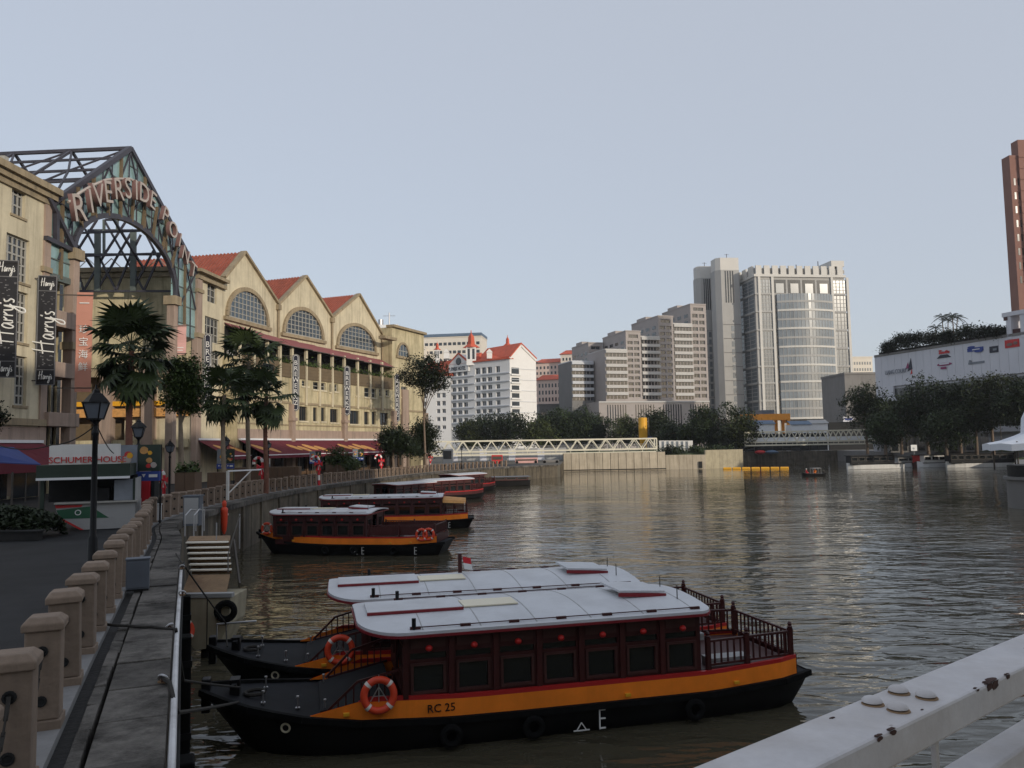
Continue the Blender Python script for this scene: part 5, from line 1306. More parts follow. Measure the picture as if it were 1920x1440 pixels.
def make_tree(name, lab, cat, h, crown, n, lsz, mm, seed, bark='bark', trunk_r=0.2, limbs=6, first=0.45):
    """crown: blobs (x, y, z, r, squash) in metres above the tree's foot"""
    t = thing(name, lab, cat)
    rr = random.Random(seed); tr = MB()
    lean = Vector((rr.uniform(-.05, .05), rr.uniform(-.05, .05), 0)) * h; top = lean + Vector((0, 0, h * 0.72))
    pts = [Vector((0, 0, -0.3)), lean * 0.2 + Vector((0, 0, h * .2)), lean * 0.5 + Vector((0, 0, h * .45)), top]
    tr.tube(pts, [trunk_r * 1.25, trunk_r, trunk_r * .8, trunk_r * .35], 9)
    trunk = tr.build('trunk', M[bark], t, smooth=True)
    for k in range(limbs):
        b_ = crown[k % len(crown)]; st_ = lean * first + Vector((0, 0, h * rr.uniform(first, 0.66)))
        e = Vector((b_[0], b_[1], b_[2])) + Vector((rr.uniform(-1, 1), rr.uniform(-1, 1), rr.uniform(-.2, .8))) * b_[3] * 0.7
        m = st_.lerp(e, 0.5) + Vector((0, 0, 0.05 * h)); MB().tube([st_, m, e], [trunk_r * .45, trunk_r * .3, trunk_r * .1], 6).build('limb', M[bark], trunk, smooth=True)
    link(leaf_cloud('crown', n, crown, lsz, mm, seed), 'crown', t)
    return t
def crown_blobs(seed, w, h0, h1, n=7, d=None):
    """uneven overlapping clumps filling a crown w metres wide from h0 to h1"""
    rr = random.Random(seed); o = []; H = h1 - h0; m = min(w, H); d = d or w
    for k in range(n):
        a = k * 2.399 + rr.uniform(-.5, .5); t = (k + .5) / n; z = 0.12 + 0.8 * t + rr.uniform(-.08, .08)
        r = m * rr.uniform(0.20, 0.32); env = math.sqrt(max(0.05, 1 - (abs(z - 0.42) / 0.62) ** 2)); q = rr.uniform(0.55, 1.0) * max(0, (w / 2) * env - r * .8)
        o.append((math.cos(a) * q, math.sin(a) * q, h0 + r * .7 + (H - r * 1.4) * min(max(z, 0), 1), r, 0.85))
    for zf in (.3, .55): o.append((rr.uniform(-.1, .1) * w, rr.uniform(-.1, .1) * w, h0 + H * zf, m * .34, .9))
    return o
# fan palms: every frond is a part
def frond_mesh(seed, L, fan):
    rr = random.Random(seed); mb = MB(); n = 15
    mb.tube([(0, 0, 0), (0, L * .5, L * .06), (0, L, 0)], [0.022, 0.016, 0.012], 4)
    for k in range(n):
        a = R(-118 + 236 * k / (n - 1)); d = Vector((math.sin(a), math.cos(a), 0)); s_ = Vector((d.y, -d.x, 0)); ln = fan * rr.uniform(0.85, 1.08) * (1 - 0.18 * abs(a) / 2)
        b_ = Vector((0, L, 0)); w = fan * 0.095
        m = b_ + d * ln * 0.55; e = b_ + d * ln + Vector((0, 0, -fan * rr.uniform(0.22, 0.42)))
        mb.quad(b_, m + s_ * w + Zv * 0.0, m - Zv * 0.05 * fan * 0.6 ); mb.quad(b_, m - Zv * 0.03 * fan, m - s_ * w)
        mb.quad(m + s_ * w, e, m - Zv * 0.03 * fan); mb.quad(m - Zv * 0.03 * fan, e, m - s_ * w)
    return mb.mesh('frond', M['leaf_palm'])
def fan_palm(lab, loc, zc, rad, nfr, seed, bark, tr_r=0.16):
    t = thing('fan_palm', lab, 'palm tree', loc, group='fan palms on the promenade'); rr = random.Random(seed); h = zc - loc[2]
    fan = rad * 0.46; L = rad * 0.55
    meshes = [frond_mesh(seed + k, L, fan) for k in range(3)]
    mb = MB(); pts = []; rr_ = []
    for k in range(15):
        z = h * k / 14; pts.append((0.06 * math.sin(k * .5), 0.05 * math.cos(k * .6), z - 0.1)); rr_.append(tr_r * (1.25 - 0.45 * k / 14) * (1.06 if k % 2 else 0.97))
    trunk = mb.tube(pts, rr_, 10).build('trunk', M[bark], t, smooth=True)
    rg = MB()
    for k in range(int(h / 0.33)): rg.torus((0.05 * math.sin(k * .3), 0.04, 0.25 + k * 0.33), tr_r * (1.2 - 0.4 * k * .33 / h), 0.022, (0.05, 0.03, 1), 10, 4)
    rg.build('leaf_scars', M[bark], trunk)
    for k in range(nfr):
        el = R(80) - R(158) * ((k + 0.5) / nfr) ** 0.9 + rr.uniform(-.12, .12); az = k * 2.399 + rr.uniform(-.2, .2)
        o = link(meshes[k % 3], 'frond', t); sc_ = rr.uniform(0.72, 1.15)
        o.matrix_basis = Matrix.Translation((0, 0, h - 0.12 + 0.25 * math.sin(el))) @ Matrix.Rotation(az, 4, 'Z') @ Matrix.Rotation(el, 4, 'X') @ Matrix.Rotation(rr.uniform(-.35, .35), 4, 'Y') @ Matrix.Scale(sc_, 4)
    return t
def palm_at(lab, px, pyb, pyc, Y, rad, n, seed, bark):
    p = at_y(px, pyc, Y); fan_palm(lab, (p.x, p.y, zq(Y) if Y < 150 else 3), p.z, rad, n, seed, bark)
palm_at('tall fan palm with a reddish trunk beside the nearest lamp post', 246, 890, 655, 40, 2.6, 58, 11, 'bark_red')
palm_at('fan palm at the back of the group right of the round tree', 466, 880, 676, 64, 2.9, 40, 21, 'bark_pale')
palm_at('lower fan palm on the left of the group of three', 420, 885, 738, 58, 2.5, 38, 31, 'bark_pale')
palm_at('lower fan palm on the right of the group of three', 499, 880, 740, 60, 2.5, 38, 41, 'bark_red')
def tree_at(name, lab, px, Y, pyt, pyb, wpx, n, lsz, mm, seed, zg=None, cat='tree', bark='bark', trunk_r=0.2, nb=7, grp=None, trunk_to=None):
    p = at_y(px, pyb, Y); zg = zq(Y) if zg is None else zg; h1 = at_y(px, pyt, Y).z - zg; h0 = p.z - zg; w = wpx / 1500 * Y
    t = make_tree(name, lab, cat, h1, crown_blobs(seed, w, max(h0, 0.1), h1, nb), n, lsz, mm, seed, bark, trunk_r); t.location = (p.x, p.y, zg)
    if grp: t['group'] = grp
    return t
tree_at('tree', 'round leafy tree with a pale trunk between the palms', 343, 46, 655, 790, 88, 12000, 0.17, 'leaf_mid', 3, bark='bark_pale', trunk_r=0.17, nb=10)
tree_at('tree', 'tall thin tree with a dark layered crown at the far end of the gabled building', 797, 118, 660, 745, 112, 9000, 0.30, 'leaf_dark', 8, trunk_r=0.16, nb=9)
tree_at('tree', 'dark bushy tree before the end of the long awning', 738, 106, 798, 856, 80, 8000, 0.3, 'leaf_dark', 14, nb=9, grp='bushy trees at the end of the promenade')
tree_at('tree', 'dark bushy tree nearest the left footbridge', 795, 122, 783, 860, 70, 8000, 0.32, 'leaf_dark', 15, nb=9, grp='bushy trees at the end of the promenade')
tree_at('tree', 'dark shrub sized tree low between the bushy trees', 765, 112, 808, 862, 60, 3000, 0.28, 'leaf_dark', 16, nb=7, grp='bushy trees at the end of the promenade')
tree_at('shrub', 'leafy shrub with reddish tips in front of the long awning', 632, 88, 832, 880, 48, 2600, 0.2, 'leaf_mid', 17, cat='shrub', trunk_r=0.06)
tree_at('shrub', 'green grass like shrub beside the far candy cane', 660, 90, 858, 885, 40, 1600, 0.18, 'leaf_mid', 18, cat='shrub', trunk_r=0.05)
tree_at('shrub', 'small dark branch of a shrub poking in at the left edge', -14, 44, 758, 812, 44, 1500, 0.16, 'leaf_dark', 19, cat='shrub', trunk_r=0.06)

# far trees on the landing and behind
FT = [(905, 255, 775, 840, 60, 'dark round tree at the foot of the white hotel'), (950, 250, 770, 840, 78, 'dark broad tree between the hotel and the stepped flats'), (880, 250, 785, 838, 40, 'small dark tree left of the hotel entrance'),
      (1035, 260, 764, 835, 88, 'broad dark tree left of the yellow silo'), (1085, 258, 757, 835, 80, 'tall dark tree before the grey podium'), (1010, 250, 785, 838, 50, 'low dark tree behind the middle of the left footbridge'),
      (1232, 240, 763, 830, 56, 'dark tree just right of the yellow silo'), (1178, 245, 778, 832, 50, 'dark tree left of the yellow silo'), (1290, 216, 790, 850, 95, 'wide dark tree on the landing behind the pale hoarding'),
      (1350, 214, 752, 846, 118, 'largest dark tree on the landing, beside the right footbridge'), (1388, 205, 782, 850, 56, 'greener tree overhanging the end of the right footbridge'), (1120, 258, 775, 835, 60, 'dark tree before the podium wall')]
for i, (px, Y, yt, yb, w, lab) in enumerate(FT):
    tree_at('tree', lab, px, Y, yt, yb + 6, w * 1.45, 9500 if w > 70 else 6500, 0.62, 'leaf_far2' if i in (2, 7, 10, 5) else 'leaf_far', 50 + i, 4.2 if Y < 230 else 3.0, trunk_r=0.3, nb=11, grp='trees on the far bank', cat='tree')
# right bank trees
RT = [(1625, 186, 712, 800, 84, 'dark tree at the left end of the white mall'), (1690, 178, 728, 815, 90, 'dark tree below the red emblem of the mall'), (1740, 172, 700, 815, 96, 'tall dark tree before the middle of the mall'),
      (1800, 165, 705, 800, 90, 'dark tree in front of the mall signs'), (1860, 158, 690, 795, 100, 'green tall tree near the right end of the mall'), (1920, 150, 700, 790, 90, 'dark tree cut by the right edge of the view'), (1660, 172, 770, 825, 60, 'low dark tree beside the end of the right footbridge'),
      (1775, 160, 765, 828, 90, 'low dark tree on the right bank above the moored boats'), (1830, 160, 740, 800, 70, 'dark tree behind the orange parasol')]
for i, (px, Y, yt, yb, w, lab) in enumerate(RT):
    tree_at('tree', lab, px, Y, yt, yb + 14, w * 1.2, 8500, 0.5, 'leaf_far2' if i in (4, 1) else 'leaf_far', 80 + i, 3.0, trunk_r=0.28, nb=12, grp='trees on the right bank')
# ivy at the foot of the wall near the camera
ly = thing('weed', 'straggling green weed growing from the quay wall at the bottom edge', 'plant', (-3.6, 8.4, 0.6))
link(leaf_cloud('foliage', 900, [(0.1, 0, 0.3, 0.35, 1.2), (0.3, 0.3, -0.1, 0.25, 1)], 0.07, 'leaf_mid', 4), 'foliage', ly); MB().tube([(-0.2, 0, 0), (0.05, 0, 0.3), (0.25, 0, 0.55)], 0.012, 5).build('stem', M['bark'], ly)
# ================================================================== river boats
def lerp_tab(tab, x):
    if x <= tab[0][0]: return tab[0][1]
    for (a, va), (b_, vb) in zip(tab, tab[1:]):
        if x <= b_: return va + (vb - va) * (x - a) / (b_ - a)
    return tab[-1][1]
def make_boat(lab, L, loc, rz, c0, c1, r0, r1, nwin, number=None, solid=False, buoys=((3.3, -1),), detail=True, roofm='boat_roof', flag=False, band0=2.2, scale=1.0, canopy=False, lamps=True, bandm='orange'):
    t = thing('river_boat', lab, 'boat', loc, rz, 'timber river boats moored on the left bank')
    t.scale = (scale,) * 3
    BW = [(0, 0.22), (0.35, 0.62), (0.9, 0.98), (1.8, 1.32), (3.2, 1.58), (5.0, 1.70), (L * .8, 1.70), (L - .9, 1.55), (L - .25, 1.32), (L, 1.2)]
    SH = [(0, 1.22), (0.8, 1.02), (1.8, 0.84), (3.2, 0.70), (5.5, 0.62), (L * .8, 0.62), (L, 0.74)]
    bw = lambda x: lerp_tab(BW, x); sh = lambda x: lerp_tab(SH, x)
    st_ = sorted({0, .2, .5, .9, 1.4, 2, 2.6, 3.2, 4, 5, 6.5, 8, L * .8, L - 1.4, L - .9, L - .5, L - .2, L})
    mb = MB(); k = 7; vs_ = []; rake = lambda x, z: (0.0 if x > 2.5 else (1.2 - z) * 0.75 * (1 - x / 2.5) ** 1.0) - (0 if x < L - 1.2 else (0.75 - z) * 0.55 * ((x - L + 1.2) / 1.2))
    for x in st_:
        b_, s_ = bw(x), sh(x)
        for (y, z) in [(-b_, s_), (-.98 * b_, s_ * .55), (-.90 * b_, 0.02), (-.5 * b_, -.55), (.5 * b_, -.55), (.90 * b_, 0.02), (.98 * b_, s_ * .55), (b_, s_)]: vs_.append((x + rake(x, z), y, z))
    k = 8; fs = []
    for i in range(len(st_) - 1):
        for j in range(k - 1): fs.append((i * k + j, i * k + j + 1, (i + 1) * k + j + 1, (i + 1) * k + j))
    fs.append(tuple(range(k))[::-1]); fs.append(tuple((len(st_) - 1) * k + j for j in range(k)))
    mb._add(vs_, fs); hull = mb.build('hull', M['hull_black'], t, smooth=True)
    # deck
    mb = MB(); rows = [(x, bw(x) - .03, sh(x) - .03) for x in st_]
    for (x0, b0, z0), (x1, b1, z1) in zip(rows, rows[1:]): mb.quad((x0, -b0, z0), (x1, -b1, z1), (x1, b1, z1), (x0, b0, z0))
    mb.build('deck', M['deck_grey'], t)
    for sg in (-1, 1):
        mb = MB(); pts = [(x + rake(x, sh(x)), sg * (bw(x) + .015), sh(x) - .045) for x in st_]
        for a, b_ in zip(pts, pts[1:]): mb.bar(a, b_, 0.11, 0.13)
        mb.build('strake', M['rubber'], t)
        # orange band and red trim, pointed at the bow end
        xs = [band0 + (L - .45 - band0) * q / 22 for q in range(23)]
        for nm, za, zb, m_, th, lead in (('orange_band', 0.02, 0.37, bandm, 0.06, 1.0), ('red_trim', 0.37, 0.455, 'red_trim', 0.075, 0.25)):
            mb = MB(); prev = None; off = 1.0 if nm == 'red_trim' else 0.0
            for q, x in enumerate(xs):
                xa = x; xb = max(x, band0 + lead) if nm == 'orange_band' else x
                if nm == 'red_trim': xa = max(x, band0 + .95); xb = max(x, band0 + 1.2)
                ring = []
                for (xx, z) in ((xa, za), (xb, zb)):
                    y = sg * (bw(xx) - .03); ring.append(Vector((xx, y, sh(xx) + z)))
                ring += [ring[1] - Vector((0, sg * th, 0)), ring[0] - Vector((0, sg * th, 0))]
                if prev:
                    for w in range(4): mb.quad(*( [prev[w], ring[w], ring[(w + 1) % 4], prev[(w + 1) % 4]] if sg < 0 else [prev[(w + 1) % 4], ring[(w + 1) % 4], ring[w], prev[w]]))
                prev = ring
            mb.build(nm, M[m_], t)
    mb = MB(); xe = L - .42; mb.quad((xe, -bw(xe) + .04, sh(xe)), (xe, bw(xe) - .04, sh(xe)), (xe, bw(xe) - .04, sh(xe) + .45), (xe, -bw(xe) + .04, sh(xe) + .45)); mb.build('transom', M['wood_red'], t)
    # cabin
    W = 1.56; zb, zt = 1.06, 2.36; n = nwin; pitch = (c1 - c0) / n
    for sg in (-1, 1):
        f_O = Vector((c0, -W, 0)) if sg < 0 else Vector((c1, W, 0)); U = Vector((1, 0, 0)) if sg < 0 else Vector((-1, 0, 0))
        ops = [(pitch * q + .11, pitch * (q + 1) - .11, 0.06, 0.69) for q in range(n)] + [(pitch * q + .10, pitch * (q + 1) - .10, 0.76, 0.89) for q in range(n)]
        mb = MB(); wall_grid(mb, f_O + Zv * zb, U, c1 - c0, zt - zb, ops, 0.06); mb.build('cabin_wall', M['wood_red'], t)
        for q in range(n):
            u0, u1 = pitch * q + .11, pitch * (q + 1) - .11
            fo = window(t, f_O + Zv * zb, U, u0, u1, 0.06, 0.69, 0.05, 1, 1, 0.055, frame='wood_frame', glass='boat_glass', N=U.cross(Zv))
            o = fo; g = MB(); Nn = U.cross(Zv); O = f_O + Zv * zb
            g.quad(*[O + U * a + Zv * z - Nn * .05 for a, z in ((pitch * q + .10, .76), (pitch * (q + 1) - .10, .76), (pitch * (q + 1) - .10, .89), (pitch * q + .10, .89))])
            g.build('transom_light', M['boat_glass'], fo)
            g = MB(); c = O + U * (pitch * q) + Nn * .03; g.obox(c + Zv * .65, U * .055, Zv * .65, Nn * .035); g.build('post', M['wood_red'], t)
            g = MB(); g.obox(O + U * (pitch * (q + .5)) + Zv * 1.10 + Nn * .006, U * (pitch / 2 - .12), Zv * .11, Nn * .006); g.build('frieze_panel', M['wood_frame'], t)
            if lamps and (sg < 0):
                MB().sphere(O + U * (pitch * (q + .5)) + Zv * (1.0) + Nn * .11, 0.075, 10, 8, 0.85).build('lantern', M['lantern'], t, smooth=True)
        g = MB(); g.box(c0 - .1, c1 + .1, sg * (W + .10) - .03, sg * (W + .10) + .03, 2.28, 2.36); g.build('eave_board', M['wood_red'], t)
    for x, nx in ((c0, -1), (c1, 1)):
        U = Vector((0, -1, 0)) if nx < 0 else Vector((0, 1, 0)); O = Vector((x, W if nx < 0 else -W, zb))
        mb = MB(); wall_grid(mb, O, U, 2 * W, zt - zb, [(.25, .95, .4, 1.0), (1.15, 1.95, 0.0, 1.15), (2.15, 2.85, .4, 1.0)], .06, N=U.cross(Zv)); mb.build('end_wall', M['wood_red'], t)
        for (u0, u1, z0, z1) in ((.25, .95, .4, 1.0), (2.15, 2.85, .4, 1.0)): window(t, O, U, u0, u1, z0, z1, .05, 1, 1, .05, frame='wood_frame', glass='boat_glass', N=U.cross(Zv))
    MB().box(c0 + .02, c1 - .02, -W + .08, W - .08, 0.62, 0.9).build('cabin_floor', M['wood_red'], t)
    for sg in (-1, 1): MB().box(c0 + .5, c1 - .5, sg * 1.35 - .15, sg * 1.35 + .15, 0.9, 1.25).build('bench', M['wood_frame'], t)
    # roof: crowned sheet with rounded front corners
    RW = 1.80; rf, rr_ = 0.95, 0.28
    def rw(x):
        a = x - r0
        if a < rf: return RW - rf + math.sqrt(max(0, rf * rf - (rf - a) ** 2))
        a = r1 - x
        if a < rr_: return RW - rr_ + math.sqrt(max(0, rr_ * rr_ - (rr_ - a) ** 2))
        return RW
    xs = sorted({r0 + rf * (1 - math.cos(math.pi / 2 * q / 8)) for q in range(9)} | {r1 - rr_ * (1 - math.cos(math.pi / 2 * q / 4)) for q in range(5)} | {r0 + rf + (r1 - r0 - rf - rr_) * q / 6 for q in range(7)})
    ny = 10; vs_ = []; zr = lambda y: 2.43 + .16 * (1 - (y / RW) ** 2)
    for x in xs:
        w = rw(x)
        for q in range(ny + 1): y = -w + 2 * w * q / ny; vs_.append((x, y, zr(y)))
        for q in range(ny + 1): y = w - 2 * w * q / ny; vs_.append((x, y, zr(y) - .06))
    k = 2 * (ny + 1); fs = []
    for i in range(len(xs) - 1):
        for j in range(k): fs.append((i * k + j, (i + 1) * k + j, (i + 1) * k + (j + 1) % k, i * k + (j + 1) % k))
    fs.append(tuple(range(k))); fs.append(tuple((len(xs) - 1) * k + j for j in reversed(range(k))))
    mb = MB(); mb._add(vs_, fs); roof = mb.build('roof', M[roofm], t, smooth=True)
    edge = [(x, -rw(x)) for x in xs] + [(x, rw(x)) for x in reversed(xs)]
    mb = MB(); ep = [Vector((x, y * 1.0, zr(y) - .09)) for x, y in edge]
    for a, b_ in zip(ep, ep[1:] + ep[:1]):
        if (b_ - a).length > 1e-3: mb.bar(a, b_, 0.05, 0.05)
    mb.build('roof_edge', M['maroon_paint'], roof)
    if detail:
        q = r0 + 1.3
        while q < r1 - .4:
            m_ = MB(); ys = [-1.7 + 3.4 * e / 8 for e in range(9)]
            for ya, yb2 in zip(ys, ys[1:]): m_.bar((q, ya, zr(ya) + .002), (q, yb2, zr(yb2) + .002), .022, .008)
            m_.build('roof_seam', M['kiosk_grey'], roof); q += 1.22
        for sg in (-1, 1):
            y = sg * (RW - .16); mb = MB(); mb.bar((r0 + 1.15, y, zr(y) + .035), (r1 - .3, y, zr(y) + .035), 0.02)
            q = r0 + 1.15
            while q < r1 - .3: mb.box(q - .11, q + .11, y - .03, y + .03, zr(y) - .01, zr(y) + .05); q += 1.05
            mb.build('roof_rail', M['wood_red'], roof)
            MB().cyl((r0 + 1.12, y, zr(y) - .02), (r0 + 1.12, y, zr(y) + .22), 0.045, n=10).build('vent', M['black'], roof)
        mb = MB(); mb.box(r0 + .25, r0 + 2.35, -.55, .62, zr(.4) + .01, zr(0) + .05); o = mb.build('front_hatch', M['boat_roof'], roof)
        MB().box(r0 + .24, r0 + 2.36, -.60, -.552, zr(.55) + .003, zr(0) + .045).build('hatch_edge', M['maroon_paint'], roof)
        MB().box(r0 + 2.4, r0 + 3.65, -.45, .3, zr(.4) + .01, zr(0) + .03).build('cream_panel', M['roof_cream'], roof)
        MB().prism([(r1 - 1.75, -.55, zr(0) + .12), (r1 - .6, -.55, zr(0) + .05), (r1 - .6, .75, zr(0) + .05), (r1 - 1.75, .75, zr(0) + .12)], (0, 0, .05)).build('rear_hatch', M['boat_roof'], roof)
        MB().prism([(r1 - 1.78, -.585, zr(0) + .03), (r1 - .58, -.585, zr(0) - .04), (r1 - .58, -.585, zr(0) + .04), (r1 - 1.78, -.585, zr(0) + .115)], (0, .03, 0)).build('hatch_edge', M['maroon_paint'], roof)
        MB().cyl((r1 - .45, -.9, zr(.9)), (r1 - .45, -.9, zr(.9) + .32), 0.012).build('aerial', M['black'], roof)
        MB().cyl((r1 - .2, 0.6, zr(.6)), (r1 - .2, .6, zr(.6) + .26), 0.012).build('aerial', M['black'], roof)
    if flag:
        x = r0 + 3.7; MB().box(x - .05, x + .05, .95, 1.05, zr(1), zr(1) + .55).build('mast', M['wood_red'], roof)
        MB().prism([(x + .10, 1, zr(1) + .28), (x + .34, 1.02, zr(1) + .22), (x + .32, 1.0, zr(1) + .40), (x + .08, 1, zr(1) + .46)], (0, .01, 0)).build('flag_red', M['candy_red'], roof)
        MB().prism([(x + .13, 1, zr(1) + .10), (x + .38, 1.02, zr(1) + .05), (x + .34, 1.02, zr(1) + .215), (x + .10, 1, zr(1) + .275)], (0, .01, 0)).build('flag_white', M['chalk'], roof)
    # stern deck
    d0, d1 = c1 + .12, L - .55; zd = 1.06
    MB().prism([(c1, -1.5, .98), (d1, -bw(d1) + .1, .98), (d1, bw(d1) - .1, .98), (c1, 1.5, .98)], (0, 0, .08)).build('stern_deck', M['wood_red'], t)
    def yb(x): return bw(x) - .12
    for sg in (-1, 1):
        ps = [d0 + .05, (d0 + d1) / 2 - .1, d1]
        for x in ps:
            y = sg * yb(x); g = MB(); h_ = 0.72 if not solid else .6; g.box(x - .05, x + .05, y - .05, y + .05, zd, zd + h_); g.lathe([(.05, 0), (.065, .03), (.04, .06), (.055, .10), (.02, .15)], 8, (x, y, zd + h_)); g.build('stern_post', M['wood_red'], t)
        g = MB(); a, b_ = Vector((ps[0], sg * yb(ps[0]), zd)), Vector((ps[2], sg * yb(ps[2]), zd))
        g.bar(a + Zv * .64, b_ + Zv * .64, .05, .05); g.bar(a + Zv * .12, b_ + Zv * .12, .05, .05)
        if solid: g.obox((a + b_) / 2 + Zv * .36, (b_ - a) / 2 * .98, (0, .012, 0), Zv * .22)
        m_ = int((b_ - a).length / .165)
        for q in range(1, m_): p = a.lerp(b_, q / m_); g.bar(p + Zv * .1, p + Zv * .64, .035, .035)
        g.build('stern_railing', M['wood_red'], t)
    g = MB(); a, b_ = Vector((d1, -yb(d1), zd)), Vector((d1, yb(d1), zd)); g.bar(a + Zv * .64, b_ + Zv * .64, .05); g.bar(a + Zv * .12, b_ + Zv * .12, .05)
    for q in range(1, 14): p = a.lerp(b_, q / 14); g.bar(p + Zv * .1, p + Zv * .64, .035)
    g.build('stern_railing', M['wood_red'], t)
    for sg in (-1, 1): 
        g = MB(); g.box(d0 + .2, (d0 + d1) / 2 + .1, sg * 1.15 - .18, sg * 1.15 + .18, zd, zd + .12); g.box(d0 + .2, (d0 + d1) / 2 + .1, sg * 1.15 - .2, sg * 1.15 + .2, zd + .12, zd + .18); g.build('stern_seat', M['wood_frame'] if not detail else M['kiosk_grey'], t)
    # foredeck gear
    if c0 > 2.5 and detail:
        for (x, y) in ((1.25, -.55), (1.25, .55), (1.95, -.75), (2.5, -.95), (2.5, .95)):
            g = MB(); z = sh(x); g.cyl((x, y, z - .05), (x, y, z + .22), .018); g.lathe([(.05, 0), (.05, .02)], 8, (x, y, z + .0)); g.lathe([(.035, 0), (.03, .03)], 8, (x, y, z + .22)); g.build('stanchion', M['metal'], t)
        g = MB(); g.box(.55, .75, -.16, .16, sh(.6) - .05, sh(.6) + .28); g.box(.60, .70, -.32, .32, sh(.6) + .15, sh(.6) + .22); g.build('bitt', M['black'], t)
        MB().box(-.02, .16, -.14, .14, .7, 1.4).build('stem_head', M['black'], t, bevel=.03)
        MB().torus((1.05, 0, sh(1) + .03), .2, .04, (0, 0, 1), 16, 6).build('rope_coil', M['rope'], t)
        g = MB(); g.prism([(2.4, -1.1, sh(2.4)), (3.9, -1.35, 1.02), (3.9, 1.35, 1.02), (2.4, 1.1, sh(2.4))], (0, 0, .05)); g.build('ramp', M['deck_grey'], t)
        for sg in (-1, 1):
            g = MB(); P0 = [Vector((2.55, sg * 1.22, .86)), Vector((3.15, sg * 1.33, 1.42)), Vector((4.0, sg * 1.45, 1.62))]
            for a, b_ in zip(P0, P0[1:]): g.bar(a, b_, .05, .05)
            g.bar((2.6, sg * 1.24, .86), (4.0, sg * 1.45, 1.08), .045, .045)
            for q in range(1, 9):
                x = 2.6 + 1.4 * q / 9; y = sg * (1.22 + .23 * q / 9); zt_ = 0.86 + (x - 2.55) / .6 * .56 if x < 3.15 else 1.42 + (x - 3.15) / .85 * .2
                g.bar((x, y, .86 + .22 * q / 9), (x, y, zt_), .03, .03)
            g.build('bow_railing', M['wood_red'], t)
        for sg in (-1, 1):
            x = 1.55; y = sg * (bw(x) + .005) * .985; a_ = Vector((-.30, sg, -.12))
            e = MB().torus((x + rake(x, .6), y, .60), .085, .022, a_, 18, 6).build('painted_eye', M['roof_cream'], t, smooth=True)
            MB().lathe([(.05, 0), (.04, .02)], 12, (x + rake(x, .6), y, .60), a_).build('pupil', M['black'], e)
    elif detail:
        MB().box(.02, .2, -.12, .12, .8, 1.35).build('stem_head', M['black'], t)
    # buoys, tyres, marks on the near side
    for (x, sg) in buoys:
        c = Vector((x, sg * (bw(x) + .06), sh(x) + .52)); 
        rg = MB().torus(c, .30, .075, (0, sg, .08), 30, 10).build('lifebuoy', M['buoy'], t, smooth=True)
        for q in range(4):
            a_ = math.pi / 4 + q * math.pi / 2; MB().torus(c, .30, .079, (0, sg, .08), 4, 10, a_ - .10, a_ + .10).build('band', M['buoy_white'], rg, smooth=True)
        g = MB(); y = c.y + .02
        for dx in (-.17, .17): g.bar((x + dx, y, c.z - .12), (x, y, c.z + .16), .018)
        g.bar((x, y, c.z - .14), (x, y, c.z + .40), .018); g.bar((x - .1, y, c.z - .02), (x + .1, y, c.z - .02), .014); g.build('bracket', M['metal'], t)
    if detail:
        for x in (5.0, 6.75, L * .76):
            MB().torus((x, -bw(x) - .10, .30), .17, .075, (0, 1, 0), 18, 8).build('tyre', M['rubber'], t, smooth=True)
        for x in (2.9, 8.9, L * .84):
            MB().box(x - .05, x + .07, -bw(x) - .04, -bw(x) + .03, sh(x) + .09, sh(x) + .15).build('cleat', M['yellow'], t)
        xm = L * .60
        def mark(x): 
            y = -bw(x) - .006; g = MB()
            g.box(x - .012, x + .012, y - .004, y + .03, .08, .50)
            for z in (.48, .30, .10): g.box(x + .0125, x + .13, y - .004, y + .03, z - .012, z + .012)
            g.build('draft_mark', M['chalk'], t)
        mark(xm)
        y = -bw(xm) - .006; g = MB(); x = xm - .42
        g.bar((x - .18, y, .10), (x + .18, y, .10), .02); g.bar((x - .11, y, .10), (x, y, .26), .02); g.bar((x, y, .26), (x + .11, y, .10), .02); g.build('triangle_mark', M['chalk'], t)
        if number is None: mark(L * .86)
    if number:
        me = text_mesh(number, .23, .012, M['black']); x = c0 + .72; put_mesh(me, 'number', t, face_mat((x, -bw(x) + .03 - .008, sh(x) + .19), (1, 0, 0)))
    if canopy:
        mb = MB()
        for q in range(6):
            a0, a1 = math.pi * q / 6, math.pi * (q + 1) / 6
            mb.quad((r1 - .05, -1.4 * math.cos(a0), 1.95 + .42 * math.sin(a0)), (r1 - .05, -1.4 * math.cos(a1), 1.95 + .42 * math.sin(a1)), (r1 + 1.7, -1.2 * math.cos(a1), 1.85 + .36 * math.sin(a1)), (r1 + 1.7, -1.2 * math.cos(a0), 1.85 + .36 * math.sin(a0)))
        mb.build('stern_canopy', M['tan_print'], t, smooth=True)
        for sg in (-1, 1): MB().cyl((r1 + 1.6, sg * 1.15, 1.0), (r1 + 1.6, sg * 1.15, 1.95), .025).build('canopy_pole', M['chalk'], t)
    return t
make_boat('nearest dark red timber river boat numbered RC 25 with white roof and orange band', 13.75, (-6.65, 17.35, 0), R(14.2), 4.1, 10.75, 3.15, 10.98, 7, 'RC 25', buoys=((3.55, -1),))
make_boat('timber boat close behind the front one, red and white flag on its roof', 14.3, (-7.95, 21.2, 0), R(12.0), 3.9, 10.9, 3.0, 11.25, 7, None, buoys=((3.3, -1),), flag=True)
p = at_z(480, 1040, 0); q_ = at_z(858, 1042, 0); d = q_ - p
make_boat('third timber river boat in the row, orange lifebuoys at bow and stern', 12.0, (p.x - .3, p.y + 1.5, 0), math.atan2(d.y, d.x), 1.75, 7.4, 1.2, 7.75, 6, None, True, buoys=((1.05, -1), (11.15, -1), (10.75, -1)), band0=.35)
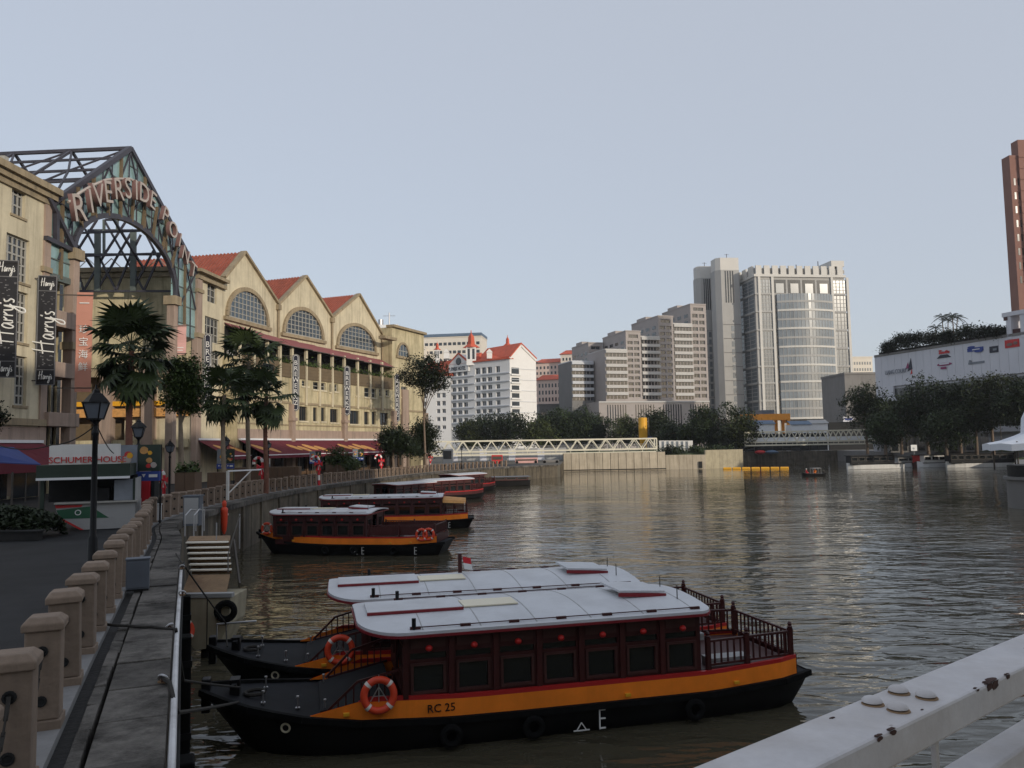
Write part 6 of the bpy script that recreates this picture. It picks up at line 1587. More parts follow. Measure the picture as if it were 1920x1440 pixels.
p = at_z(880, 990, 0); make_boat('fourth timber river boat with a tan stern canopy, beyond the third one', 13.6, (p.x - 13.3, p.y + .6, 0), R(3), 2.2, 11.2, 1.9, 11.3, 8, None, buoys=((1.6, -1),), band0=.6, canopy=True)
for px, py, rz, L, lab in [(762, 906, 55, 10.5, 'white roofed timber boat behind the fourth boat, against the quay'), (836, 899, 48, 10.5, 'white roofed timber boat half hidden past the stern of the fourth boat'), (872, 889, 55, 11.0, 'farthest white roofed timber boat moored along the left quay')]:
    p = at_z(px, py, 2.4); a = R(rz)
    make_boat(lab, L, (p.x - math.cos(a) * L * .5, p.y - math.sin(a) * L * .5, 0), a, 2.0, 7.8, 1.4, 8.3, 5, None, buoys=(), detail=False, band0=.5, lamps=False, roofm='boat_roof', bandm='wood_red')

def small_boat(lab, px, py, L, rz, hull, cabin, roof, hc=1.1, c=(.2, .75), name='moored_boat', grp='boats moored on the right bank', hb=.75, bw_=1.25, stripe=None):
    p = at_z(px, py, 0); t = thing(name, lab, 'boat', (p.x, p.y, 0), R(rz), grp); t.scale = (1.1, 1.1, 1.3) if grp else (1, 1, 1)
    xs = [-.5, -.42, -.3, 0, .3, .45, .5]; wd = [.25, .7, .95, 1, 1, .92, .8]; shz = [1.35, 1.2, 1.05, 1, 1, 1.02, 1.05]; vs_ = []
    for x, w, s_ in zip(xs, wd, shz):
        for (y, z) in ((-w, s_ * hb), (-w * .9, .05), (-w * .5, -.4), (w * .5, -.4), (w * .9, .05), (w, s_ * hb)): vs_.append((x * L, y * bw_, z))
    fs = []
    for i in range(6):
        for j in range(5): fs.append((i * 6 + j, i * 6 + j + 1, (i + 1) * 6 + j + 1, (i + 1) * 6 + j))
        fs.append((i * 6 + 5, i * 6, (i + 1) * 6, (i + 1) * 6 + 5))
    fs += [tuple(range(5, -1, -1)), tuple(range(36, 42))]
    m = MB(); m._add(vs_, fs); m.build('hull', M[hull], t)
    m = MB(); m.bar((-.45 * L, -bw_ * .95, hb), (.5 * L, -bw_ * .97, hb), .1); m.bar((-.45 * L, bw_ * .95, hb), (.5 * L, bw_ * .97, hb), .1); m.build('strake', M[stripe or 'rubber'], t)
    if hc:
        x0, x1 = (c[0] - .5) * L, (c[1] - .5) * L; n = max(2, int((x1 - x0) / 1.3)); w = bw_ * .86
        for sg in (-1, 1):
            O = Vector((x0, -w, hb)) if sg < 0 else Vector((x1, w, hb)); U = Vector((-sg, 0, 0)); pt = (x1 - x0) / n
            m = MB(); wall_grid(m, O, U, x1 - x0, hc, [(pt * q + .12, pt * (q + 1) - .12, .4 * hc, .85 * hc) for q in range(n)], .05); m.build('cabin_wall', M[cabin], t)
            for q in range(n): window(t, O, U, pt * q + .12, pt * (q + 1) - .12, .4 * hc, .85 * hc, .04, 1, 1, .06, frame='frame_dark', glass='boat_glass', N=U.cross(Zv))
        for x in (x0, x1): MB().box(x - .03, x + .03, -w, w, hb, hb + hc).build('end_wall', M[cabin], t)
        m = MB(); m.prism([(x0 - .3, -w - .2, hb + hc), (x1 + .4, -w - .2, hb + hc), (x1 + .4, w + .2, hb + hc), (x0 - .3, w + .2, hb + hc)], (0, 0, .1)); m.build('roof', M[roof], t, bevel=.03)
    return t
small_boat('low dark boat with a flat grey canopy off the far end of the left quay', 948, 911, 7.4, 8, 'hull_black', 'wood_red', 'grey_box', .55, (.25, .95), grp=None, hb=.8)
small_boat('small grey work boat tied up left of the low dark boat', 908, 903, 3.2, 30, 'deck_grey', 'grey_box', 'grey_box', 0.4, (.3, .7), grp=None)
small_boat('leftmost dark boat of the right bank row, with a white emblem', 1640, 879, 10.5, 2, 'white_dirty', 'black_matt', 'black', 1.35, (.03, .82))
small_boat('white hulled boat right behind the dark boat with emblem', 1697, 876, 5.5, -4, 'white', 'kiosk_grey', 'black', .9, (.2, .9))
small_boat('red and maroon boat in the middle of the right bank row', 1722, 876, 3.2, 70, 'wood_red', 'red_trim', 'black_matt', 1.2, (.1, .9))
small_boat('white boat with a dark flat roof right of the maroon boat', 1760, 876, 8.0, 0, 'white', 'white_dirty', 'black', 1.2, (.1, .8))
small_boat('long black boat with a white rubbing strip at the right end of the row', 1850, 876, 15, 0, 'white_dirty', 'black_matt', 'black', 1.4, (.02, .98))
small_boat('white boat half hidden between the flat roofed boat and the long black one', 1798, 875, 6, 0, 'white', 'kiosk_grey', 'black_matt', 1.0, (.2, .8))
p = at_z(1650, 873, 0); 
t = thing('emblem_board', 'white round emblem on the side of the dark boat on the right bank', 'emblem', (p.x, p.y, 1.35)); MB().lathe([(.55, 0), (.5, .06)], 20, (0, -1.3, 0), Vector((0, -1, 0))).build('disc', M['chalk'], t); MB().box(-.3, .3, -1.37, -1.362, -.1, .1).build('print', M['grey_print'], t)

# ---- little clean-up boat with two people, floating barrier
p = at_z(1525, 893, 0)
def person(lab, loc, rz, shirt, sit=True):
    t = thing('person', lab, 'person', loc, rz)
    J = {'pel': (0, 0, .0), 'ch': (0, -.05, .38), 'nk': (0, -.04, .53), 'hd': (0, -.06, .68), 'kl': (-.12, -.42, .05), 'kr': (.12, -.42, .05), 'fl': (-.12, -.42, -.40), 'fr': (.12, -.42, -.40), 'tl': (-.12, -.56, -.42), 'tr': (.12, -.56, -.42),
         'sl': (-.2, -.03, .45), 'sr': (.2, -.03, .45), 'el': (-.27, -.12, .2), 'er': (.27, -.12, .2), 'hl': (-.2, -.36, .14), 'hr': (.2, -.36, .14)}
    E = [('pel', 'ch'), ('ch', 'nk'), ('nk', 'hd'), ('pel', 'kl'), ('pel', 'kr'), ('kl', 'fl'), ('kr', 'fr'), ('fl', 'tl'), ('fr', 'tr'), ('ch', 'sl'), ('ch', 'sr'), ('sl', 'el'), ('sr', 'er'), ('el', 'hl'), ('er', 'hr')]
    RD = {'pel': .14, 'ch': .15, 'nk': .06, 'hd': .10, 'kl': .075, 'kr': .075, 'fl': .05, 'fr': .05, 'tl': .04, 'tr': .04, 'sl': .065, 'sr': .065, 'el': .05, 'er': .05, 'hl': .04, 'hr': .04}
    ks = list(J); me = bpy.data.meshes.new('body'); me.from_pydata([J[k] for k in ks], [(ks.index(a), ks.index(b_)) for a, b_ in E], [])
    o = bpy.data.objects.new('body', me); COL.objects.link(o); m = o.modifiers.new('skin', 'SKIN'); s2 = o.modifiers.new('sub', 'SUBSURF'); s2.levels = s2.render_levels = 1
    for i, k in enumerate(ks): me.skin_vertices[0].data[i].radius = (RD[k], RD[k]); me.skin_vertices[0].data[i].use_root = (k == 'pel')
    dg = bpy.context.evaluated_depsgraph_get(); m2 = bpy.data.meshes.new_from_object(o.evaluated_get(dg)); bpy.data.objects.remove(o)
    m2.materials.clear(); m2.materials.append(M[shirt]); m2.materials.append(M['skin']); m2.materials.append(M['navy'])
    for f in m2.polygons:
        c = f.center; f.material_index = 1 if c.z > .56 or (c.y < -.3 and c.z > .09) else (2 if c.z < .06 else 0)
    link(m2, 'body', t); MB().sphere((0, -.05, .74), .115, 10, 7, .75).build('cap', M['chalk'] if shirt == 'candy_red' else M['candy_red'], t, smooth=True)
t = thing('work_boat', 'small open work boat with a pale awning out on the river', 'boat', (p.x, p.y, 0), R(4))
m = MB(); vs_ = []
for x, w, s_ in ((-2.0, .2, .7), (-1.5, .6, .5), (0, .75, .42), (1.5, .7, .46), (2.0, .5, .6)):
    for (y, z) in ((-w, s_), (-w * .6, -.2), (w * .6, -.2), (w, s_)): vs_.append((x, y, z))
fs = [(3, 2, 1, 0), (16, 17, 18, 19)]
for i in range(4):
    for j in range(3): fs.append((i * 4 + j, i * 4 + j + 1, (i + 1) * 4 + j + 1, (i + 1) * 4 + j))
    fs.append((i * 4, (i + 1) * 4, (i + 1) * 4 + 3, i * 4 + 3))
m._add(vs_, fs); m.build('hull', M['hull_black'], t)
MB().box(-.3, 1.2, -.6, .6, 1.35, 1.41).build('awning', M['kiosk_grey'], t)
for x in (-.25, 1.15):
    for y in (-.55, .55): MB().cyl((x, y, .35), (x, y, 1.35), .03).build('pole', M['metal'], t)
MB().box(1.75, 2.1, -.15, .15, .4, .95).build('outboard_motor', M['black'], t)
for x in (-1.2, .3): MB().box(x - .12, x + .12, -.6, .6, .40, .5).build('thwart', M['wood_tan'], t)
person('person in a red top seated at the bow of the small work boat', (p.x - 1.2, p.y, .52), R(90), 'candy_red')
person('person in an orange vest seated under the awning of the small work boat', (p.x + .35, p.y, .52), R(-60), 'orange')
a = at_z(1355, 880, 0); b_ = at_z(1480, 879, 0)
t = thing('floating_barrier', 'row of yellow floats lying on the water before the landing', 'floating barrier', (a.x, a.y, 0), world=True)
for k in range(7):
    x0 = a.lerp(b_, k / 7 + .008); x1 = a.lerp(b_, (k + 1) / 7 - .008); x0.z = x1.z = .14
    MB().tube([x0, x0.lerp(x1, .05), x0.lerp(x1, .95), x1], [.2, .33, .33, .2], 10).build('float', M['yellow'], t, smooth=True)
MB().tube([a + Zv * .1, b_ + Zv * .1], .05, 5).build('cable', M['black'], t)
# ================================================================== far side: footbridges, site, buildings
def footbridge(lab, A, B, zt, zb, n, wdt, grp='cream truss footbridges'):
    """A, B: plan ends of the near truss; zt, zb: chord heights (start, end)"""
    A, B = V2(A), V2(B); U = (B - A).normalized(); Nn = Vector((-U.y, U.x, 0)); Ln = (B - A).length
    t = thing('footbridge', lab, 'footbridge', (A.x, A.y, zb[0]), world=True, group=grp)
    def P(s, top, side): 
        f = s / Ln; z = (zt[0] + (zt[1] - zt[0]) * f) if top else (zb[0] + (zb[1] - zb[0]) * f); return A + U * s + Nn * (wdt if side else 0) + Zv * z
    for side in (0, 1):
        for top in (0, 1): MB().bar(P(0, top, side), P(Ln, top, side), .34, .34).build('chord', M['truss'], t)
        for k in range(n + 1):
            s = Ln * k / n
            if k in (0, n): MB().bar(P(s, 0, side), P(s, 1, side), .24).build('end_post', M['truss'], t)
        for k in range(n):
            s0, s1 = Ln * k / n, Ln * (k + 1) / n; sm = (s0 + s1) / 2
            MB().bar(P(s0, 0, side), P(sm, 1, side), .2).build('diagonal', M['truss'], t); MB().bar(P(sm, 1, side), P(s1, 0, side), .2).build('diagonal', M['truss'], t)
        g = MB()
        for q in range(4): z = .35 + q * .28; g.bar(P(0, 0, side) + Zv * z + Nn * (.1 if not side else -.1), P(Ln, 0, side) + Zv * z + Nn * (.1 if not side else -.1), .05)
        g.build('handrail', M['kiosk_grey'], t)
        m = MB(); m.prism([P(.2, 0, side) + Zv * .2, P(Ln - .2, 0, side) + Zv * .2, P(Ln - .2, 0, side) + Zv * 1.15, P(.2, 0, side) + Zv * 1.15], Nn * .03); (m.build('infill_panel', M['white'], t) if n < 15 else None)
    for k in range(n + 1):
        s = Ln * k / n; MB().bar(P(s, 0, 0) - Zv * .05, P(s, 0, 1) - Zv * .05, .22).build('cross_beam', M['truss'], t)
        MB().bar(P(s, 1, 0), P(s, 1, 1), .16).build('top_strut', M['truss'], t)
    m = MB(); m.prism([P(0, 0, 0) - Zv * .2 + Nn * .2, P(Ln, 0, 0) - Zv * .2 + Nn * .2, P(Ln, 0, 1) - Zv * .2 - Nn * .2, P(0, 0, 1) - Zv * .2 - Nn * .2], Zv * .12); m.build('deck', M['grey_wall'], t)
    for side in (0, 1): MB().bar(P(0, 0, side) - Zv * .75, P(Ln, 0, side) - Zv * .75, .3, .36).build('lower_beam', M['truss'], t)
    for k in range(0, n + 1):
        s = Ln * k / n
        for side in (0, 1): MB().bar(P(s, 0, side) - Zv * .7, P(s, 0, side), .12).build('hanger', M['truss'], t)
    return t
a0, a1, b0, b1 = at_y(800, 828.5, 190), at_y(800, 849, 190), at_y(1231, 822, 190), at_y(1231, 841, 190)
footbridge('long cream truss footbridge on the left, reaching the landing near the yellow silo', (a0.x, 190), (b0.x, 190), (a0.z, b0.z), (a1.z, b1.z), 16, 3.0)
a0, a1, b0, b1 = at_y(1396, 811, 202), at_y(1396, 830, 202), at_y(1649, 805, 202), at_y(1649, 825.5, 202)
footbridge('cream truss footbridge on the right between the landing trees and the right bank', (a0.x, 202), (b0.x, 202), (a0.z, b0.z), (a1.z, b1.z), 13, 3.0)
for px, lab in ((1655, 'grey concrete lift tower at the right end of the right footbridge'),):
    p = at_y(1645, 800, 205); q_ = at_y(1664, 800, 205); zt = at_y(1655, 784, 205).z
    t = thing('bridge_tower', lab, 'concrete tower', (p.x, 205, 3), world=True); MB().prism([(p.x, 203.5, 3), (q_.x, 203.5, 3), (q_.x, 203.5, zt - .4), (p.x - 1.0, 203.5, zt)], (0, 4, 0)).build('shaft', M['liang'], t); MB().box(p.x + .4, q_.x - .6, 203.42, 203.5, 4, 7).build('door', M['grey_wall'], t)
def on_y(px, py, Y): return at_y(px, py, Y)
# hoarding beyond the end of the left quay
t = thing('hoarding', 'pale grey site hoarding under the left footbridge', 'hoarding', (-14, 205, 2.3), world=True)
p0, p1 = on_y(845, 858, 205), on_y(1062, 858, 205); n = 16
for k in range(n): x0 = p0.x + (p1.x - p0.x) * k / n; x1 = p0.x + (p1.x - p0.x) * (k + 1) / n; MB().box(x0 + .03, x1 - .03, 205, 205.1, 2.2, 5.4).build('panel', M['kiosk_grey' if k % 4 else 'liang'], t)
for px0, px1, yt, yb, mm, lab in [(966, 1008, 858, 876, 'banner_pale', 'faded red container behind the quay end under the footbridge'), (1018, 1048, 862, 876, 'grey_wall', 'grey generator box beside the faded red container'), (922, 942, 853, 874, 'red_print', 'small red frame of site equipment under the footbridge'), (830, 848, 842, 872, 'grey_box', 'blue grey van partly hidden by the bushes at the quay end')]:
    Y = 172 if px0 > 850 else 150; a, b_ = on_y(px0, yb, Y), on_y(px1, yt, Y)
    t = thing('site_container' if px0 > 850 else 'van', lab, 'container' if px0 > 850 else 'van', (a.x, Y, 2.28), world=True)
    MB().box(a.x, b_.x, Y, Y + 2.4, 2.35, b_.z).build('body', M[mm], t, bevel=.05); MB().box(a.x + .15, b_.x - .15, Y - .03, Y - .004, 2.35 + (b_.z - 2.35) * .45, b_.z - .3).build('window' if px0 < 850 else 'door', M['dark_glass'] if px0 < 850 else M['frame_dark'], t)
    for x in (a.x + .4, b_.x - .4): MB().lathe([(.3, 0), (.3, .2)], 12, (x, Y + .1, 2.55), Vector((0, -1, 0))).build('wheel' if px0 < 850 else 'skid', M['rubber'], t)
t = thing('hoarding', 'curved pale hoarding sheets on the landing right of the left footbridge', 'hoarding', (40, 205, 4), world=True)
for k in range(7):
    a, b_ = on_y(1236 + 9 * k, 840, 203 - k * .6), on_y(1245 + 9 * k, 826, 203 - k * .6); MB().box(a.x + .03, b_.x - .03, a.y, a.y + .08, 4.0, b_.z).build('panel', M['white_dirty'], t)
# low shrubs on the landing
for i, (px, Y, yt, yb, w, lab) in enumerate([(1255, 192, 838, 858, 50, 'low shrubs on the landing edge by the hoarding'), (1300, 192, 838, 858, 60, 'low shrubs under the big landing tree'), (1345, 196, 836, 850, 50, 'low green shrubs at the tip of the landing')]):
    tree_at('shrub', lab, px, Y, yt, yb, w, 1500, .45, 'leaf_far', 140 + i, 3.3, cat='shrub', trunk_r=.1, grp='shrubs on the landing')
for i, (px, lab) in enumerate([(1120, 'small white navigation post on the landing wall')]):
    pass
# yellow silo
a, b_ = on_y(1198, 822, 228), on_y(1213, 783, 228); r_ = (b_.x - a.x) / 2
t = thing('silo', 'yellow cement silo standing behind the end of the left footbridge', 'silo', ((a.x + b_.x) / 2, 228, 4.0)); hz = b_.z - 4
MB().lathe([(r_ * .25, hz * .12), (r_ * .98, hz * .34), (r_, hz * .35), (r_, hz * .66), (r_ * 1.02, hz * .665), (r_ * 1.02, hz * .675), (r_, hz * .68), (r_, hz - .1), (r_ * .85, hz)], 20).build('tank', M['yellow'], t, smooth=True)
for k in range(4): an = k * 1.57 + .78; MB().cyl((r_ * .9 * math.cos(an), r_ * .9 * math.sin(an), -.4), (r_ * .9 * math.cos(an), r_ * .9 * math.sin(an), hz * .5), .12).build('leg', M['yellow'], t)
MB().bar((r_ + .3, -.4, 0), (r_ + .3, -.4, hz), .3).build('ladder', M['frame_dark'], t); MB().box(r_ * .9, r_ * 1.9, -.8, .6, hz * .30, hz * .42).build('filter_unit', M['blue_print'], t)
# gantry crane and site huts
Y = 246; a, b_ = on_y(1386, 777, Y), on_y(1482, 787, Y)
t = thing('gantry_crane', 'orange gantry crane with a grey trolley above the site huts', 'gantry crane', (b_.x, Y, 3), world=True)
MB().box(a.x, b_.x, Y, Y + 1.2, b_.z, a.z).build('girder', M['orange_crane'], t); MB().box(a.x, b_.x, Y + 5, Y + 6.2, b_.z, a.z).build('girder', M['orange_crane'], t)
for x, dy in ((b_.x - .5, 0), (b_.x - .5, 5), (b_.x - 2.6, 5), (a.x + 1, 0), (a.x + 1, 5)): MB().bar((x, Y + .6 + dy, 3), (x, Y + .6 + dy, b_.z), .8).build('leg', M['orange_crane'], t)
MB().box(b_.x - .9, b_.x - .1, Y, Y + 6, b_.z - .9, b_.z - .003).build('end_beam', M['orange_crane'], t)
p = on_y(1440, 776, Y); MB().box(p.x - 2, p.x + 2, Y, Y + 6, p.z, p.z + 1.2).build('trolley', M['grey_box'], t)
def hut(px0, px1, yt, yb, Y, lab, roofm, nwin):
    a, b_ = on_y(px0, yb, Y), on_y(px1, yt, Y); zt = b_.z; t = thing('site_hut', lab, 'site hut', (a.x, Y, 3), world=True, group='white site huts behind the right footbridge')
    f = Face((a.x, Y), (b_.x, Y)); ops = [(f.W * (k + .3) / nwin, f.W * (k + .7) / nwin, 1.0 + (zt - 4.6) * .4, 1.9 + (zt - 4.6) * .4) for k in range(nwin)]
    m = MB(); wall_grid(m, (a.x, Y, 3), (1, 0, 0), f.W, zt - 3, ops, .2); m.box(a.x, b_.x, Y + .21, Y + 5, 3, zt); m.build('wall', M['white'], t)
    for o in ops: window(t, (a.x, Y, 3), Vector((1, 0, 0)), *o, .15, 1, 1, .12)
    MB().prism([(a.x - .3, Y - .4, zt + .003), (b_.x + .3, Y - .4, zt + .003), (b_.x + .3, Y + 2.6, zt + 1.1), (a.x - .3, Y + 2.6, zt + 1.1)], (0, 0, .12)).build('roof', M[roofm], t)
hut(1396, 1452, 795, 812, 236.5, 'white site hut with a blue roof below the orange girder', 'blue_roof', 3)
hut(1484, 1520, 796, 812, 238, 'white site hut with two small windows right of the crane leg', 'blue_roof', 2)
hut(1521, 1552, 794, 812, 241, 'pale site hut at the right end of the hut row', 'kiosk_grey', 2)
t = thing('site_shed', 'dark site shed with a small white sign panel near the right footbridge end', 'shed', (80, 250, 3), world=True)
a, b_ = on_y(1555, 810, 250), on_y(1650, 790, 250); MB().box(a.x, b_.x, 250, 258, 3, b_.z).build('wall', M['black_matt'], t)
a, b_ = on_y(1581, 791, 249), on_y(1601, 781, 249); MB().box(a.x, b_.x, 249, 249.2, a.z, b_.z).build('sign_panel', M['liang'], t); MB().box(a.x + .6, b_.x - .6, 248.95, 248.99, a.z + .5, b_.z - .5).build('print', M['blue_print'], t)
t = thing('site_screen', 'dark mesh screen before the white huts behind the right footbridge', 'screen', (70, 235.2, 3), world=True)
for k in range(13): x0 = 57.5 + k * 2.7; MB().box(x0, x0 + 2.6, 236.1, 236.2, 3.2, 8.3).build('screen_panel', M['black_matt'], t); MB().box(x0 - .06, x0 + .0, 236.0, 236.3, 3.0, 8.4).build('post', M['frame_dark'], t)
t = thing('site_fence', 'dark retaining wall under the right footbridge with site clutter', 'retaining wall', (75, 237, 0), world=True)
for k in range(14): x0 = 56.5 + k * 2.9; MB().box(x0 + .02, x0 + 2.88, 235.6, 236.4, -.8, 3.1).build('wall_panel', M['quay'], t)
for px, py, w, h_, mm, lab in [(1425, 846, 22, 9, 'red_print', 'red fabric covered heap on the far bank under the right footbridge'), (1447, 858, 26, 9, 'blue_roof', 'blue grey heap of site material on the far bank')]:
    p = on_y(px, py, 234); t = thing('material_heap', lab, 'heap', (p.x, 234, 2.9)); sc_ = 234 / 1500; m = MB(); rr = random.Random(px); m.sphere((0, 0, 0), 1.0, 9, 6, .8); m.v = [(x * w * sc_ * .5 * rr.uniform(.8, 1.15), y * 1.2, z * h_ * sc_ * .5 * rr.uniform(.8, 1.2)) for x, y, z in m.v]; m.build('sheeting', M[mm], t)

def stuff_windows(t, f, u0, u1, z0, z1, nc, nr, fw, fh, mm='dark_glass', out=.06, name='windows', fr=None):
    """many tiny far panes with sills, real pieces joined"""
    m = MB(); s_ = MB()
    for i in range(nc):
        for j in range(nr):
            cu = u0 + (u1 - u0) * (i + .5) / nc; cz = z0 + (z1 - z0) * (j + .5) / nr; w = (u1 - u0) / nc * fw / 2; h = (z1 - z0) / nr * fh / 2
            f.box(m, cu - w, cu + w, cz - h, cz + h, -.1, out)
            f.box(s_, cu - w * 1.15, cu + w * 1.15, cz - h - .25, cz - h, -.1, out + .15)
    o = m.build(name, M[mm], t); o['kind'] = 'stuff'
    if fr: o = s_.build('sills', M[fr], t); o['kind'] = 'stuff'
def plain_box(t, f, z0, z1, dep, mm, name='wall'):
    m = MB(); f.box(m, 0, f.W, z0, z1, -dep, 0); return m.build(name, M[mm], t)
def face_from(px0, px1, Y0, ang):
    """vertical plane starting where pixel column px0 meets depth Y0, running right at an angle, ending at pixel column px1"""
    v0 = ray(px0, 800); A = Vector((v0.x / v0.y * Y0, Y0, 0)); U = Vector((math.cos(ang), math.sin(ang), 0)); u = hit(px1, 760, A, U)[0]
    return Face((A.x, A.y), (A.x + U.x * u, A.y + U.y * u))
def zpx(f, u, py, px):
    return f.hit(px, py)[1]

# ---- white hotel
ht = thing('hotel', 'white hotel with orange red roofs, little spires and rows of dark windows', 'hotel', (-10, 310, 3), world=True)
hf = face_from(846, 957, 318, R(-38)); W_ = hf.W; ztop = hf.hit(905, 678)[1]
cols = [(847, 855), (857.5, 866), (868.5, 877), (891.5, 900.5), (903, 911.5), (914, 923), (930, 938)]
ysr = [(689, 701), (708, 716), (722.5, 731), (737, 746), (752, 761), (767, 775), (782, 790), (798, 805)]
ops = []
for c in cols:
    u0, u1 = hf.hit(c[0], 740)[0], hf.hit(c[1], 740)[0]
    for r_ in ysr:
        z1, z0 = hf.hit(c[0], r_[0])[1], hf.hit(c[0], r_[1])[1]
        z0 = hf.hit(905, r_[1])[1]; z1 = hf.hit(905, r_[0])[1]; ops.append((max(u0, .3), min(u1, W_ - .3), z0 - 3, z1 - 3))
m = MB(); wall_grid(m, hf.P(0, 3), hf.U, W_, ztop - 3, ops, .7, N=hf.N); m.quad(hf.P(0, ztop), hf.P(W_, ztop), hf.P(W_, ztop, -22), hf.P(0, ztop, -22)); m.quad(hf.P(0, 3, -22), hf.P(0, 3), hf.P(0, ztop), hf.P(0, ztop, -22)); m.build('wall', M['hotel'], ht)
for o in ops: window(ht, hf.P(0, 3), hf.U, *o, .6, 2, 1, .16, frame='hotel_grey', N=hf.N)
for r_ in ysr[:-1]:
    z = hf.hit(905, r_[1])[1]; m = MB(); hf.box(m, -.1, W_ * .42, z - .6, z - .2, 0.002, .45); hf.box(m, W_ * .53, W_, z - .6, z - .2, 0.002, .45); m.build('balcony_ledge', M['hotel_grey'], ht)
# left lower wing
hl = face_from(781, 846, 322, R(-18)); zl = hl.hit(815, 706)[1]; ops = []
for c in ((783, 789), (792, 799), (818, 825), (828, 835.5)):
    for r_ in ysr[2:]:
        u0, u1 = hl.hit(c[0], 740)[0], hl.hit(c[1], 740)[0]; ops.append((u0, u1, hl.hit(820, r_[1])[1] - 3, hl.hit(820, r_[0])[1] - 3))
m = MB(); wall_grid(m, hl.P(0, 3), hl.U, hl.W, zl - 3, ops, .7, N=hl.N); m.quad(hl.P(0, zl), hl.P(hl.W, zl), hl.P(hl.W, zl, -20), hl.P(0, zl, -20)); m.build('wall', M['hotel'], ht)
for o in ops: window(ht, hl.P(0, 3), hl.U, *o, .6, 2, 1, .16, frame='hotel_grey', N=hl.N)
# gable end on the right, lit by the sun
C = hf.P(W_, 0); hr = Face((C.x, C.y), (C.x + 1, C.y)); hr = None
U2 = Vector((math.cos(R(40)), math.sin(R(40)), 0)); u = hit(1006, 740, (C.x, C.y), U2)[0]; hg = Face((C.x, C.y), (C.x + U2.x * u, C.y + U2.y * u))
zs_ = hg.hit(985, 690)[1]; za_ = hg.hit(970, 645)[1]; ua_ = hg.hit(970, 650)[0]; ua_ = hg.W * .42; zE = hg.hit(1004, 674)[1]
m = MB(); m.prism([hg.P(0, 3), hg.P(hg.W, 3), hg.P(hg.W, zE), hg.P(ua_, za_), hg.P(0, zE)], -hg.N * 20); m.build('gable_block', M['hotel'], ht)
for (u0, z0) in ((0, zE), (hg.W, zE)):
    a, b_ = hg.P(ua_, za_ + .1, .6), hg.P(u0, z0 + .1, .6); m = MB(); m.prism([a, b_, b_ - hg.N * 21, a - hg.N * 21], (0, 0, .5)); m.build('roof', M['hotel_roof'], ht)
    m = MB(); m.bar(hg.P(ua_, za_ - .3, .15), hg.P(u0, z0 - .3, .15), .5, .9); m.build('verge', M['hotel'], ht)
for k in range(8): m = MB(); z = 6 + k * (zE - 6) / 8; hg.box(m, .5, hg.W - .2, z, z + .18, .002, .16); m.build('string_course', M['hotel_grey'], ht)
for r_ in ysr[:-1]:
    z0, z1 = hg.hit(960, r_[1])[1], hg.hit(960, r_[0])[1]; m = MB(); hg.box(m, hg.W * .06, hg.W * .34, z0, z1, -.2, .05); m.build('window', M['dark_glass'], ht); m = MB(); hg.box(m, hg.W * .02, hg.W * .38, z0 - .6, z0, .0, .7); m.build('balcony_ledge', M['hotel'], ht)
# pediment with name and round window
u0, z0 = hf.hit(843, 684); u1, z1 = hf.hit(880, 684); um, zm = hf.hit(858, 664)
u0 = max(u0, -.5); m = MB(); m.prism([hf.P(u0, ztop - 3.2, .5), hf.P(u1, ztop - 3.2, .5), hf.P(u1, ztop + .2, .5), hf.P((u0 + u1) / 2, zm, .5), hf.P(u0, ztop + .2, .5)], -hf.N * 6); m.build('pediment', M['hotel'], ht)
for uu in (u0, u1): m = MB(); m.bar(hf.P((u0 + u1) / 2, zm + .2, .4), hf.P(uu, ztop + .4, .4), .7, .5); m.build('verge', M['hotel_roof'], ht)
uc = (u0 + u1) / 2; MB().lathe([(1.5, 0), (1.3, .15)], 18, hf.P(uc, ztop + 1.0, .51), hf.N).build('round_window', M['dark_glass'], ht)
put_mesh(text_mesh('PARK HOTEL', 2.1, .1, M['navy']), 'lettering', ht, face_mat(hf.P(uc, ztop - 1.9, .6), hf.U) @ Matrix.Diagonal((.62, 1, 1, 1)))
# roofs
def hip(f, u0, u1, zb, zt, d0, d1, mm, nm='roof', par=None, ins=3.0):
    m = MB(); a = [f.P(u0, zb, -d0), f.P(u1, zb, -d0), f.P(u1, zb, -d1), f.P(u0, zb, -d1)]; md = (d0 + d1) / 2; r0_, r1_ = f.P(u0 + ins, zt, -md), f.P(u1 - ins, zt, -md)
    m._add(a + [r0_, r1_], [(0, 1, 5, 4), (1, 2, 5), (2, 3, 4, 5), (3, 0, 4), (3, 2, 1, 0)]); return m.build(nm, M[mm], par)
zr1 = hf.hit(905, 655)[1]
hip(hf, -.6, W_ * .42, ztop + .05, zr1, -.6, 16, 'hotel_roof', par=ht); hip(hf, W_ * .46, W_ + .5, ztop + .06, zr1 + .4, -.5, 17, 'hotel_roof', par=ht)
hip(hl, -.5, hl.W + 1, zl + .05, zl + 7, -.5, 16, 'hotel_roof', par=ht)
m = MB(); hf.box(m, W_ * .40, W_, ztop + .02, ztop + .6, -1, .55); m.build('eaves', M['hotel_roof'], ht)
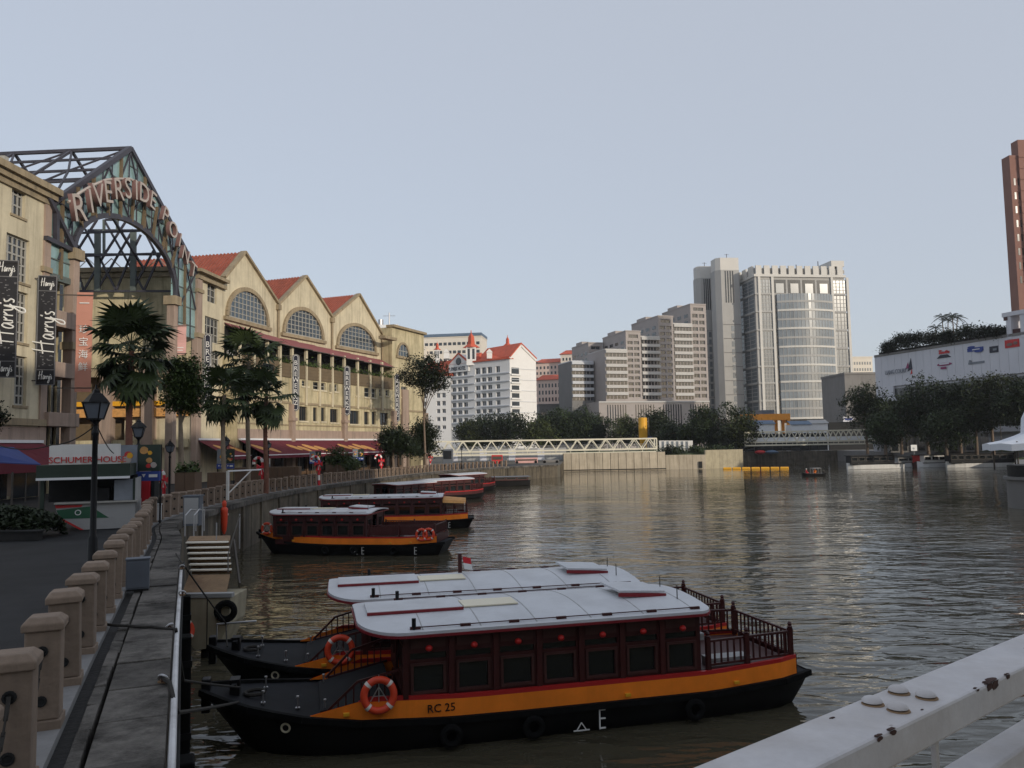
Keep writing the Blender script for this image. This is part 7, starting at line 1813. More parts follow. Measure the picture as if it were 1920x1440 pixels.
def spire(px, pyt, pyb, pyr, Y, wpx, drum=True):
    p = at_y(px, pyb, Y); zt = at_y(px, pyt, Y).z; zr_ = at_y(px, pyr, Y).z; w = wpx / 1500 * Y / 2
    m = MB(); m.box(p.x - w * .8, p.x + w * .8, Y - w * .8, Y + w * .8, p.z - 2, zr_); d = m.build('turret', M['hotel'], ht)
    for sx in (-.4, .4): MB().box(p.x + w * sx - w * .2, p.x + w * sx + w * .2, Y - w * .8 - .08, Y - w * .8 - .01, p.z + .4, zr_ - .6).build('window', M['dark_glass'], d)
    m = MB(); m.lathe([(w * 1.5, zr_), (w * .75, zr_ + (zt - zr_) * .18), (w * .62, zr_ + (zt - zr_) * .2), (w * .5, zr_ + (zt - zr_) * .62), (w * .12, zr_ + (zt - zr_) * .8), (w * .05, zt)], 4, (p.x, Y, 0)); m.build('spire', M['hotel_roof'], ht)
spire(884, 619, 676, 652, 312, 22); spire(952, 628, 662, 648, 316, 11); spire(820, 640, 672, 656, 322, 10)
for px in (838, 918): 
    p = at_y(px, 664, 309); m = MB(); m.box(p.x - 1, p.x + 1, 306, 311, p.z - 2, p.z + .4); m.prism([(p.x - 1.3, 305.8, p.z + .4), (p.x + 1.3, 305.8, p.z + .4), (p.x, 305.8, p.z + 1.8)], (0, 5, 0)); m.build('dormer', M['hotel'], ht)

def block(name, lab, cat, px0, px1, pyt, Y, ang, dep, mm, win=None, roof=None, grp=None, wm_='dark_glass', frm=None, parapet=True, zg=3.0):
    f = face_from(px0, px1, Y, ang); zt = f.hit((px0 + px1) / 2, pyt)[1]; t = thing(name, lab, cat, (f.A.x, f.A.y, zg), world=True, group=grp)
    plain_box(t, f, zg, zt, dep, mm)
    if win: nc, nr, fw, fh, zlo = win; stuff_windows(t, f, .6, f.W - .6, zlo, zt - 1.2, nc, nr, fw, fh, wm_, fr=frm)
    if win:
        g = Face((f.P(0, 0, -dep).x, f.P(0, 0, -dep).y), (f.A.x, f.A.y)); stuff_windows(t, g, 1, g.W - 1, zlo, zt - 1.2, max(2, int(g.W / 4.5)), nr, .5, fh, wm_, name='side_windows')
    if parapet: m = MB(); f.box(m, -.2, f.W + .2, zt, zt + .7, -dep - .2, .25); m.build('parapet', M[roof or mm], t)
    elif roof: hip(f, -.8, f.W + .8, zt + .02, zt + 3.2, -.8, dep + .8, roof, par=t, ins=2.5)
    return t, f, zt
t, f, zt = block('apartment_block', 'white slab building with a dark blue roof band behind the hotel', 'apartment block', 795, 904, 633, 480, R(-8), 20, 'hdb_white', (12, 12, .7, .35, 10), grp=None)
m = MB(); f.box(m, -.3, f.W + .3, zt + .71, zt + 2.4, -20, .6); m.build('roof_band', M['blue_roof'], t)
block('apartment_block', 'pale slim tower behind the left shoulder of the hotel', 'apartment block', 782, 796, 650, 470, R(-5), 16, 'hdb_white', (3, 14, .5, .4, 10))
block('apartment_block', 'pinkish flats with a red roof right behind the hotel gable', 'apartment block', 1004, 1055, 680, 460, R(-20), 18, 'hdb_pink', (7, 14, .45, .5, 8), 'hotel_roof', parapet=False)
block('apartment_block', 'lower pink flats with a red roof band in front of the taller pink ones', 'apartment block', 1008, 1054, 712, 430, R(-15), 14, 'hdb_pink', (7, 9, .5, .55, 6), 'hotel_roof', parapet=False)
block('apartment_block', 'cream flats with a small red hipped roof left of the stepped grey flats', 'apartment block', 1054, 1082, 664, 450, R(-15), 16, 'hdb_white', (4, 15, .5, .5, 8), 'hotel_roof', parapet=False)
block('apartment_block', 'cream flats peeping above the stepped grey flats', 'apartment block', 1081, 1100, 655, 470, R(-10), 16, 'hdb_white', (3, 16, .55, .5, 8))
block('apartment_block', 'dark low block behind the trees right of the hotel', 'apartment block', 1012, 1062, 760, 360, R(10), 14, 'ue_dark_and_shade', (8, 3, .7, .35, 4))
block('apartment_block', 'small pale block seen past the right edge of the office tower', 'apartment block', 1594, 1640, 671, 420, R(5), 15, 'hdb_white', (9, 12, .6, .45, 8), wm_='tower_glass')
block('warehouse', 'plain grey block between the office tower and the white mall', 'building', 1588, 1648, 702, 262, R(2), 18, 'grey_wall', None)

# ---- stepped grey flats
ANG = R(17)
def ue_tower(px0, px1, pyt, Y, dep, lab, zlo, rows):
    f = face_from(px0, px1, Y, ANG); zt = f.hit((px0 + px1) / 2, pyt)[1]; t = thing('stepped_flats', lab, 'flats', (f.A.x, f.A.y, 3), world=True, group='towers of the stepped grey flats')
    ops = []; nr = rows; zz0, zz1 = zlo, zt - 3.6; ph = (zz1 - zz0) / nr
    for i in range(2):
        for j in range(nr):
            u0 = f.W * (.10 + .43 * i); u1 = u0 + f.W * .35; ops.append((u0, u1, zz0 + ph * j + ph * .28 - 3, zz0 + ph * (j + 1) - ph * .14 - 3))
    ops.append((f.W * .18, f.W * .82, zt - 2.7 - 3, zt - 1.2 - 3))
    m = MB(); wall_grid(m, f.P(0, 3), f.U, f.W, zt - 3, ops, .5, N=f.N); m.quad(f.P(f.W, 3), f.P(f.W, 3, -dep), f.P(f.W, zt, -dep), f.P(f.W, zt)); m.quad(f.P(0, zt), f.P(f.W, zt), f.P(f.W, zt, -dep), f.P(0, zt, -dep)); m.build('wall', M['ue'], t)
    for o in ops: window(t, f.P(0, 3), f.U, *o, .45, 2, 1, .14, frame='ue', N=f.N)
    g = Face((f.P(0, 0, -dep).x, f.P(0, 0, -dep).y), (f.A.x, f.A.y)); m = MB(); wall_grid(m, g.P(0, 3), g.U, g.W, zt - 3, [], N=g.N); m.build('side_wall', M['ue'], t); stuff_windows(t, g, 1, g.W - 1, zlo, zt - 3, 4, nr, .55, .5, name='side_windows')
    m = MB(); f.box(m, -1.3, -.02, 3, zt - 9, -3, -.3); m.build('gap_shade_strip', M['ue_dark_and_shade'], t)  # dark strip paints the shade of the gap beside the tower
    m = MB(); f.box(m, -.15, f.W + .15, zt, zt + .5, -dep, .2); m.build('parapet', M['ue'], t)
    m = MB(); f.box(m, f.W * .2, f.W * .7, zt + .5, zt + 2.2, -dep * .9, -dep * .55); m.build('plant_room', M['ue'], t)
def ue_bands(px0, px1, pyt, Y, dep, lab, zlo, rows, mm='ue_pale', wall='ue'):
    f = face_from(px0, px1, Y, ANG); zt = f.hit((px0 + px1) / 2, pyt)[1]; t = thing('stepped_flats', lab, 'flats', (f.A.x, f.A.y, 3), world=True, group='balcony blocks of the stepped grey flats')
    plain_box(t, f, 3, zt, dep, wall); ph = (zt - zlo) / rows
    for j in range(rows):
        z = zlo + ph * j
        m = MB(); f.box(m, .1, f.W - .1, z + ph * .55, z + ph * .97, .0, .9); m.build('balcony', M[mm], t)
        m = MB(); f.box(m, .2, f.W - .2, z + ph * .03, z + ph * .52, -.1, .08); w = m.build('window_band', M['dark_glass'], t)
        m = MB()
        for q in range(1, 6): u = f.W * q / 6; f.box(m, u - .14, u + .14, z + ph * .03, z + ph * .52, .08, .18)
        m.build('mullions', M['ue'], w)['kind'] = 'stuff'
    m = MB(); f.box(m, -.1, f.W + .1, zt, zt + .4, -dep, .2); m.build('parapet', M[mm], t)
zl0 = at_y(1200, 750, 340).z
ue_tower(1302, 1330, 572, 345, 26, 'tallest right hand tower of the stepped grey flats', zl0, 13)
ue_bands(1268, 1302, 608, 342, 18, 'white banded balcony block left of the tallest stepped tower', zl0, 11)
ue_tower(1240, 1267, 594, 338, 26, 'second tallest tower of the stepped grey flats', zl0, 12)
ue_bands(1206, 1240, 632, 335, 18, 'white banded balcony block in the middle of the stepped flats', zl0, 9)
ue_tower(1178, 1205, 622, 331, 24, 'third tower of the stepped grey flats', zl0, 10)
ue_bands(1138, 1178, 656, 328, 18, 'white banded balcony block left of the third stepped tower', zl0, 7)
ue_tower(1107, 1133, 644, 350, 20, 'small tower at the left end of the stepped flats', zl0, 9)
ue_bands(1074, 1114, 678, 336, 16, 'shaded banded block at the far left of the stepped flats', zl0, 6, 'hotel_grey', 'ue_dark_and_shade')  # shade on this block is put into its darker, bluer colours
f = face_from(1124, 1330, 322, ANG * .8); zt = f.hit(1225, 752)[1]; t = thing('podium', 'grey podium with narrow vertical fins below the stepped flats', 'building', (f.A.x, f.A.y, 3), world=True); plain_box(t, f, 3, zt, 20, 'ue')
n = 44
for k in range(n):
    if k % 11 in (0, 1, 2): continue
    m = MB(); f.box(m, f.W * k / n + .2, f.W * k / n + f.W / n * .55, 4, zt - 1.4, -.05, .06); m.build('slot_window', M['dark_glass'], t)
for z in (zt - .6, zt * .5): m = MB(); f.box(m, -.1, f.W + .1, z, z + .6, 0.002, .35); m.build('ledge', M['ue_pale'], t)

# ---- office tower
ot = thing('office_tower', 'tall grey office tower with a bowed glass front and two ribbed shafts', 'office tower', (100, 380, 3), world=True)
f = face_from(1426, 1594, 372, R(8)); zt = f.hit(1505, 520)[1]; dep = 34
plain_box(ot, f, 3, zt, dep, 'tower')
g = Face((f.P(0, 0, -dep).x, f.P(0, 0, -dep).y), (f.A.x, f.A.y))
def tz(py): return f.hit(1505, py)[1]
def tu(px): return f.hit(px, 640)[0]
floors = [tz(y) for y in (523, 552, 585, 619, 653, 687, 718, 751, 786)]
def curtain(ff_, u0, u1, z0, z1, nx, ny, name='curtain_wall', mm='tower_glass'):
    m = MB(); ff_.box(m, u0, u1, z0, z1, -.1, .05); c = m.build(name, M[mm], ot); m = MB()
    for k in range(nx + 1): u = u0 + (u1 - u0) * k / nx; ff_.box(m, u - .12, u + .12, z0, z1, .05, .2)
    for k in range(ny + 1): z = z0 + (z1 - z0) * k / ny; ff_.box(m, u0, u1, z - .1, z + .1, .05, .17)
    m.build('glazing_bars', M['tower'], c)
for z1, z0 in zip(floors, floors[1:]):
    for (a, b_) in ((1428, 1451), (1566, 1592)): curtain(f, tu(a), tu(b_), z0 + .5, z1 - .5, 4, 4)
    curtain(g, 2, g.W - .8, z0 + .5, z1 - .5, 5, 4)
    for ff_, a_, b2 in ((f, -.2, tu(1452)), (f, tu(1564), f.W + .2), (g, 0, g.W)): m = MB(); ff_.box(m, a_, b2, z0 - .35, z0 + .35, .1, .5); m.build('floor_band', M['tower'], ot)
for px in (1427, 1452, 1564, 1593): m = MB(); u = tu(px); f.box(m, u - .6, u + .6, 3, zt, .1, .7); m.build('vertical_fin', M['tower_pale'], ot)
# upper recess with columns
for k in range(4): 
    u0, u1 = tu(1454 + 27.5 * k), tu(1478 + 27.5 * k); m = MB(); f.box(m, u0, u1, tz(550), tz(525), -.1, .06); m.build('recess', M['dark_glass'], ot); m = MB(); um = (u0 + u1) / 2; f.box(m, um - 2.0, um + 2.0, tz(550), tz(532), .07, .3); m.build('recess_column', M['tower_glass'], ot)
# bowed glass front: storeys of glass with pale spandrels
u0, u1 = tu(1458), tu(1562); zb_ = [tz(y) for y in (553, 569, 585, 602, 619, 636, 653, 670, 687, 703, 718, 735, 751, 768, 786)]
BO = 3.0
def bow(z0, z1, extra, mm, name, par):
    m = MB(); n = 16; P1 = []
    for k in range(n + 1): s_ = k / n; P1.append((u0 + (u1 - u0) * s_, 1.2 + BO * (1 - (2 * s_ - 1) ** 2) + extra))
    for (ua, oa), (ub, ob) in zip(P1, P1[1:]): m.quad(f.P(ua, z0, oa), f.P(ub, z0, ob), f.P(ub, z1, ob), f.P(ua, z1, oa))
    m.quad(*([f.P(a, z1, o) for a, o in P1] + [f.P(u1, z1, .1), f.P(u0, z1, .1)])); m.quad(*reversed([f.P(a, z0, o) for a, o in P1] + [f.P(u1, z0, .1), f.P(u0, z0, .1)]))
    m.quad(f.P(u0, z0, .1), f.P(u0, z0, P1[0][1]), f.P(u0, z1, P1[0][1]), f.P(u0, z1, .1)); return m.build(name, M[mm], par)
for i, (z1, z0) in enumerate(zip(zb_, zb_[1:])):
    bow(z0 + .9, z1 - .003, 0, 'tower_glass2', 'bow_glazing', ot); bow(z0, z0 + .897, .15 if i % 2 == 0 else .32, 'tower' if i % 2 == 0 else 'tower_pale', 'bow_spandrel', ot)
m = MB()
for k in range(1, 16):
    s_ = k / 16; m.bar(f.P(u0 + (u1 - u0) * s_, zb_[-1], 1.2 + BO * (1 - (2 * s_ - 1) ** 2) + .05), f.P(u0 + (u1 - u0) * s_, zb_[0], 1.2 + BO * (1 - (2 * s_ - 1) ** 2) + .05), .16)
m.build('bow_mullions', M['tower'], ot)
for k in range(10): m = MB(); f.box(m, u0 - 1.6, u0 - .2, zb_[-1] + k * (zb_[0] - zb_[-1]) / 10 + .5, zb_[-1] + (k + 1) * (zb_[0] - zb_[-1]) / 10 - .5, .1, .5); m.build('side_window', M['dark_glass'], ot)
# crown
m = MB(); f.box(m, -.5, f.W + .5, zt, zt + 1.2, -dep, .8); m.build('crown_beam', M['tower_pale'], ot)
zc1 = tz(499)
m = MB(); f.box(m, .6, f.W - .6, zt + 1.2, zc1 - 1, -dep + 1, -.4); m.build('crown_wall', M['tower'], ot)
n = 11
for k in range(n):
    u = f.W * (k + .5) / n; m = MB(); f.box(m, u - f.W / n * .34, u + f.W / n * .34, zt + 1.2, zc1, -.4, .5); m.build('crown_pier', M['tower_pale'], ot)
    m = MB(); f.box(m, u + f.W / n * .38, u + f.W / n * .62, zt + 2, zc1 - 1.6, -.4, -.2); m.build('crown_louvre', M['dark_glass'], ot)
for k in range(5): m = MB(); u = g.W * (k + .5) / 5; g.box(m, u - 2.2, u + 2.2, zt + 1.2, zc1, -.4, .5); m.build('crown_pier', M['tower_pale'], ot)
m = MB(); f.box(m, tu(1565), f.W + .3, zc1 + .02, tz(488), -12, .3); m.build('roof_turret', M['tower_pale'], ot)
for px, py in ((1511, 491), (1553, 484), (1487, 494)): 
    u = tu(px); m = MB(); m.cyl(f.P(u, zc1 - 3, -6), f.P(u, tz(py), -6), .2); m.build('aerial', M['steel'], ot)
for (a, b_, yt, Y, dp, lab) in ((1317, 1351, 499, 392, 6, ''), (1354, 1399, 483, 380, 8, '')):
    s_ = face_from(a, b_, Y, R(6)); z1 = s_.hit((a + b_) / 2, yt)[1]; W3 = s_.W; q = .18
    m = MB(); m.prism([s_.P(0, 3, -W3 * q), s_.P(W3 * q, 3), s_.P(W3 * (1 - q * .4), 3), s_.P(W3, 3, -W3 * q), s_.P(W3, 3, -dp), s_.P(0, 3, -dp)], (0, 0, z1 - 6 - 3)); m.build('shaft', M['tower'], ot)
    m = MB(); m.prism([s_.P(.3, z1 - 5.99, -W3 * q), s_.P(W3 * q, z1 - 5.99, -.3), s_.P(W3 * (1 - q * .4), z1 - 5.99, -.3), s_.P(W3 - .3, z1 - 5.99, -W3 * q), s_.P(W3 - .3, z1 - 5.99, -dp), s_.P(.3, z1 - 5.99, -dp)], (0, 0, 6)); m.build('shaft_crown', M['tower_pale'], ot)
    for k in range(4): u = W3 * (.36 + .10 * k); m = MB(); s_.box(m, u - W3 * .025, u + W3 * .025, z1 - 22, z1 - 6.5, -.2, .08); m.build('slot', M['dark_glass'], ot)
    for k in range(9): z = 8 + k * (z1 - 34) / 9; m = MB(); s_.box(m, W3 * .20, W3 * .95, z, z + .3, -.02, .12); m.build('joint_band', M['ue_dark_and_shade'], ot)
    for k in range(14): z = 10 + k * (z1 - 42) / 14; m = MB(); s_.box(m, W3 * .52, W3 * .66, z, z + 2.6, -.1, .07); m.build('shaft_window', M['tower_glass'], ot)
    m = MB(); m.cyl(s_.P(W3 * .6, z1, -5), s_.P(W3 * .6, z1 + 3, -5), .15); m.bar(s_.P(W3 * .6 - 1.2, z1 + 2.6, -5), s_.P(W3 * .6 + 1.2, z1 + 2.6, -5), .12); m.build('aerial', M['steel'], ot)
# ================================================================== right bank
lf = Face((at_y(1641, 700, 208).x, 208), (at_y(1950, 700, 163).x, 163)); W_ = lf.W
zt = lf.hit(1780, 649)[1]; zb = lf.hit(1780, 713)[1]
t = thing('shopping_mall', 'long white mall with shop emblems and a planted roof, on the right bank', 'building', (lf.A.x, lf.A.y, 3), world=True)
n = 20
for k in range(n):
    m = MB(); lf.box(m, W_ * k / n + .03, W_ * (k + 1) / n - .03, zb, zt, -.6, 0); m.build('fascia_panel', M['liang'], t)
m = MB(); lf.box(m, 0, W_, 3, zt - .3, -26, -.65); lf.box(m, 0, .55, 3, zb, -.65, -.002); m.build('wall', M['liang'], t)
m = MB(); lf.box(m, .0, W_ * .13, zb - 4.5, zb, -.6, -.003); m.build('wall', M['liang'], t)
for j, zz in enumerate((zb - 2.6, zb - 6.6, zb - 10.6)):
    m = MB(); lf.box(m, 0, W_, zz - 1.6, zz - .4, -.64, .25); m.build('spandrel', M['liang'], t)
    for k in range(34):
        if k < 4 and j == 0: continue
        m = MB(); lf.box(m, W_ * k / 34 + .15, W_ * (k + 1) / 34 - .15, zz - .4, zz + 2.0, -.64, -.45); m.build('window', M['dark_glass'], t)
m = MB(); lf.box(m, 0, W_, zt, zt + .6, -1.2, .1); m.build('parapet', M['grey_wall'], t)
m = MB(); lf.box(m, 1.0, W_, zt + .6, zt + 1.2, -2.5, -.6); m.build('planter_trough', M['gutter'], t)
# right hand roof structure
def lfb(px0, px1, py0, py1, o0, o1, nm, mm):
    u0, u1 = lf.hit(px0, py1)[0], lf.hit(px1, py1)[0]; z1, z0 = lf.hit((px0 + px1) / 2, py0)[1], lf.hit((px0 + px1) / 2, py1)[1]; m = MB(); lf.box(m, u0, u1, z0, z1, o0, o1); return m.build(nm, M[mm], t)
lfb(1889, 1898, 590, 636, -3, .1, 'frame_post', 'liang'); lfb(1915, 1930, 586, 632, -3, .1, 'frame_post', 'liang'); lfb(1880, 1940, 582, 590, -4, .3, 'frame_beam', 'liang'); lfb(1898, 1915, 616, 632, -3, -.2, 'railing', 'wood_red'); lfb(1899, 1914, 592, 615, -6, -5, 'back_panel', 'tan_print'); lfb(1883, 1890, 594, 601, -1, .2, 'lamp_box', 'wood_red')
# emblems and lettering on the fascia
def lsign(name, lab, parts, cat='shop sign', text=None):
    u, z = parts[0][0], parts[0][1]; a = lf.hit(u, z); p = lf.P(a[0], a[1], .1)
    g = thing(name, lab, cat, p, world=True, group='shop emblems on the white mall')
    for i, (cx, cy, w, h, shape, mm) in enumerate(parts):
        uu, zz = lf.hit(cx, cy); k = abs(lf.hit(cx + 1, cy)[0] - uu); kz = abs(lf.hit(cx, cy - 1)[1] - zz); w2, h2 = w * k / 2, h * kz / 2; o = .12 + .03 * i
        if shape == 'r': m = MB(); lf.box(m, uu - w2, uu + w2, zz - h2, zz + h2, .002 if i == 0 else o - .028, o)
        elif shape == 'e': m = MB(); m.prism([lf.P(uu + w2 * math.cos(q * .3927), zz + h2 * math.sin(q * .3927), .002 if i == 0 else o - .028) for q in range(16)], lf.N * .1)
        elif shape == 't': m = MB(); m.prism([lf.P(uu - w2, zz - h2, .01), lf.P(uu + w2, zz - h2, .01), lf.P(uu + w2 * .5, zz + h2, .01), lf.P(uu - w2 * .5, zz + h2, .01)], lf.N * .1)
        elif shape == 's': m = MB(); m.prism([lf.P(uu - w2, zz - h2, .01), lf.P(uu + w2, zz - h2 * .7, .01), lf.P(uu + w2 * .6, zz + h2, .01)], lf.N * .1)
        m.build('emblem', M[mm], g)
    if text:
        s_, cx, cy, hpx, mm, sq = text; uu, zz = lf.hit(cx, cy); kz = abs(lf.hit(cx, cy - 1)[1] - zz)
        put_mesh(text_mesh(s_, hpx * kz * 1.35, .1, M[mm]), 'lettering', g, face_mat(lf.P(uu, zz, .3), lf.U) @ Matrix.Diagonal((sq, 1, 1, 1)))
    return g
lsign('mall_sign', 'grey LIANG COURT lettering with a sail emblem at the left end of the mall', [(1706, 684, 9, 24, 's', 'navy'), (1701, 686, 7, 12, 's', 'purple_print'), (1709, 697, 4, 10, 's', 'red_print')], text=('LIANG COURT', 1681, 697, 8.5, 'grey_print', .72))
lsign('mall_sign', 'red letters above a dark bar on the white mall, upper of a pair', [(1770, 668, 27, 6, 't', 'navy'), (1771, 661, 20, 4, 'r', 'red_print'), (1764, 658, 6, 3, 'e', 'red_print'), (1776, 658, 5, 3, 'e', 'red_print')])
lsign('mall_sign', 'magenta emblem with a small square below, lower of a pair', [(1771, 683, 28, 6, 'e', 'purple_print'), (1771, 682, 18, 3, 'r', 'liang'), (1770, 690, 11, 4, 'r', 'purple_print')])
lsign('mall_sign', 'blue emblem above a pale grey strip on the white mall', [(1829, 655, 30, 7, 'r', 'blue_print'), (1822, 651, 14, 4, 'e', 'blue_print'), (1836, 658, 16, 5, 'e', 'blue_print'), (1831, 655, 14, 2, 'r', 'liang')])
lsign('mall_sign', 'pale grey lettering like strip below the blue emblem', [(1831, 680, 30, 4, 'r', 'grey_print'), (1820, 678, 5, 6, 'e', 'grey_print')])
lsign('mall_sign', 'small black square panel between the blue and red emblems', [(1864, 655, 16, 12, 'r', 'navy'), (1866, 655, 7, 4, 'r', 'grey_print')])
lsign('mall_sign', 'pinkish red square emblem nearest the right edge on the mall', [(1898, 644, 27, 15, 'r', 'red_print'), (1894, 646, 11, 6, 'e', 'letter_side'), (1905, 643, 8, 6, 'e', 'letter_side')])
# roof garden
for i, (px, yt, yb, w, lab) in enumerate([(1668, 640, 672, 30, 'low shrub at the left corner of the mall roof'), (1690, 622, 664, 44, 'bushy tree on the left part of the mall roof'), (1718, 618, 660, 46, 'dark bush below the roof palms'), (1752, 618, 652, 50, 'dark bush right below the roof palms'), (1786, 616, 650, 46, 'dark roof bush in the middle of the mall roof'), (1820, 606, 645, 56, 'rounded tall roof bush above the blue emblem'), (1855, 612, 640, 46, 'roof bush left of the white roof frame'), (1880, 615, 634, 30, 'small roof bush touching the white roof frame')]):
    u, z = lf.hit(px, yb); p = lf.P(u, 0, -3.2)
    o = tree_at('roof_bush', lab, px, p.y, yt, yb, w, 2600, .42, 'leaf_dark', 170 + i, zt + .6, cat='shrub', trunk_r=.1, grp='bushes on the mall roof', nb=8)
def feather_palm(lab, loc, h, rad, seed):
    g = thing('slender_palm', lab, 'palm tree', loc, group='slender palms on the mall roof'); rr = random.Random(seed)
    MB().tube([(0, 0, 0), (rr.uniform(-.2, .2), 0, h * .5), (rr.uniform(-.3, .3), 0, h)], [.16, .12, .1], 7).build('trunk', M['bark'], g, smooth=True)
    for k in range(13):
        az = k * 2.399; el = R(60) - R(75) * k / 13; m = MB(); pts = []
        for q in range(7): s_ = q / 6; pts.append(Vector((0, rad * s_ * math.cos(el), h + rad * (s_ * math.sin(el) - .55 * s_ * s_))))
        m.tube(pts, [.04] * 6 + [.01], 4)
        for q in range(1, 7):
            for sg in (-1, 1):
                for d in (0, .5):
                    s_ = (q - d) / 6; c = pts[q].lerp(pts[q - 1], d); L = rad * .34 * (1 - abs(s_ - .5) * .9); tip = c + Vector((sg * L * .8, L * .35, -L * .45)); m.quad(c + Vector((0, .06, 0)), tip, c - Vector((0, .06, 0)))
        o = m.build('frond', M['leaf_dark'], g); o.rotation_euler = (0, 0, az)
for i, (px, yt, yb, lab) in enumerate([(1741, 596, 640, 'leftmost slender palm above the mall roof'), (1750, 602, 640, 'lower middle slender palm above the mall roof'), (1759, 594, 640, 'tallest slender palm above the mall roof'), (1767, 597, 640, 'rightmost slender palm of the cluster above the mall roof'), (1728, 616, 645, 'short slender palm left of the roof palm cluster'), (1882, 603, 632, 'small palm beside the white roof frame')]):
    u, z = lf.hit(px, yb); p = lf.P(u, zt + .6, -4.5); zz = zat(px, yt, p.x, p.y); feather_palm(lab, p, zz - zt - .6, 2.4, 300 + i)
# red brown tower
nf = face_from(1944, 2010, 232, R(3)); zN = nf.hit(1915, 262)[1]
t = thing('hotel_tower', 'tall red brown tower cut by the right edge of the view', 'tower', (nf.A.x, nf.A.y, 3), world=True)
plain_box(t, nf, 3, zN, 3, 'novotel'); f2 = face_from(1926, 1944, 232.5, R(3)); z2 = f2.hit(1893, 291)[1]; m = MB(); f2.box(m, 0, f2.W - .05, 3, z2, -3.5, 0); m.build('side_wing', M['novotel'], t)
stuff_windows(t, nf, 2.5, nf.W, 30, zN - 3, 5, 18, .5, .45, fr='novotel')
for k in range(19): m = MB(); z = 28 + k * (zN - 30) / 19; nf.box(m, -.05, nf.W, z, z + .35, .0, .2); m.build('string_course', M['novotel'], t)
stuff_windows(t, f2, .5, f2.W - .3, 50, z2 - 6, 2, 8, .45, .5)
# grey ground-level building and terraces behind the trees
t = thing('riverside_building', 'low grey building behind the trees at the right edge', 'building', (100, 165, 3), world=True)
f = face_from(1800, 1985, 178, R(-14)); z1 = f.hit(1860, 776)[1]; plain_box(t, f, 3, z1, 10, 'grey_wall')
for k in range(6): m = MB(); f.box(m, f.W * (k + .2) / 6, f.W * (k + .8) / 6, 3.4, 6.2, -.1, .06); m.build('shop_front', M['dark_glass'], t)
m = MB(); f.box(m, f.W * .45, f.W * .62, 6.3, 7.2, .06, 1.4); m.build('awning', M['blue_canvas'], t)
t = thing('riverside_building', 'dark terrace wall below the trees left of the grey building', 'building', (90, 180, 3), world=True)
f = face_from(1668, 1800, 184, R(-10)); z1 = f.hit(1740, 800)[1]; plain_box(t, f, 3, z1, 8, 'ue_dark_and_shade')
for k in range(8): m = MB(); f.box(m, f.W * (k + .15) / 8, f.W * (k + .85) / 8, 3.4, z1 - 1, -.1, .06); m.build('shop_front', M['dark_glass'], t)
# bank edging: steps of green turf and pale posts
t = thing('bank_steps', 'stepped turfed bank edge on the right above the moored boats', 'bank edge', (95, 150, 2.9), world=True)
for j in range(3):
    pts = [(70, 112.5), (100, 146.5), (104, 172), (97, 199.5)]; m = MB(); o = .3 + j * 1.4
    for (x0, y0), (x1, y1) in zip(pts, pts[1:]): m.bar((x0 + o + .5, y0 - .2, 2.9 + j * .45), (x1 + o + .5, y1, 2.9 + j * .45), 1.2, .5)
    m.build('turf_step', M['grass'], t)
for px, py, lab in [(1714, 848, 'pale notice board on the turfed right bank'), (1777, 848, 'white round sign post on the turfed right bank'), (1672, 838, 'row of white bollards at the end of the right footbridge')]:
    Y = 160 if px > 1700 else 190; p = at_y(px, py, Y); t = thing('post_sign', lab, 'sign', (p.x, Y, 3.0)); 
    if px == 1672:
        for k in range(5): MB().box(-2 + k - .15, -2 + k + .15, -.1, .1, 0, 1.3).build('bollard_post', M['kiosk_grey'], t, bevel=.03)
        MB().box(-2.1, 2.1, -.04, .04, .9, 1.0).build('rail', M['kiosk_grey'], t)
    else:
        MB().cyl((0, 0, 0), (0, 0, 1.4), .05).build('post', M['kiosk_grey'], t)
        (MB().box(-.6, .6, -.05, .05, .7, 1.9) if px == 1714 else MB().lathe([(.42, 0), (.4, .06)], 16, (0, 0, 1.6), Vector((0, -1, 0)))).build('panel', M['chalk'], t)
# parasols
def parasol(px, py, Y, r_, mm, lab):
    p = at_y(px, py, Y); t = thing('parasol', lab, 'parasol', (p.x, Y, 3.0), group='parasols on the right bank terraces'); h = p.z - 3.0
    MB().cyl((0, 0, 0), (0, 0, h + .9), .06).build('pole', M['frame_dark'], t)
    for k in range(8):
        a0, a1 = k * math.pi / 4, (k + 1) * math.pi / 4; m = MB(); A_, B_, C_ = Vector((0, 0, h + .95)), Vector((r_ * math.cos(a0), r_ * math.sin(a0), h)), Vector((r_ * math.cos(a1), r_ * math.sin(a1), h))
        m.prism([A_, B_, C_], (0, 0, -.05)); m.quad(B_, C_, C_ - Zv * .3, B_ - Zv * .3); m.build('canvas_panel', M[mm], t)
parasol(1826, 772, 160, 1.5, 'tan_print', 'orange parasol among the dark trees near the right edge'); parasol(1805, 750, 164, .7, 'maroon_paint', 'small maroon parasol left of the orange parasol'); parasol(1872, 743, 160, 1.1, 'maroon_paint', 'dim maroon parasol above and right of the orange parasol')
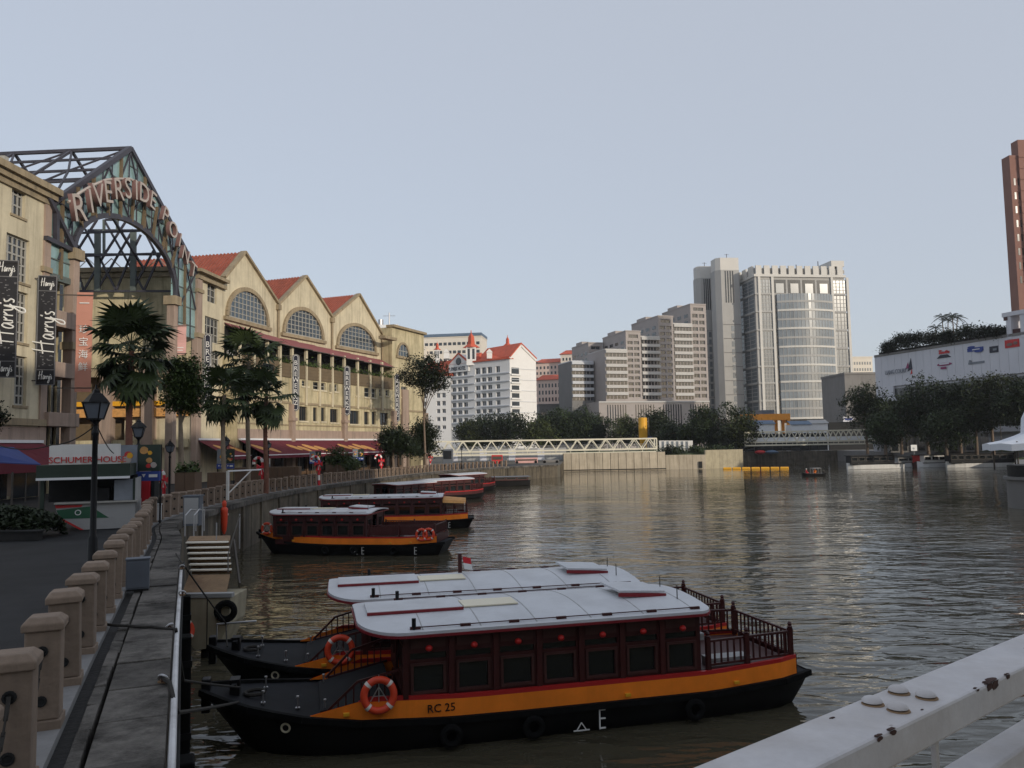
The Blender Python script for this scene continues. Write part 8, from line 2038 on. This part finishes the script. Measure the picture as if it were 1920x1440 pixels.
# white canopy with its column, red rounded terrace at the right edge
p = at_y(1948, 838, 86); ze = at_y(1880, 833, 86).z; za_ = at_y(1920, 797, 86).z; r_ = at_y(1948, 833, 86).x - at_y(1856, 833, 86).x
t = thing('canopy', 'big white scalloped fabric canopy at the right edge by the water', 'canopy', (p.x, 86, 3.0)); n = 12
for k in range(n):
    a0, a1 = 2 * math.pi * k / n, 2 * math.pi * (k + 1) / n; am = (a0 + a1) / 2; m = MB()
    def cp(a, q, s_): rr_ = r_ * q * (1 - .05 * s_); return Vector((rr_ * math.cos(a), rr_ * math.sin(a), ze - 3 + (za_ - ze) * (1 - q) ** 1.5 + .12 * s_ * q))
    for q0, q1 in ((.12, .4), (.4, .7), (.7, 1.0)):
        for (b0, s0, b1, s1) in ((a0, 0, am, 1), (am, 1, a1, 0)): m.quad(cp(b0, q0, s0), cp(b0, q1, s0), cp(b1, q1, s1), cp(b1, q0, s1))
    for (b0, s0, b1, s1) in ((a0, 0, am, 1), (am, 1, a1, 0)): m.quad(cp(b0, 1, s0), cp(b0, 1, s0) - Zv * .7, cp(b1, 1, s1) - Zv * .7, cp(b1, 1, s1))
    m.build('canopy_panel', M['umbrella'], t)
for k in range(6): a = 2 * math.pi * (k + .5) / 6; MB().cyl((r_ * .8 * math.cos(a), r_ * .8 * math.sin(a), -.4), (r_ * .8 * math.cos(a), r_ * .8 * math.sin(a), ze - 3 + .3), .09).build('post', M['frame_dark'], t)
MB().tube([(-1.2, 0, ze - 2.4), (-1.1, 0, za_ - 3 + .6), (-.6, 0, za_ - 3 + 1.6), (.2, 0, za_ - 3 + 2.3)], [.62, .55, .5, .45], 12).build('funnel', M['umbrella'], t, smooth=True)
p = at_y(1962, 890, 70); t = thing('terrace_drum', 'dark rounded riverside terrace with a red panel at the right edge', 'terrace', (p.x, 70, -.6))
MB().lathe([(3.0, 0), (3.0, 3.0), (3.25, 3.05), (3.25, 3.3)], 24).build('wall', M['ue_dark_and_shade'], t, smooth=True); MB().lathe([(2.9, 3.31), (2.9, 4.3), (2.75, 4.31)], 24).build('parapet', M['gutter'], t, smooth=True); MB().torus((0, 0, 3.8), 2.93, .25, (0, 0, 1), 10, 6, 3.4, 4.6).build('red_panel', M['red_print'], t)
# unseen block added behind the viewer to keep the sun off the near quay
SD = Vector((math.sin(SUN_AZ), math.cos(SUN_AZ), 0)); PD = Vector((-SD.y, SD.x, 0))
a = SD * 78 - PD * 42; b_ = SD * 78 + PD * 50
t = thing('shade_block', 'long plain block added outside the view on the right bank to shade the near quay', 'building', (a.x, a.y, 3), world=True)
f = Face((b_.x, b_.y), (a.x, a.y)); plain_box(t, f, 3, 44, -22, 'concrete'); 
for k in range(9): m = MB(); f.box(m, 1, f.W - 1, 6 + k * 4, 8 + k * 4, -.06, .1); m.build('window_band', M['dark_glass'], t)

# ================================================================== bridge under the viewer
rp_ = bpy.data.materials.new('chipped_white_paint'); rp_.use_nodes = True; nt = rp_.node_tree; N2, L2_ = nt.nodes, nt.links; bs = N2['Principled BSDF']; bs.inputs['Roughness'].default_value = .5
tc2 = N2.new('ShaderNodeTexCoord')
def nz(scale, det, f0, f1, t0, t1):
    n_ = N2.new('ShaderNodeTexNoise'); n_.inputs['Scale'].default_value = scale; n_.inputs['Detail'].default_value = det; n_.inputs['Roughness'].default_value = .7; L2_.new(tc2.outputs['Object'], n_.inputs['Vector'])
    r2_ = N2.new('ShaderNodeMapRange'); r2_.inputs['From Min'].default_value = f0; r2_.inputs['From Max'].default_value = f1; r2_.inputs['To Min'].default_value = t0; r2_.inputs['To Max'].default_value = t1; L2_.new(n_.outputs['Fac'], r2_.inputs['Value']); return n_, r2_.outputs[0]
def mixc(f_, a_, b2): 
    x = N2.new('ShaderNodeMix'); x.data_type = 'RGBA'; L2_.new(f_, x.inputs[0])
    for i_, c_ in ((6, a_), (7, b2)):
        if isinstance(c_, tuple): x.inputs[i_].default_value = c_
        else: L2_.new(c_, x.inputs[i_])
    return x.outputs[2]
_, g1 = nz(9, 8, .35, .7, 0, 1); c1 = mixc(g1, (.47, .455, .46, 1), (.60, .585, .59, 1))
_, g2 = nz(2.2, 10, .45, .7, 0, .55); c2 = mixc(g2, c1, (.36, .31, .27, 1))
n3, g3 = nz(26, 6, .70, .73, 0, 1); c3 = mixc(g3, c2, (.07, .035, .025, 1))
L2_.new(c3, bs.inputs['Base Color']); bmp = N2.new('ShaderNodeBump'); bmp.inputs['Strength'].default_value = .35; bmp.inputs['Distance'].default_value = .003
n4, _ = nz(60, 6, 0, 1, 0, 1); L2_.new(n4.outputs['Fac'], bmp.inputs['Height']); L2_.new(bmp.outputs[0], bs.inputs['Normal'])
RU = ray(2710, 868).normalized(); RH = Vector((RU.x, RU.y, 0)).normalized(); RN = Vector((RH.y, -RH.x, 0))       # RN: towards the deck
P0 = at_z(1291, 1440, 5.70)
q_ = at_z(1516, 1440, 5.70); wrail = (q_ - P0).dot(RN)
t = thing('bridge_railing', 'white painted steel bridge railing with four round rivets in the lower right corner', 'railing', (P0.x, P0.y, 4.6), world=True)
def RP(s, w, z): return P0 + RU * s + RN * w + Zv * z
def rbeam(w0, w1, z0, z1, s0, s1, nm, bev=.006):
    m = MB(); c = RP((s0 + s1) / 2, (w0 + w1) / 2, (z0 + z1) / 2); up = RN.cross(RU) ; up = up if up.z > 0 else -up
    m.obox(c, RU * (s1 - s0) / 2, RN * (w1 - w0) / 2, up * (z1 - z0) / 2); return m.build(nm, rp_, t, bevel=bev)
vv = ray(1677, 1440); A3 = RP(0, wrail, 0); tt = (A3 - EYE).dot(RN) / vv.dot(RN); p3 = EYE + vv * tt; s3 = (p3 - A3).dot(RU); hr = -(p3.z - (A3 + RU * s3).z)
rbeam(0, wrail, -hr, 0, -4, 45, 'top_rail')
for px, py in ((1635, 1320), (1684, 1299), (1683, 1332), (1736, 1308)):
    p = at_z(px, py, 5.69); z = (P0 + RU * ((p - P0).dot(RH) / RU.dot(RH))).z
    p = at_z(px, py, z); MB().lathe([(.012, -.002), (.012, .004), (.0195, .005), (.0190, .008), (.0145, .0125), (.008, .015), (.002, .0155)], 16, (p.x, p.y, z)).build('rivet', rp_, t, smooth=True); MB().lathe([(.0215, .0005), (.0205, .0022)], 14, (p.x + .001, p.y - .002, z)).build('rivet_shade_ring', M['rust'], t)  # rust-coloured ring paints the dark shadow edge under each rivet head
rbeam(.005, .082, -.27, -.215, -4, 45, 'lower_rail')
rbeam(-.02, wrail + .02, -.95, -.86, -4, 45, 'bottom_rail')
for k in range(-1, 16):
    s = .725 + k * 1.9; m = MB(); c = RP(s, wrail * .55, -.5 - hr / 2 ); m.obox(c, RH * .008, RN * .006, Zv * (.5 - hr / 2 - .003)); m.build('post', rp_, t, bevel=.003)
for k in range(-10, 110):
    s = .2 + k * .26
    if s > 20: break
    m = MB(); c = RP(s, wrail * .5, -.555); m.obox(c, RH * .008, RN * .008, Zv * .303); m.build('baluster', rp_, t)
rr = random.Random(9); up_ = RN.cross(RU); up_ = up_ if up_.z > 0 else -up_
for k in range(26):
    s = rr.uniform(.35, 2.4); w_ = rr.uniform(.003, .011) * (1.7 if k % 7 == 0 else 1); n_ = 9; edge = rr.random() < .75
    o_ = wrail - rr.uniform(0, .006) if edge else rr.uniform(.1, .9) * wrail
    pts = [RP(s + w_ * 1.5 * math.cos(q * 6.283 / n_) * rr.uniform(.5, 1.1), min(wrail + .0004, o_ + w_ * .7 * math.sin(q * 6.283 / n_) * rr.uniform(.5, 1.1)), .0003) for q in range(n_)]
    MB().prism(pts, up_ * .0009).build('rust_patch', M['rust_dark'], t)
    if edge: 
        pts = [RP(s + w_ * 1.3 * math.cos(q * 6.283 / n_) * rr.uniform(.5, 1.1), wrail + .0003, min(-.0005, -w_ * .4 + w_ * .8 * math.sin(q * 6.283 / n_) * rr.uniform(.5, 1.1))) for q in range(n_)]
        MB().prism(pts, RN * .0009).build('rust_patch', M['rust_dark'], t)
t = thing('bridge_deck', 'concrete bridge deck under the viewer crossing the river to the right', 'bridge', (P0.x, P0.y, 4.3), world=True)
m = MB(); c = RP(16, 2.2, -1.25); m.obox(c, RU * 24, RN * 2.25, Zv * .18); m.build('deck_slab', M['concrete'], t); m = MB(); m.obox(RP(16, 0.1, -1.75), RU * 24, RN * .12, Zv * .5); m.build('edge_girder', M['white_dirty'], t)

# ================================================================== morning haze over the river
hz = MB().box(-1900, 1900, -700, 1900, -2.6, 105).build('haze', MATS['bare_metal']); hz['kind'] = 'stuff'
hm = bpy.data.materials.new('thin_haze'); hm.use_nodes = True; hn = hm.node_tree.nodes; hl_ = hm.node_tree.links
for n_ in list(hn): hn.remove(n_)
pv = hn.new('ShaderNodeVolumePrincipled'); pv.inputs['Color'].default_value = (.93, .95, 1, 1); pv.inputs['Density'].default_value = 0.00014; pv.inputs['Anisotropy'].default_value = 0.2
ho = hn.new('ShaderNodeOutputMaterial'); hl_.new(pv.outputs[0], ho.inputs['Volume']); hz.data.materials.clear(); hz.data.materials.append(hm)
